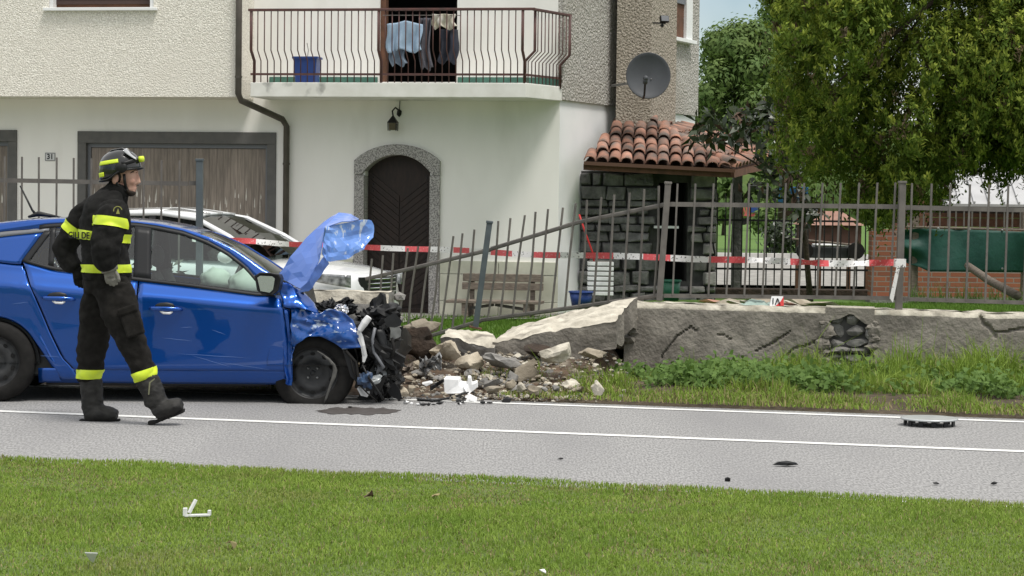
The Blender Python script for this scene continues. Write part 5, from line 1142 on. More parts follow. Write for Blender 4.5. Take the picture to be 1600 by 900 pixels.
# door mirror
mx, mz = carpix(420, 443, -.98); q = MB()
mpts = [(-.11, .06), (-.07, .088), (.02, .088), (.085, .075), (.10, .04), (.08, -.055), (.04, -.09), (-.05, -.085), (-.09, -.05)]
def mring(y, k, dx=0): return [CP(mx+a*k+dx, y, mz+b*k) for a, b in mpts]
q.loft([mring(-1.05, .86), mring(-1.06, .97), mring(-1.02, 1.0), mring(-.94, .96, .02), mring(-.88, .6, .03)]); mo = q.build('door_mirror', BLACKTRIM, car, smooth=True)
q = MB(); q.add([CP(mx+a*.86-.012, -1.064, mz+b*.86) for a, b in [(-.085, .055), (-.06, .074), (.05, .070), (.075, .05), (.06, -.05), (.03, -.08), (-.055, -.066)]], [(0, 1, 2, 3, 4, 5, 6)]); q.build('mirror_glass', MIRROR, mo, recalc=True)
q = MB(); q.bar(CP(mx+.03, -.9, mz-.06), CP(mx+.02, -.78, mz-.07), .07, .05); q.build('mirror_arm', BLACKTRIM, mo)
# wheels
def wheel(cx, cy, sgn, z, name, steer=0, flat=False):
    o = bpy.data.objects.new(name, None); COL.objects.link(o); o.location = CP(cx, cy, z); adopt(o, car)
    q = MB(); n = 40; prof = [(.205, .0), (.215, -.012), (.235, -.02), (.30, -.012), (.318, .01), (.325, .04), (.325, .15), (.318, .18), (.22, .195)]; rings = []
    R = Matrix.Rotation(steer, 3, 'Z')
    def wp(r, d, a): 
        p = V((r*math.cos(a), d, r*math.sin(a))); zz = p.z
        if flat and zz < -.24: zz = -.24-(abs(zz)-.24)*.35; p = V((p.x*(1+.05*(r > .25)), d-(.02 if r > .25 else 0), zz))
        p = R @ p; return CP(cx+p.x, cy+sgn*-1*p.y*-1 if False else cy+p.y*(1 if sgn < 0 else -1), z+p.z)
    for r, d in prof: rings.append([wp(r, d, 2*math.pi*k/n) for k in range(n)])
    q.loft(rings, cap=False); ty = q.build('tyre', RUBBER, car, smooth=True); 
    q = MB(); prof = [(.206, .0), (.20, .004), (.196, .02), (.185, .03), (.165, .032), (.15, .018), (.11, .012), (.09, .03), (.06, .034), (.03, .03), (.001, .03)]
    q.loft([[wp(r, d, 2*math.pi*k/n) for k in range(n)] for r, d in prof], cap=False); rim = q.build('rim', STEELBLK, car, smooth=True)
    for k in range(10):
        a = 2*math.pi*(k+.5)/10; q = MB(); q.loft([[wp(.155+.014*math.cos(b), .014+dd, a+.13*math.sin(b)) for b in np.linspace(0, 2*math.pi, 9)[:-1]] for dd in (0, .012)]); q.build('rim_slot', DARK, rim)
    for k in range(4):
        a = 2*math.pi*k/4+.785; q = MB(); q.ball(wp(.052, .024, a), .011, 1); q.build('wheel_nut', METALGREY, rim)
    q = MB(); q.ball(wp(0, .024, 0), (.022, .012, .022), 1); q.build('hub_cap', STEELBLK, rim)
    bpy.data.objects.remove(o); return ty
wheel(X_R, -.845, -1, .318, 'wheel'); wheel(0, -.79, -1, .245, 'wheel', -.08, True)
wheel(X_R, .845, 1, .318, 'wheel'); wheel(0, .86, 1, .318, 'wheel')
for cx in (X_R, 0):
    for sy in (-1, 1):
        q = MB(); n = 20; r = .36; cz_ = .31
        q.loft([[CP(cx+r*math.cos(math.pi*k/n), sy*y_, cz_+r*math.sin(math.pi*k/n)) for k in range(n+1)] for y_ in (.835, .5)], cap=False)
        q.add([CP(cx+r*math.cos(math.pi*k/n), sy*.5, cz_+r*math.sin(math.pi*k/n)) for k in range(n+1)], [tuple(range(n+1))]); q.build('wheel_liner', BLACKPL, car)
# torn strip hanging from the front tyre
q = MB(); pts = [(496, 548), (504, 553), (514, 561), (522, 570), (524, 578), (522, 588), (517, 600), (513, 612), (510, 621), (507, 628)]; w3 = [CP(carpix(*p)[0], -.90, max(.02, carpix(*p)[1])) for p in pts]
q.tube(w3, [(.004, .004), (.006, .008), (.006, .012), (.006, .014), (.006, .02), (.006, .018), (.006, .012), (.005, .01), (.004, .01), (.003, .004)], 6, ax=CY[:]); q.build('torn_tyre_strip', mat('torn_strip', (.10, .097, .09), (.045, .044, .042), 20, .7), car, smooth=True)
# crumpled front wing
def cpx(x, y, dy=0.0): a = carpix(x, y, -.84+dy); return CP(a[0], -.84+dy, a[1])
def crumple(name, up, lowp, mt, amp, seed, nu=22, nv=12, dy0=0, dyf=None, thick=.006, parent=car, flatshade=True):
    m = MB(); 
    def along(pl, u):
        k = u*(len(pl)-1); i = min(int(k), len(pl)-2); t = k-i; return tuple(lerp(pl[i][j], pl[i+1][j], t) for j in range(len(pl[0])))
    def fn(u, v):
        a, b = along(up, u), along(lowp, u); x, y = lerp(a[0], b[0], v), lerp(a[1], b[1], v); d = lerp(a[2] if len(a) > 2 else 0, b[2] if len(b) > 2 else 0, v)
        n1 = noise.noise(V((x*.035, y*.045, seed))); n2 = abs(noise.noise(V((x*.08, y*.07, seed+7))))
        return cpx(x+3*noise.noise(V((x*.06, y*.06, seed+3))), y+2*noise.noise(V((x*.06, y*.06, seed+5))), d+dy0+amp*(n1*1.2+n2*.9-.3))
    m.grid(fn, nu, nv); return m.build(name, mt, parent, thick=thick, auto=None if flatshade else 60, recalc=False)
panel('wing_strip', BLUEPAINT, (lambda z: xFd(z)+.004), (lambda z: xFd(z)+.034), K(.17), K(.76), nu=4, nv=14, off=-.012)
crumple('front_wing', [(454, 481, 0), (464, 480, 0), (480, 484, .0), (497, 490, .02), (515, 482, .03), (535, 487, .03), (552, 500, .02), (566, 540, 0)],
        [(456, 566, 0), (457, 552, 0), (463, 539, -.02), (478, 527, -.03), (500, 526, -.03), (518, 533, -.03), (535, 546, -.03), (567, 544, -.02)], BLUEWORN, .045, 3, 34, 20, flatshade=False)
crumple('wing_top', [(436, 441, .02), (450, 443, .06), (466, 452, .1), (480, 462, .12), (492, 476, .12)], [(443, 480, 0), (452, 482, 0), (466, 481, 0), (482, 485, 0), (498, 491, .02)], BLUEPAINT, .04, 9, 16, 10, flatshade=False)
crumple('door_edge_fold', [(440, 480, .01), (446, 482, .02), (452, 484, .01)], [(446, 600, .01), (450, 602, .03), (456, 602, .01)], BLUEPAINT, .01, 5, 4, 12)
# bonnet folded up like a tent
crumple('bonnet', [(434, 432, .25), (455, 402, .2), (480, 372, .18), (505, 347, .18), (530, 333, .2), (548, 335, .28), (560, 343, .4)],
        [(470, 452, .0), (484, 440, -.02), (492, 420, -.03), (503, 395, -.04), (508, 356, -.02), (535, 347, .0), (560, 344, .06)], HOODUNDER, .012, 14, 12, 5, flatshade=True)
crumple('bonnet_fold', [(508, 354, -.02), (535, 349, .04), (560, 345, .1), (580, 344, .15), (583, 352, .16)], [(504, 396, -.04), (512, 411, -.02), (540, 404, .05), (566, 392, .1), (583, 372, .14)], BLUEWORN, .035, 22, 14, 8)
bpy.data.objects['bonnet_fold'].data.materials[0] = mat('bonnet_scraped', (.17, .33, .76), (.13, .27, .70), 4, .3, .1, 9, .02, spec=.2, coat=1, c3=(.6, .68, .8), s3=20, lo3=.58, hi3=.64, stretch=(1.6, 1, .5))
crumple('bonnet_corner', [(470, 452, .02), (480, 440, -.01), (494, 415, -.03), (505, 400, -.03)], [(464, 458, .03), (484, 454, .02), (503, 428, .02), (514, 412, .0)], HOODUNDER, .015, 31, 10, 5)
def star2(n, seed):
    r_ = random.Random(seed); return [(r_.uniform(.4, 1.2)*math.cos(2*math.pi*k/n), r_.uniform(.4, 1.2)*math.sin(2*math.pi*k/n)) for k in range(n)]
# engine bay wreckage: each loose lump a part
rn = random.Random(44)
def junk(name, x, y, dy, size, mt, seed, jag=.5, stretch=(1, 1, 1)):
    m = MB(); v_, f_ = ICO[3]; c = cpx(x, y, dy); R = Matrix.Rotation(rn.uniform(-1, 1), 3, 'Y') @ Matrix.Rotation(rn.uniform(-1, 1), 3, 'Z')
    m.add([c+R @ V(tuple(p[i]*size*stretch[i]*(1+jag*noise.noise(p*2.4+V((seed, seed, 0)))+.35*jag*noise.noise(p*7+V((seed, 0, seed)))) for i in range(3))) for p in v_], f_); return m.build(name, mt, car, auto=25)
for k in range(70):
    x = rn.triangular(548, 622, 590); y = rn.uniform(495, 622); 
    if x < 566 and y < 545: x += 22
    junk('wreck_piece', x, y, rn.uniform(.02, .9), rn.uniform(.03, .085), rn.choice([BLACKPL]*8+[STEELBLK, RUBBER, GREYTRIM]), k, .9, (rn.uniform(.5, 1.3), rn.uniform(.4, 1), rn.uniform(.5, 1.6)))
for k in range(14): junk('engine_piece', rn.uniform(490, 552), rn.uniform(474, 496), rn.uniform(.3, .8), rn.uniform(.03, .055), rn.choice([BLACKPL, STEELBLK]), k+80, .9, (1.4, 1, .7))
for k in range(8): junk('engine_block', rn.uniform(500, 570), rn.uniform(520, 590), rn.uniform(.5, 1.1), rn.uniform(.12, .18), STEELBLK, k+120, .5)
junk('fan_shroud', 603, 490, .2, .13, BLACKPL, 7, .5, (1, .8, .6)); junk('bumper_lump', 596, 548, .02, .13, BLACKPL, 8, .6, (.6, .5, 1.5)); junk('radiator', 608, 560, .3, .14, BLACKPL, 9, .5, (.5, 2, 1.5))
q = MB(); a = [cpx(*p) for p in ((562, 516, -.02), (570, 504, -.03), (577, 495, -.03))]; q.tube(a, [(.05, .022), (.05, .03), (.045, .026)], 10, ax=CY[:]); q.build('lamp_mount', WHITEPL, car, bevel=.006)
q = MB(); a = [cpx(*p) for p in ((560, 516, -.02), (563, 527, -.02), (567, 540, -.02), (570, 556, .0), (568, 566, .0))]; q.tube(a, [(.01, .018), (.012, .026), (.012, .02), (.01, .022), (.006, .01)], 6, ax=CY[:]); q.build('white_bracket', WHITEPL, car)
for pts in ([(586, 512), (582, 530), (584, 550), (592, 562), (600, 575)], [(548, 560), (552, 580), (560, 600), (575, 615), (590, 628)], [(566, 570), (576, 590), (590, 610), (600, 625)], [(540, 548), (556, 566), (560, 590), (556, 606)], [(612, 528), (616, 545), (612, 560)]):
    q = MB(); q.tube([cpx(x, y, -.05+.02*rn.random()) for x, y in pts], rn.choice([.006, .009, .012]), 6); q.build('hose', rn.choice([BLACKPL, GREYTRIM, RUBBER]), car, smooth=True)
q = MB(); q.grid(lambda u, v: cpx(lerp(583, 600, u)+6*math.sin(v*3), lerp(515, 570, v), .0-.03*math.sin(u*3.1)+.02*noise.noise(V((u*4, v*4, 0)))), 6, 10); q.build('bumper_skin', BLACKTRIM, car, smooth=True, thick=.004)
q = MB(); q.add([cpx(*p) for p in ((535, 545, -.03), (552, 560, -.03), (560, 600, -.02), (548, 588, -.02))], [(0, 1, 2, 3)]); q.build('liner_flap', BLACKTRIM, car, thick=.006)
junk('washer_bottle', 586, 594, .0, .055, mat('clear_plastic', (.5, .52, .52), (.3, .32, .33), 18, .2), 17, .4, (.6, .5, 1)); junk('blue_scrap', 572, 594, -.02, .07, mat('dirty_blue', (.04, .08, .16), (.03, .04, .07), 20, .4), 18, .7, (1, .4, .8))
for k in range(14):      # thin torn plates standing out of the wreck
    x, y = rn.uniform(570, 622), rn.uniform(500, 615); q = MB(); c = cpx(x, y, rn.uniform(-.04, .2)); R = Matrix.Rotation(rn.uniform(-1.5, 1.5), 3, 'Y') @ Matrix.Rotation(rn.uniform(-.6, .6), 3, 'Z')
    pl_ = [c+R @ V((a*.06, 0, b*.09)) for a, b in star2(7, k)]; q.prism(pl_, R @ V((0, .004, 0))); q.build('torn_plate', rn.choice([BLACKTRIM, BLACKPL, BLACKPL, GREYTRIM, METALGREY]), car)
# mirror-side small chrome/black trims on scuttle
junk('scuttle_trim', 450, 446, .3, .07, BLACKPL, 19, .7, (1.3, 1, .5)); junk('scuttle_trim', 463, 450, .25, .05, WHITEPL, 20, .7, (1.3, 1, .4))
for p in ((530, 482), (538, 484)): junk('bracket_piece', p[0], p[1], .05, .03, CHROME, 21, .9)

# ------------------------------------------------------------------ white parked car
wn_ = P(562, 460, 24.0); wh = math.radians(-21); WX = V((math.cos(wh), math.sin(wh), 0)); WY = V((-WX.y, WX.x, 0)); ZW = -.06
WO = V((wn_.x, wn_.y, ZW))-WX*2.2+WY*.62                    # centre of the car on the ground
wc = thing('parked_car', 'white hatchback parked in the yard behind the blue car', 'car', WO)
def WP2(x, y, z): return WO+WX*x+WY*y+V((0, 0, z))
# stations: x, halfwidth at sill, at shoulder, z shoulder, z centre(bonnet)
STN = [(-2.15, .70, .72, .80, .86), (-2.0, .80, .83, .92, .98), (-1.4, .88, .87, .95, .97), (-.4, .90, .88, .93, .95), (.55, .90, .87, .90, .97), (1.0, .90, .85, .87, .95), (1.5, .88, .82, .86, .95), (1.9, .83, .74, .82, .90), (2.1, .70, .62, .77, .84), (2.2, .48, .42, .72, .76)]
m = MB(); rings = []
def sec(s):
    x, a, b, zs, zc_ = s; h = [(a*.94, .22), (a, .38), (a, .55), (b+.01, zs-.06), (b-.05, zs), (b*.5, lerp(zs, zc_, .85)), (0, zc_)]
    pts = [WP2(x-.05*(1-abs(p[0]/a))*-1*0, -p[0], p[1]) for p in h]+[WP2(x, p[0], p[1]) for p in reversed(h[:-1])]
    return pts+[WP2(x, 0, .2)]
m.loft([sec(s) for s in STN]); wb_ = m.build('body', WHITEPAINT, wc, auto=50, sub=1)
gh = [(-2.0, .98, .70, 1.0), (-1.75, 1.30, .60, .98), (-1.2, 1.43, .58, .95), (-.3, 1.455, .60, .94), (.15, 1.40, .60, .93), (.6, 1.20, .66, .92), (1.02, .96, .76, .90)]
m = MB(); rows = []
for x, zr, w_, zb in gh: rows.append([WP2(x, -w_, zr), WP2(x, -w_*.5, zr+.03), WP2(x, 0, zr+.04), WP2(x, w_*.5, zr+.03), WP2(x, w_, zr)])
vs = [p for r in rows for p in r]
roof = MB()
for i in range(1, 4):
    for j in range(4): a, b = rows[i], rows[i+1]; roof.add([a[j], a[j+1], b[j+1], b[j]], [(0, 1, 2, 3)])
roof.build('roof', WHITEPAINT, wc, smooth=True, thick=.03)
ws_ = MB()
for i in range(4, 6):
    for j in range(4): a, b = rows[i], rows[i+1]; ws_.add([a[j], a[j+1], b[j+1], b[j]], [(0, 1, 2, 3)])
ws_.build('windscreen', DARKGLASS, wc, smooth=True)
for sy in (-1, 1):
    q = MB(); q.tube([WP2(-1.75, sy*.60, 1.29), WP2(-1.2, sy*.585, 1.43), WP2(-.3, sy*.605, 1.45), WP2(.15, sy*.61, 1.395), WP2(.6, sy*.68, 1.20), WP2(1.06, sy*.79, .93)], [(.03, .045)]*6, 8, ax=(0, 0, 1)); q.build('roof_pillar', WHITEPAINT, wc, smooth=True)
    q = MB(); top = [(-1.75, 1.28, .60), (-1.2, 1.41, .585), (-.3, 1.43, .605), (.15, 1.37, .615), (.6, 1.18, .685), (.98, .95, .79)]
    for (xa_, za_, wa_), (xb_, zb_, wb2) in zip(top, top[1:]):
        q.add([WP2(xa_, sy*wa_, za_), WP2(xb_, sy*wb2, zb_), WP2(xb_, sy*.81, .92), WP2(xa_, sy*.82, .93)], [(0, 1, 2, 3)])
    q.build('side_window', DARKGLASS, wc)
    q = MB(); q.bar(WP2(-.35, sy*.83, .92), WP2(-.42, sy*.61, 1.43), .09, .02, up=WY[:]); q.build('centre_pillar', BLACKTRIM, wc)
    q = MB(); q.ball(WP2(.72, sy*.98, .98), (.09, .10, .075), 2, Matrix((WX, WY, V((0, 0, 1)))).transposed()); q.build('door_mirror', WHITEPAINT, wc, smooth=True)
    for cx in (1.35, -1.3):
        q = MB(); n = 28; q.loft([[WP2(cx+r*math.cos(2*math.pi*k/n), sy*y_, .32+r*math.sin(2*math.pi*k/n)) for k in range(n)] for r, y_ in ((.18, .905), (.31, .912), (.325, .88), (.325, .7))]); q.build('tyre', RUBBER, wc, smooth=True)
        q = MB(); q.tube([WP2(cx, sy*.90, .32), WP2(cx, sy*.915, .32)], .19, 20); q.build('rim', METALGREY, wc)
        q = MB(); q.tube([WP2(cx, sy*.6, .34), WP2(cx, sy*.903, .34)], .37, 24); q.build('wheel_arch', BLACKTRIM, wc)
q = MB(); q.hexa([WP2(-1.6, -.5, .5), WP2(.9, -.5, .5), WP2(.9, .5, .5), WP2(-1.6, .5, .5), WP2(-1.5, -.5, .99), WP2(.8, -.5, .94), WP2(.8, .5, .94), WP2(-1.5, .5, .99)]); q.build('cabin_trim', BLACKPL, wc)
for yy in (-.33, .33):
    q = MB(); q.ball(WP2(-.35, yy, 1.0), (.08, .2, .26), 2, Matrix((WX, WY, V((0, 0, 1)))).transposed()); q.build('seat', SEAT, wc, smooth=True)
# headlight, grille
for sy in (-1, 1):
    q = MB(); q.grid(lambda u, v: WP2(lerp(1.52, 2.13, u), sy*(lerp(.875, .68, u**1.6)+.02), lerp(.83-.03*u, .66, v*(.12+.88*u**.7))), 10, 5); q.build('headlight', LENSGLASS, wc, smooth=True, thick=.03)
gr = MB(); gr.grid(lambda u, v: WP2(2.225-.10*abs(2*u-1)**2, lerp(-.5, .5, u), lerp(.77, .50, v)), 10, 2); go = gr.build('grille', BLACKPL, wc, thick=.02)
for k in range(5):
    z = .745-.05*k; q = MB(); q.tube([WP2(2.24-.10*abs(2*u-1)**2, lerp(-.48, .48, u), z) for u in np.linspace(0, 1, 9)], [(.012, .012)]*9, 6); q.build('grille_bar', CHROME, go, smooth=True)
q = MB(); q.grid(lambda u, v: WP2(2.2-.25*abs(2*u-1)**2, lerp(-.78, .78, u), lerp(.48, .2, v)), 12, 3); q.build('bumper', WHITEPAINT, wc, smooth=True, thick=.04)
# ------------------------------------------------------------------ firefighter
YP = G(157, 660).y
def B(x, y, d=0.0): return P(x, y, YP+d)                     # d: metres away from the camera
PXM = YP/FPX                                                  # metres per pixel at the person
fp = thing('person', 'firefighter in black turnout gear and helmet walking past the blue car', 'person', G(185, 660))
def fuse(mb, voxel, sm=5, wr=None):
    me = bpy.data.meshes.new('tmp'); me.from_pydata([tuple(p) for p in mb.v], [], mb.f)
    bm = bmesh.new(); bm.from_mesh(me); bmesh.ops.recalc_face_normals(bm, faces=bm.faces); bm.to_mesh(me); bm.free()
    o = bpy.data.objects.new('tmp', me); COL.objects.link(o); md = o.modifiers.new('r', 'REMESH'); md.mode = 'VOXEL'; md.voxel_size = voxel
    dg = bpy.context.evaluated_depsgraph_get(); me2 = bpy.data.meshes.new_from_object(o.evaluated_get(dg)); bpy.data.objects.remove(o); bpy.data.meshes.remove(me)
    bm = bmesh.new(); bm.from_mesh(me2); bpy.data.meshes.remove(me2)
    for _ in range(sm): bmesh.ops.smooth_vert(bm, verts=bm.verts, factor=.5, use_axis_x=True, use_axis_y=True, use_axis_z=True)
    if wr:
        bm.normal_update()
        for v in bm.verts: v.co += v.normal*wr(v.co)
    return bm
def done(bm, name, mt, parent=fp):
    me = bpy.data.meshes.new(name); bm.normal_update(); bm.to_mesh(me); me.materials.append(mt); me.polygons.foreach_set('use_smooth', [True]*len(me.polygons)); return obj(name, me, parent)
def band(bm, p, axis, h, rad, mt, name='reflective_band', off=.006, keep=None, parent=fp):
    b = bm.copy(); axis = V(axis).normalized()
    for s in (-1, 1):
        bmesh.ops.bisect_plane(b, geom=b.verts[:]+b.edges[:]+b.faces[:], plane_co=p+axis*s*h/2, plane_no=axis*s, clear_outer=True)
    kill = [f for f in b.faces if ((f.calc_center_median()-p)-axis*(f.calc_center_median()-p).dot(axis)).length > rad or (keep and not keep(f.calc_center_median()))]
    bmesh.ops.delete(b, geom=kill, context='FACES'); b.normal_update()
    for v in b.verts: v.co += v.normal*off
    o = done(b, name, mt, parent); b.free(); return o
def E(m, pts, rad, n=18): m.tube([B(*p) for p in pts], [(a*PXM, b*PXM) for a, b in rad], n, ax=(0, 1, 0))
def wrinkle(s1, a1, s2, a2, st=(1, 1, 1)):
    def f(c):
        q = V((c.x*st[0], c.y*st[1], c.z*st[2])); return a1*noise.noise(q*s1)+a2*(abs(noise.noise(q*s2+V((9, 3, 1))))-.2)
    return f
# jacket: torso + sleeves
J = MB()
E(J, [(167, 436, 0), (166, 420, 0), (164, 400, 0), (163, 375, 0), (165, 350, 0), (168, 330, 0), (174, 314, 0), (180, 303, 0), (184, 296, 0)],
  [(42, 38), (44, 38), (42, 36), (44, 38), (47, 40), (47, 37), (38, 29), (25, 22), (22, 19)])
E(J, [(178, 322, -.17), (176, 336, -.22), (172, 355, -.25), (167, 378, -.27), (165, 396, -.27), (168, 412, -.25), (172, 420, -.24)],
  [(20, 21), (23, 24), (23, 24), (22, 23), (22, 24), (19, 20), (15, 15)])
E(J, [(148, 326, .17), (128, 345, .22), (110, 368, .25), (101, 388, .27), (107, 406, .26), (119, 420, .24)],
  [(20, 22), (22, 22), (21, 20), (20, 20), (17, 18), (14, 14)])
jb = fuse(J, .0125, 4, wrinkle(6, .014, 9, .022, (1, 1, 1.4)))
done(jb, 'jacket', CLOTH)
# collar
q = MB(); E(q, [(179, 306, 0), (186, 293, 0), (188, 287, 0)], [(25, 22), (20, 18), (19, 17)], 20); q.build('collar', CLOTH, fp, smooth=True)
pw = B(165, 367, 0)
band(jb, B(163, 369, 0), (.10, 0, 1), .062, .21, HIVIS, keep=lambda c: c.y < YP+.3)
band(jb, B(167, 419, 0), (.0, 0, 1), .054, .26, HIVIS, keep=lambda c: not (c.y < YP-.2 and c.x < B(186, 419).x))
band(jb, B(172, 347, -.24), (.12, .1, 1), .066, .13, HIVIS, keep=lambda c: c.y < YP-.09)
band(jb, B(117, 358, .23), (.55, -.1, .8), .066, .13, HIVIS, keep=lambda c: c.y > YP+.02 and c.x < B(134, 350).x)
jb.free()
# lettering on the back band
def on_back(x, y): return B(x, y, 0)
bx = B(132, 368, -.13); nrm_ = V((-.55, -.83, 0)).normalized(); xx = V((.83, -.55, 0)).normalized()
text3d('GILI DE', 'back_lettering', BLACKINK, fp, frame(B(131, 367.5, 0)+V((0, -.175, 0)), xx, V((0, 0, 1)), nrm_) , .062, .001, .0015)
# sleeve badge
q = MB(); c = B(184, 329, -.335); 
for k in range(12):
    a0, a1 = math.pi*k/12+.2, math.pi*(k+1)/12+.2; q.bar(c+V((.028*math.cos(a0), 0, .028*math.sin(a0))), c+V((.028*math.cos(a1), 0, .028*math.sin(a1))), .005)
q.add([c+V((-.012, 0, -.022)), c+V((.014, 0, -.022)), c+V((.002, 0, .016))], [(0, 1, 2)]); q.build('sleeve_badge', mat('badge_thread', (.30, .30, .08), rough=.8), fp)
# trousers
T = MB()
E(T, [(166, 424, 0), (167, 440, 0), (168, 456, 0)], [(38, 37), (40, 38), (36, 36)])
E(T, [(160, 450, .10), (153, 480, .11), (148, 510, .12), (145, 538, .12), (142, 562, .11), (140, 582, .11), (140, 596, .11)], [(26, 29), (25, 28), (23, 25), (21, 24), (20, 22), (19, 19), (19, 18)])
E(T, [(176, 450, -.10), (186, 480, -.12), (196, 508, -.13), (206, 532, -.13), (215, 556, -.13), (224, 578, -.12), (229, 592, -.12)], [(27, 30), (26, 30), (24, 27), (22, 24), (20, 21), (19, 18), (18, 17)])
tb = fuse(T, .0115, 4, wrinkle(6, .012, 9, .022, (1, 1, 1.7)))
done(tb, 'trousers', TROUSER)
band(tb, B(140.5, 584, .11), (0, 0, 1), .062, .13, HIVIS)
band(tb, B(226.5, 585, -.12), (-.36, 0, 1), .062, .13, HIVIS)
tb.free()
q = MB(); c = B(206, 503, -.25); R = Matrix.Rotation(-.33, 3, 'Y'); q.box(c, (.13, .035, .20), R); q.box(c+R @ V((0, -.012, .085)), (.14, .03, .055), R); q.build('cargo_pocket', TROUSER, fp, bevel=.014)
# boots
def boot(pts, rad, sole, name='boot'):
    m = MB(); 
    for P_, R_ in zip(pts, rad): E(m, P_, R_, 16)
    b = fuse(m, .009, 3, wrinkle(12, .005, 22, .008, (1, 1, 2))); o = done(b, name, BOOT); b.free()
    q = MB(); n = len(sole)//2; top = [B(x, y, d) for x, y, d in sole]
    q.loft([[p+V((0, sy*w_, 0))+dn_ for sy, dn_ in ((-1, V((0, 0, .016))), (1, V((0, 0, .016))), (1, V((0, 0, -.010))), (-1, V((0, 0, -.010))))] for p, w_ in zip(top, (.034, .044, .044, .05, .040))]); q.build('sole', RUBBER, o, bevel=.006); return o
boot([[(141, 588, .11), (143, 605, .11), (144, 622, .11), (145, 640, .11)], [(132, 647, .11), (145, 644, .11), (160, 646, .11), (174, 648, .11), (183, 650, .11)]],
     [[(18, 18), (18, 18), (18, 17), (18, 18)], [(15, 14), (19, 17), (20, 14), (21, 12.5), (16, 9)]],
     [(125, 658, .11), (143, 659, .11), (162, 659, .11), (176, 659, .11), (187, 658, .11)])
boot([[(228, 588, -.12), (234, 602, -.12), (240, 616, -.12), (245, 632, -.12)], [(242, 648, -.12), (251, 641, -.12), (264, 637, -.12), (276, 634, -.12), (285, 632, -.12)]],
     [[(18, 18), (18, 18), (18, 18), (18, 18)], [(15, 14), (19, 17), (20, 14), (21, 12.5), (16, 9)]],
     [(232, 661, -.12), (243, 660, -.12), (259, 653, -.12), (274, 648, -.12), (288, 642, -.12)])
# boot flashes
for x, y, d in ((236, 603, -.215), ):
    q = MB(); c = B(x, y, d-.01); q.add([c+V((-.02, 0, -.06)), c+V((-.012, 0, -.06)), c+V((-.004, 0, .02)), c+V((.025, 0, .045)), c+V((.025, 0, .055)), c+V((-.014, 0, .025))], [(0, 1, 2, 3, 4, 5)]); q.build('boot_flash', mat('boot_trim', (.17, .17, .10), rough=.7), fp, thick=.004)
# body: head, neck and frame under the clothes, one continuous skin
H = MB(); hd = lambda x, y, d=0.0: B(x, y, d)
def sph(x, y, d, rx, rd, rz, rot=0): H.ball(B(x, y, d), (rx*PXM, rd*PXM, rz*PXM), 3, Matrix.Rotation(rot, 3, 'Y'))
sph(192, 266, 0, 22, 18, 25)                      # skull
sph(201, 278, 0, 14, 15, 21)                      # face mass
sph(203, 294, 0, 9, 11, 9)                        # jaw
sph(207, 299, 0, 5, 7, 5)                         # chin
H.tube([B(213, 270, 0), B(216, 279, 0), B(217.6, 284.5, 0), B(213, 287.5, 0)], [(2.5*PXM, 2.6*PXM), (2.8*PXM, 2.8*PXM), (3.6*PXM, 2.8*PXM), (3*PXM, 2*PXM)], 10, ax=(0, 1, 0))   # nose
sph(212, 268, 0, 4, 12, 3)                        # brow
sph(211.5, 292.8, 0, 2.6, 5, 1.3); sph(211.2, 295.6, 0, 2.6, 4.5, 1.4)    # lips
sph(205, 283, -.045, 6, 4, 6); sph(205, 283, .045, 6, 4, 6)            # cheeks
for s in (-1, 1):
    H.ball(B(180, 280, s*.082), (5.5*PXM, 3.2*PXM, 8.5*PXM), 2, Matrix.Rotation(.15, 3, 'Y'))
E(H, [(190, 288, 0), (186, 302, 0), (180, 318, 0), (170, 345, 0), (166, 390, 0), (167, 440, 0)], [(15, 14), (14, 14), (24, 18), (36, 26), (32, 24), (30, 26)], 14)
E(H, [(176, 332, -.18), (168, 380, -.26), (171, 420, -.245)], [(9, 9), (7, 7), (5, 6)], 10); E(H, [(150, 330, .15), (128, 345, .22), (110, 368, .25), (101, 388, .27), (107, 406, .26), (121, 424, .24)], [(8, 8), (7, 7), (6, 6), (6, 6), (6, 6), (5, 5)], 10)
E(H, [(160, 445, .09), (147, 520, .12), (141, 590, .11)], [(15, 15), (11, 11), (8, 8)], 10); E(H, [(176, 445, -.09), (203, 525, -.13), (230, 592, -.12)], [(15, 15), (11, 11), (8, 8)], 10)
hb = fuse(H, .0052, 2); body = done(hb, 'body', SKIN); hb.free()
# eyes, brows, hair, beard
for s in (-1, 1):
    q = MB(); q.ball(B(209.5, 275, s*.030), (.0085, .011, .0065), 2); q.build('eye', mat('eye_dark', (.06, .045, .04), rough=.3) if s < 0 else bpy.data.materials['eye_dark'], body, smooth=True)
    q = MB(); q.tube([B(203, 270.5, s*.058), B(208, 268.2, s*.048), B(214, 269.6, s*.022)], [.003, .0045, .003], 6); q.build('eyebrow', HAIR, body, smooth=True)
q = MB(); q.ball(B(204.5, 301, 0), (7.5*PXM, 9.5*PXM, 6*PXM), 3); q.tube([B(196, 290, -.062), B(200, 299, -.055), B(207, 302, -.03)], [.008, .012, .012], 8); q.build('beard', HAIR, body, smooth=True)
q = MB(); q.tube([B(214.5, 290, -.03), B(216, 289.6, 0), B(214.5, 290, .03)], [.003, .005, .003], 6); q.build('moustache', HAIR, body, smooth=True)
q = MB(); q.ball(B(184, 272, 0), (19*PXM, 19*PXM, 17*PXM), 3); q.ball(B(203, 262, 0), (12*PXM, 15*PXM, 6*PXM), 3); q.build('hair', HAIR, body, smooth=True)
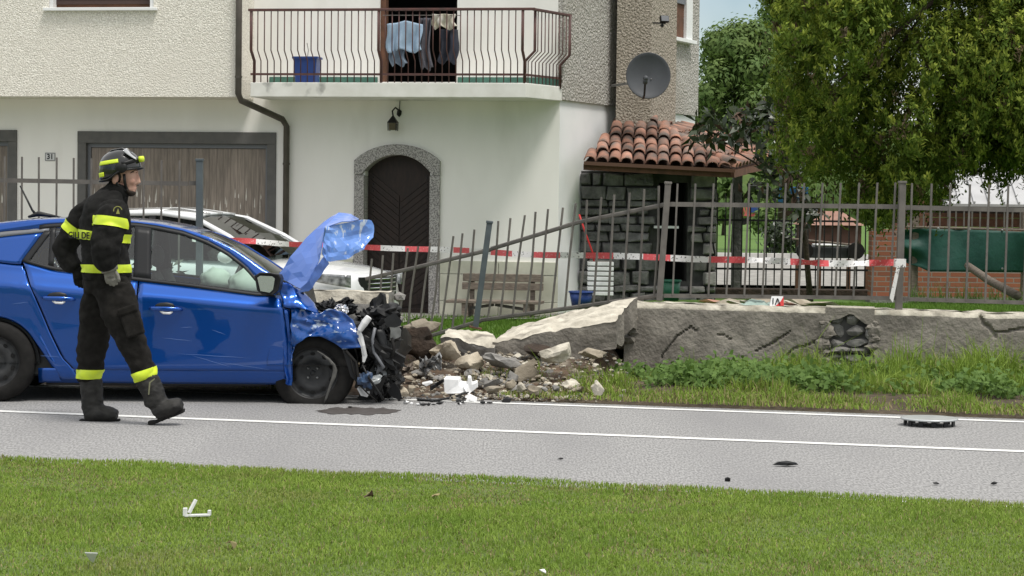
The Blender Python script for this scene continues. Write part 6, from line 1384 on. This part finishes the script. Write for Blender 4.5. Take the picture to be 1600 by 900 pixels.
# helmet
HM = MB(); tl = -.06; Rm = Matrix.Rotation(-.16, 3, 'Y'); hc = B(188, 264, 0)
n = 32; rings = []
for k in range(9):
    a = k/8*math.pi*.5; r = math.cos(a)*1.0; z = math.sin(a)
    rings.append([hc+Rm @ V(((33*math.cos(t)*(r**.8))*PXM, (25*math.sin(t)*(r**.8))*PXM, 30*z*PXM)) for t in np.linspace(0, 2*math.pi, n+1)[:-1]])
rings[-1] = [p.lerp(hc+Rm @ V((0, 0, 30*PXM)), .9) for p in rings[-1]]
low = [hc+Rm @ V((33.5*math.cos(t)*PXM, 25.5*math.sin(t)*PXM, (-4 if math.cos(t) > .2 else -4-11*sstep(.2, -.6, math.cos(t)))*PXM)) for t in np.linspace(0, 2*math.pi, n+1)[:-1]]
HM.loft([low]+rings, cap=False); he = HM.build('helmet', HELMET, fp, smooth=True, thick=.006)
q = MB(); cst = [hc+Rm @ V((x*PXM, 0, z*PXM)) for x, z in ((-31, 10), (-24, 21), (-8, 30.5), (8, 31), (22, 24))]; q.tube(cst, [(.016, .004), (.022, .006), (.024, .007), (.022, .006), (.014, .003)], 8, ax=(0, 1, 0)); q.build('helmet_crest', HELMET, he, smooth=True)
q = MB(); q.tube([hc+Rm @ V((34.5*math.cos(t)*PXM, 26.5*math.sin(t)*PXM, (-3.5 if math.cos(t) > .2 else -3.5-11*sstep(.2, -.6, math.cos(t)))*PXM)) for t in np.linspace(0, 2*math.pi, 41)], .007, 8); q.build('helmet_rim', BLACKPL, he, smooth=True)
q = MB()     # raised visor
q.grid(lambda u, v: hc+Rm @ V(((lerp(10, 30, v**1.2)+lerp(6, 1, v)*math.cos(lerp(-1.1, 1.1, u)))*PXM, (lerp(24, 22, v)*math.sin(lerp(-1.1, 1.1, u)))*1.05*PXM, lerp(30, 11, v)*PXM*(.80+.22*math.cos(lerp(-1.1, 1.1, u))))), 18, 8); q.build('visor', VISOR, he, smooth=True, thick=.004)
q = MB(); q.tube([hc+Rm @ V(((26*math.cos(t)+6)*PXM, 26.5*math.sin(t)*PXM, (6+4*math.cos(t))*PXM)) for t in np.linspace(-1.5, 1.5, 15)], [(.014, .010)]*15, 8, ax=(0, 0, 1)); q.build('visor_frame', BLACKPL, he, smooth=True)
q = MB(); q.tube([hc+Rm @ V((33*PXM, -7*PXM, 10*PXM)), hc+Rm @ V((40*PXM, -8*PXM, 10*PXM))], [.022, .02], 12); q.build('helmet_torch', HIVIS, he, smooth=True)
q = MB(); q.ball(hc+V((6*PXM, -26*PXM, 2*PXM)), (10*PXM, 3*PXM, 9*PXM), 2); q.build('visor_hinge', BLACKPL, he, smooth=True)
def hstrip(t0, t1, z0, z1, k=1.02):
    q = MB()
    def fn(u, v):
        t = lerp(t0, t1, u); z = lerp(z0, z1, v); r = math.sqrt(max(.05, 1-(z/30)**2))**.8 if z > 0 else 1
        return hc+Rm @ V((33*math.cos(t)*r*k*PXM, 25*math.sin(t)*r*k*1.03*PXM, z*PXM))
    q.grid(fn, 14, 3); return q.build('helmet_strip', HIVIS, he, smooth=True, thick=.002)
hstrip(-math.pi*.86, -math.pi*.47, 9, 15); hstrip(-math.pi*.98, -math.pi*.74, -9, -2, 1.035)
for k, s in enumerate('VIGILI'):   # lettering on the helmet strip
    pass
q = MB(); q.tube([B(194, 272, -.088), B(195, 285, -.082), B(198, 297, -.06), B(205, 304, 0)], [(.010, .005)]*4, 6, ax=(1, 0, 0)); q.build('chin_strap', BLACKPL, he, smooth=True)
q = MB(); q.tube([B(176, 272, -.088), B(184, 290, -.085), B(198, 298, -.06)], [(.009, .005)]*3, 6, ax=(1, 0, 0)); q.build('chin_strap', BLACKPL, he, smooth=True)
# gloves with five fingers
def glove(cx, cy, d, flip, mt, sc=1.0):
    m = MB(); E(m, [(cx, cy-16, d), (cx+1, cy-6, d), (cx+2, cy+2, d)], [(7, 9), (7.5*1, 10), (6.5, 10)], 14)
    for k, (dx, ln) in enumerate(((-7, 12), (-2.3, 15), (2.4, 16), (7, 13.5))):
        m.tube([B(cx+2+dx*.8, cy, d), B(cx+2+dx, cy+ln*.45, d-.008), B(cx+2.5+dx+flip*1.0, cy+ln*.8, d+.004), B(cx+2.5+dx+flip*2.2, cy+ln, d+.016)], [.0125, .0125, .0115, .009], 8)
    m.tube([B(cx+8, cy-9, d-.01), B(cx+13, cy-1, d-.02), B(cx+15, cy+6, d-.018), B(cx+15, cy+10, d-.01)], [.013, .0125, .012, .009], 8)
    b = fuse(m, .0045, 2); o = done(b, 'glove', mt); b.free(); return o
glove(171, 431, -.25, 1, GLOVE); glove(122, 434, .24, 1, CLOTH)
E(q := MB(), [(168, 411, -.25), (172, 424, -.245)], [(15, 15), (13, 13)], 16); q.build('glove_cuff', GLOVE, fp, smooth=True)
# ------------------------------------------------------------------ grass and weeds
def blades(name, XY, Z, H, Wd, lean, mt, seed, parent=None, mats=None, mi=None, bend=True):
    rg = np.random.default_rng(seed); N = len(XY); a = rg.uniform(0, 2*np.pi, N); ln = np.abs(rg.normal(0, lean, N))*H; dx, dy = np.cos(a), np.sin(a)
    wa = rg.uniform(0, 2*np.pi, N); wx, wy = np.cos(wa)*Wd/2, np.sin(wa)*Wd/2
    b = np.column_stack([XY, Z]); l = b+np.column_stack([wx, wy, 0*wx]); r = b-np.column_stack([wx, wy, 0*wx])
    mid = b+np.column_stack([dx*ln*.3, dy*ln*.3, H*.6]); ml = mid+np.column_stack([wx, wy, 0*wx])*.8; mr = mid-np.column_stack([wx, wy, 0*wx])*.8
    tip = b+np.column_stack([dx*ln, dy*ln, H*np.clip(1-.35*(ln/np.maximum(H, 1e-4))**2, .3, 1)])
    v = np.stack([l, r, mr, ml, tip], 1).reshape(-1, 3); i = np.arange(N)*5
    loops = np.stack([i, i+1, i+2, i+3, i+3, i+2, i+4], 1).ravel(); ls = np.stack([np.arange(N)*7, np.arange(N)*7+4], 1).ravel(); lt = np.tile([4, 3], N)
    me = bpy.data.meshes.new(name); me.vertices.add(len(v)); me.vertices.foreach_set('co', v.ravel().astype(np.float32)); me.loops.add(len(loops)); me.loops.foreach_set('vertex_index', loops.astype(np.int32))
    me.polygons.add(2*N); me.polygons.foreach_set('loop_start', ls.astype(np.int32)); me.polygons.foreach_set('loop_total', lt.astype(np.int32))
    for q in (mats or [mt]): me.materials.append(q)
    if mi is not None: me.polygons.foreach_set('material_index', np.repeat(mi, 2).astype(np.int32))
    me.update(); return obj(name, me, parent)
rg = np.random.default_rng(5)
N = 430000; s = rg.uniform(-6.5, 6.5, N); o = O_NEAR+.35-rg.uniform(0, 1, N)**1.15*5.2
edge = .012*np.sin(s*3.1)+.012*np.sin(s*7.7+1)+rg.normal(0, .02, N); ok = o < O_NEAR-.02-.006*s+edge; s, o = s[ok], o[ok]
XY = np.array([C_MID.x, C_MID.y])+np.outer(s, [RD.x, RD.y])+np.outer(o, [RN.x, RN.y])
near = np.abs(XY[:, 0]) < XY[:, 1]*.28+.6; XY = XY[near]
def nfield(XY, sc, seed):        # cheap smooth noise
    g = np.random.default_rng(seed).random((64, 64)); x = XY[:, 0]*sc+200.3; y = XY[:, 1]*sc+200.7; i = np.floor(x).astype(int); j = np.floor(y).astype(int); fx, fy = x-i, y-j; fx = fx*fx*(3-2*fx); fy = fy*fy*(3-2*fy)
    return (g[i % 64, j % 64]*(1-fx)*(1-fy)+g[(i+1) % 64, j % 64]*fx*(1-fy)+g[i % 64, (j+1) % 64]*(1-fx)*fy+g[(i+1) % 64, (j+1) % 64]*fx*fy)
dens = .55*nfield(XY, 1.1, 1)+.45*nfield(XY, 3.3, 2); keep = rg.random(len(XY)) < np.clip((dens-.05)*4, .8, 1); XY = XY[keep]; dens = dens[keep]
H = (.016+.022*nfield(XY, 2.1, 3)*rg.uniform(.5, 1.3, len(XY)))*np.clip(.7+dens*.6, .6, 1.3); mi = (rg.random(len(XY)) < .07+.2*(dens < .36)).astype(int)
tag(blades('lawn_grass', XY, np.array([lz(a, b)+.002 for a, b in XY]), H, (.0055), .8, None, 3, None, [GRASSA, GRASSB], mi), kind='stuff')
# verge weeds in front of the wall
def verge_pts(n, x0, x1, v0, v1, seed):
    r = np.random.default_rng(seed); x = r.uniform(x0, x1, n); v = r.uniform(v0, v1, n); out = []
    for a, b in zip(x, v):
        s_ = ws(a); pw = WP(s_, .03); so_ = (pw-C_MID).dot(RD); pr = RP(so_, O_FAR+.10); q = pr.lerp(pw, b); out.append((q.x, q.y))
    return np.array(out), v
XY, v = verge_pts(34000, 880, 1850, .03, 1.0, 6); f = nfield(XY, 2.3, 7); k = rg.random(len(XY)) < np.clip((f-.15)*2.2+v*.4-.1, .15, 1); XY, v, f = XY[k], v[k], f[k]
f2 = nfield(XY, 4.5, 77); H = (.03+.34*v*np.clip(f*f2*2.4-.06, 0, 1))*rg.uniform(.5, 1.35, len(XY)); Hx = rg.random(len(XY)) < .02; H[Hx] *= 1.6; mi = (rg.random(len(XY)) < np.clip(.38-.6*v, .03, .38)).astype(int)
tag(blades('verge_grass', XY, np.full(len(XY), .03)+.04*v, H, .009, .75, None, 8, None, [GRASSA, GRASSB], mi), kind='stuff')
XY, v = verge_pts(1900, 900, 1850, .40, .98, 9); f = nfield(XY, 2.6, 11); k = f > .40; XY, v, f = XY[k], v[k], f[k]; n = len(XY)
C = np.column_stack([XY, .08+.16*f*rg.random(n)]); C = np.repeat(C, 9, 0)+rg.normal(0, .05, (n*9, 3)); Nn = np.tile([0, -.3, .35], (len(C), 1))
tag(leaves('verge_weeds', C, Nn, .065, .042, LEAFW, None, .6, 12), kind='stuff')
# sparse tufts on the rubble and left verge
XY, v = verge_pts(2600, 600, 900, .02, .75, 14); f = nfield(XY, 3.5, 15); k = f > .55; XY = XY[k]
tag(blades('rubble_grass', XY, .06+.16*np.clip((v[k]-.1)*1.2, 0, 1), rg.uniform(.04, .13, len(XY)), .007, .8, None, 16, None, [GRASSA, GRASSB], (rg.random(len(XY)) < .4).astype(int)), kind='stuff')
XY, v = verge_pts(9000, -500, 600, .02, 1, 17)
tag(blades('verge_grass', XY, np.full(len(XY), .03)+.04*v, rg.uniform(.03, .1, len(XY)), .008, .8, None, 18, None, [GRASSA, GRASSB], (rg.random(len(XY)) < .35).astype(int)), kind='stuff')
# garden lawn behind the wall (right) and by the bench
def garden_pts(n, x0, x1, Y0, Y1, seed):
    r = np.random.default_rng(seed); Y = r.uniform(Y0, Y1, n); x = r.uniform(x0, x1, n); X = (x-800)/FPX*Y; Z = np.array([garden_z(a, b) for a, b in zip(X, Y)]); return np.column_stack([X, Y]), Z
XY, Z = garden_pts(26000, 1260, 1720, 19.2, 26, 21); tag(blades('garden_grass', XY, Z, rg.uniform(.04, .10, len(XY)), .010, .5, LAWNB := mat('garden_blade', (.11, .20, .03), (.085, .165, .025), 3, .8, spec=.2, trans=(.14, .24, .03)), 22), kind='stuff')
XY, Z = garden_pts(2500, 1420, 1720, 28, 30, 27); tag(blades('garden_grass', XY, Z, rg.uniform(.1, .5, len(XY))*rg.random(len(XY)), .010, .4, LEAFW, 28), kind='stuff')
XY, Z = garden_pts(16000, 560, 960, 20.5, 30, 23); tag(blades('garden_grass', XY, Z, rg.uniform(.04, .12, len(XY)), .010, .5, LAWNB, 24), kind='stuff')
# ------------------------------------------------------------------ litter
def shard(name, x, y, pts, mt, label, cat, z=.03, th=.006, tilt=0, seed=0, group=None):
    c = G(x, y, z); m = MB(); rn = random.Random(seed); top = [c+V((a, b, rn.uniform(0, tilt))) for a, b in pts]; m.prism(top, (0, 0, th)); return tag(m.build(name, mt, None, bevel=.002), label, cat, group)
def star(n, r, seed): rn = random.Random(seed); return [(r*rn.uniform(.4, 1)*math.cos(2*math.pi*k/n), r*rn.uniform(.4, 1)*math.sin(2*math.pi*k/n)) for k in range(n)]
c = G(305, 806, .05); t = thing('plastic_bracket', 'white broken plastic bracket lying on the lawn', 'plastic piece', c)
q = MB(); q.bar(c+V((-.05, 0, .0)), c+V((.07, .01, .004)), .022, .012); q.build('bar', WHITEPL, t, bevel=.003)
q = MB(); q.bar(c+V((-.03, 0, .012)), c+V((.0, .02, .075)), .018, .014); q.build('hook', WHITEPL, t, bevel=.003)
q = MB(); q.box(c+V((-.048, 0, .018)), (.02, .02, .04)); q.build('peg', WHITEPL, t, bevel=.003)
q = MB(); q.box(c+V((.066, .01, .014)), (.016, .02, .026)); q.build('peg', WHITEPL, t, bevel=.003)
shard('plastic_shard', 142, 881, [(-.02, -.03), (.035, -.035), (.01, .0), (-.015, .05)], WHITEPL, 'white plastic shard on the lawn near the bottom left', 'plastic piece', .05, .006, .05, 2)
shard('plastic_shard', 847, 896, star(6, .03, 3), WHITEPL, 'tiny white scrap on the lawn at the bottom edge', 'plastic piece', .045, .006, .02, 3)
shard('dry_leaf', 578, 779, star(7, .035, 4), LEAFMB, 'curled brown leaf on the lawn below the road', 'leaf', .045, .004, .05, 4)
shard('dry_leaf', 362, 860, star(7, .03, 5), GRASSB, 'pale dry leaf on the lawn in the worn patch', 'leaf', .04, .004, .04, 5)
shard('dry_leaf', 680, 777, star(7, .03, 6), GRASSB, 'pale flat leaf on the lawn right of the brown leaf', 'leaf', .04, .004, .02, 6)
for k, (x, y, r, lab) in enumerate(((876, 718, .02, 'small dark scrap on the road below the rubble'), (1230, 728, .05, 'long black plastic splinter on the road'), (1137, 751, .02, 'small dark lump on the road near the lawn edge'), (1463, 757, .022, 'dark crumb on the road at right near the lawn'), (1553, 757, .026, 'flat dark crumb at the far right of the road'), (792, 629, .04, 'black lump of debris on the road edge line'), (547, 637, .02, 'tiny dark bolt on the stain beside the front wheel'))):
    m = MB(); cc = G(x, y, .004); m.rock(cc+V((0, 0, r*.3)), (r*(1.6 if k == 1 else 1), r*.7, r*(.9 if k in (2, 5) else .35)), k+500, 1, .4, 3); tag(m.build('debris_piece', BLACKPL, None, auto=30), lab, 'debris')
# wheel cover lying face down on the road
c = G(1452, 655, .045); t = thing('wheel_cover', 'grey wheel cover lying face down on the road at the right', 'wheel cover', c); q = MB(); n = 36
q.loft([[c+V((r*math.cos(2*math.pi*k/n), r*math.sin(2*math.pi*k/n), z)) for k in range(n)] for r, z in ((.001, .006), (.1, .006), (.17, .012), (.2, .012), (.205, .004), (.2, -.002), (.1, -.004), (.001, -.004))], cap=False); q.build('disc', mat('cover_silver', (.5, .52, .52), (.4, .42, .42), 6, .35, metal=.3), t, smooth=True)
for k in range(12):
    a = 2*math.pi*k/12; q = MB(); q.box(c+V((.175*math.cos(a), .175*math.sin(a), -.022)), (.035, .012, .04), Matrix.Rotation(a+1.57, 3, 'Z')); q.build('clip', BLACKTRIM, t)
# white headlamp housing pieces beside the car
c = G(712, 620, .05); 
q = MB(); a = [P(692, 592, 17.15), P(716, 593, 17.1), P(717, 600, 17.1), P(727, 601, 17.1), P(731, 611, 17.05), P(718, 615, 17.05), P(694, 616, 17.1)]; q.prism(a, (.02, .09, .02)); tag(q.build('lamp_housing', WHITEPL, None, bevel=.008), 'large white broken lamp housing lying beside the rubble', 'plastic piece')
q = MB(); a = [P(722, 602, 17.1), P(730, 600, 17.1), P(731, 590, 17.1), P(736, 590, 17.1), P(738, 600, 17.1), P(746, 597, 17.1), P(747, 605, 17.1), P(737, 612, 17.1), P(732, 618, 17.0), P(728, 612, 17.0)]; q.prism(a, (.0, .06, .015)); tag(q.build('lamp_bracket', WHITEPL, None, bevel=.006), 'white forked plastic bracket right of the lamp housing', 'plastic piece')
q = MB(); a = [P(726, 621, 16.95), P(734, 618, 16.95), P(746, 624, 16.9), P(744, 629, 16.9), P(734, 626, 16.9)]; q.prism(a, (0, .05, .012)); tag(q.build('plastic_strip', WHITEPL, None, bevel=.005), 'white plastic strip below the forked bracket by the road', 'plastic piece')
q = MB(); a = [P(659, 600, 17.1), P(672, 597, 17.1), P(676, 599, 17.1), P(666, 604, 17.1)]; q.prism(a, (0, .05, .01)); tag(q.build('plastic_chip', WHITEPL, None, bevel=.004), 'white plastic chip left of the lamp housing', 'plastic piece')
q = MB(); q.grid(lambda u, v: P(lerp(672, 694, u), lerp(603, 592, u)+8*v-3*u*v, 17.15+.05*math.sin(u*4)), 8, 4); tag(q.build('black_trim_piece', BLACKTRIM, None, smooth=True, thick=.006), 'bent black trim piece behind the white lamp housing', 'plastic piece')
q = MB(); q.tube([P(655, 624, 16.95), P(680, 626, 16.9), P(705, 621, 16.95), P(732, 613, 17.0)], [(.008, .02), (.01, .022), (.01, .02), (.006, .01)], 6, ax=(0, 0, 1)); tag(q.build('black_trim_strip', BLACKPL, None), 'long black plastic trim strip along the road edge', 'plastic piece')
rn = random.Random(91)
for k in range(34):
    x = rn.uniform(596, 770); y = rn.uniform(619, 632); cc = G(x, y, .012); m = MB(); m.rock(cc, (rn.uniform(.01, .045), rn.uniform(.008, .02), rn.uniform(.004, .016)), k+700, 1, .5, 3)
    mt = rn.choice([BLACKPL]*4+[WHITEPL, METALGREY]); tag(m.build('crash_fragment', mt, None), 'small %s crash fragment on the road edge in front of the rubble' % {BLACKPL: 'black', WHITEPL: 'white', METALGREY: 'silver'}[mt], 'debris', 'small crash fragments on the road edge')
q = MB(); q.grid(lambda u, v: P(lerp(655, 690, u), lerp(558, 580, v)+4*math.sin(u*6), 17.6)+V((0, .10*noise.noise(V((u*4, v*4, 0))), .05*noise.noise(V((u*5, v*3, 4))))), 10, 7); tag(q.build('torn_metal_sheet', METALGREY, None, thick=.004), 'crumpled grey metal sheet below the dark boulder', 'metal piece')
q = MB(); q.grid(lambda u, v: P(lerp(612, 645, u), lerp(590, 565, u)+12*v, 17.4)+V((0, .08*noise.noise(V((u*4, v*4, 7))), .04*noise.noise(V((u*5, v*3, 8))))), 8, 5); tag(q.build('torn_board_piece', WOODGREY, None, thick=.006), 'torn brown board between the car front and dark boulder', 'debris')
m = MB(); m.grid(lambda u, v: V((lerp(-3, .75, u), lerp(29.7, 30.98-.18*lerp(-3, .75, u)-.3, v), garden_z(lerp(-3, .75, u), 30)+.035)), 20, 4); struct(m.build('bounce_strip', CONCGREY))  # grey strip added to keep green lawn bounce off the facade
# yard paving in front of the garage
m = MB(); m.grid(lambda u, v: (lambda x, y: V((x, y, garden_z(x, y)+.03)))(lerp(-14, lerp(-2.2, -1.2, v), u), lerp(WP(-5, -.3).y-.2+1.2*(1-u), 31.2, v)), 40, 30); struct(m.build('yard_paving', mat('yard_gravel', (.36, .34, .31), (.24, .225, .205), 12, .95, .5, 50, .01), smooth=True))
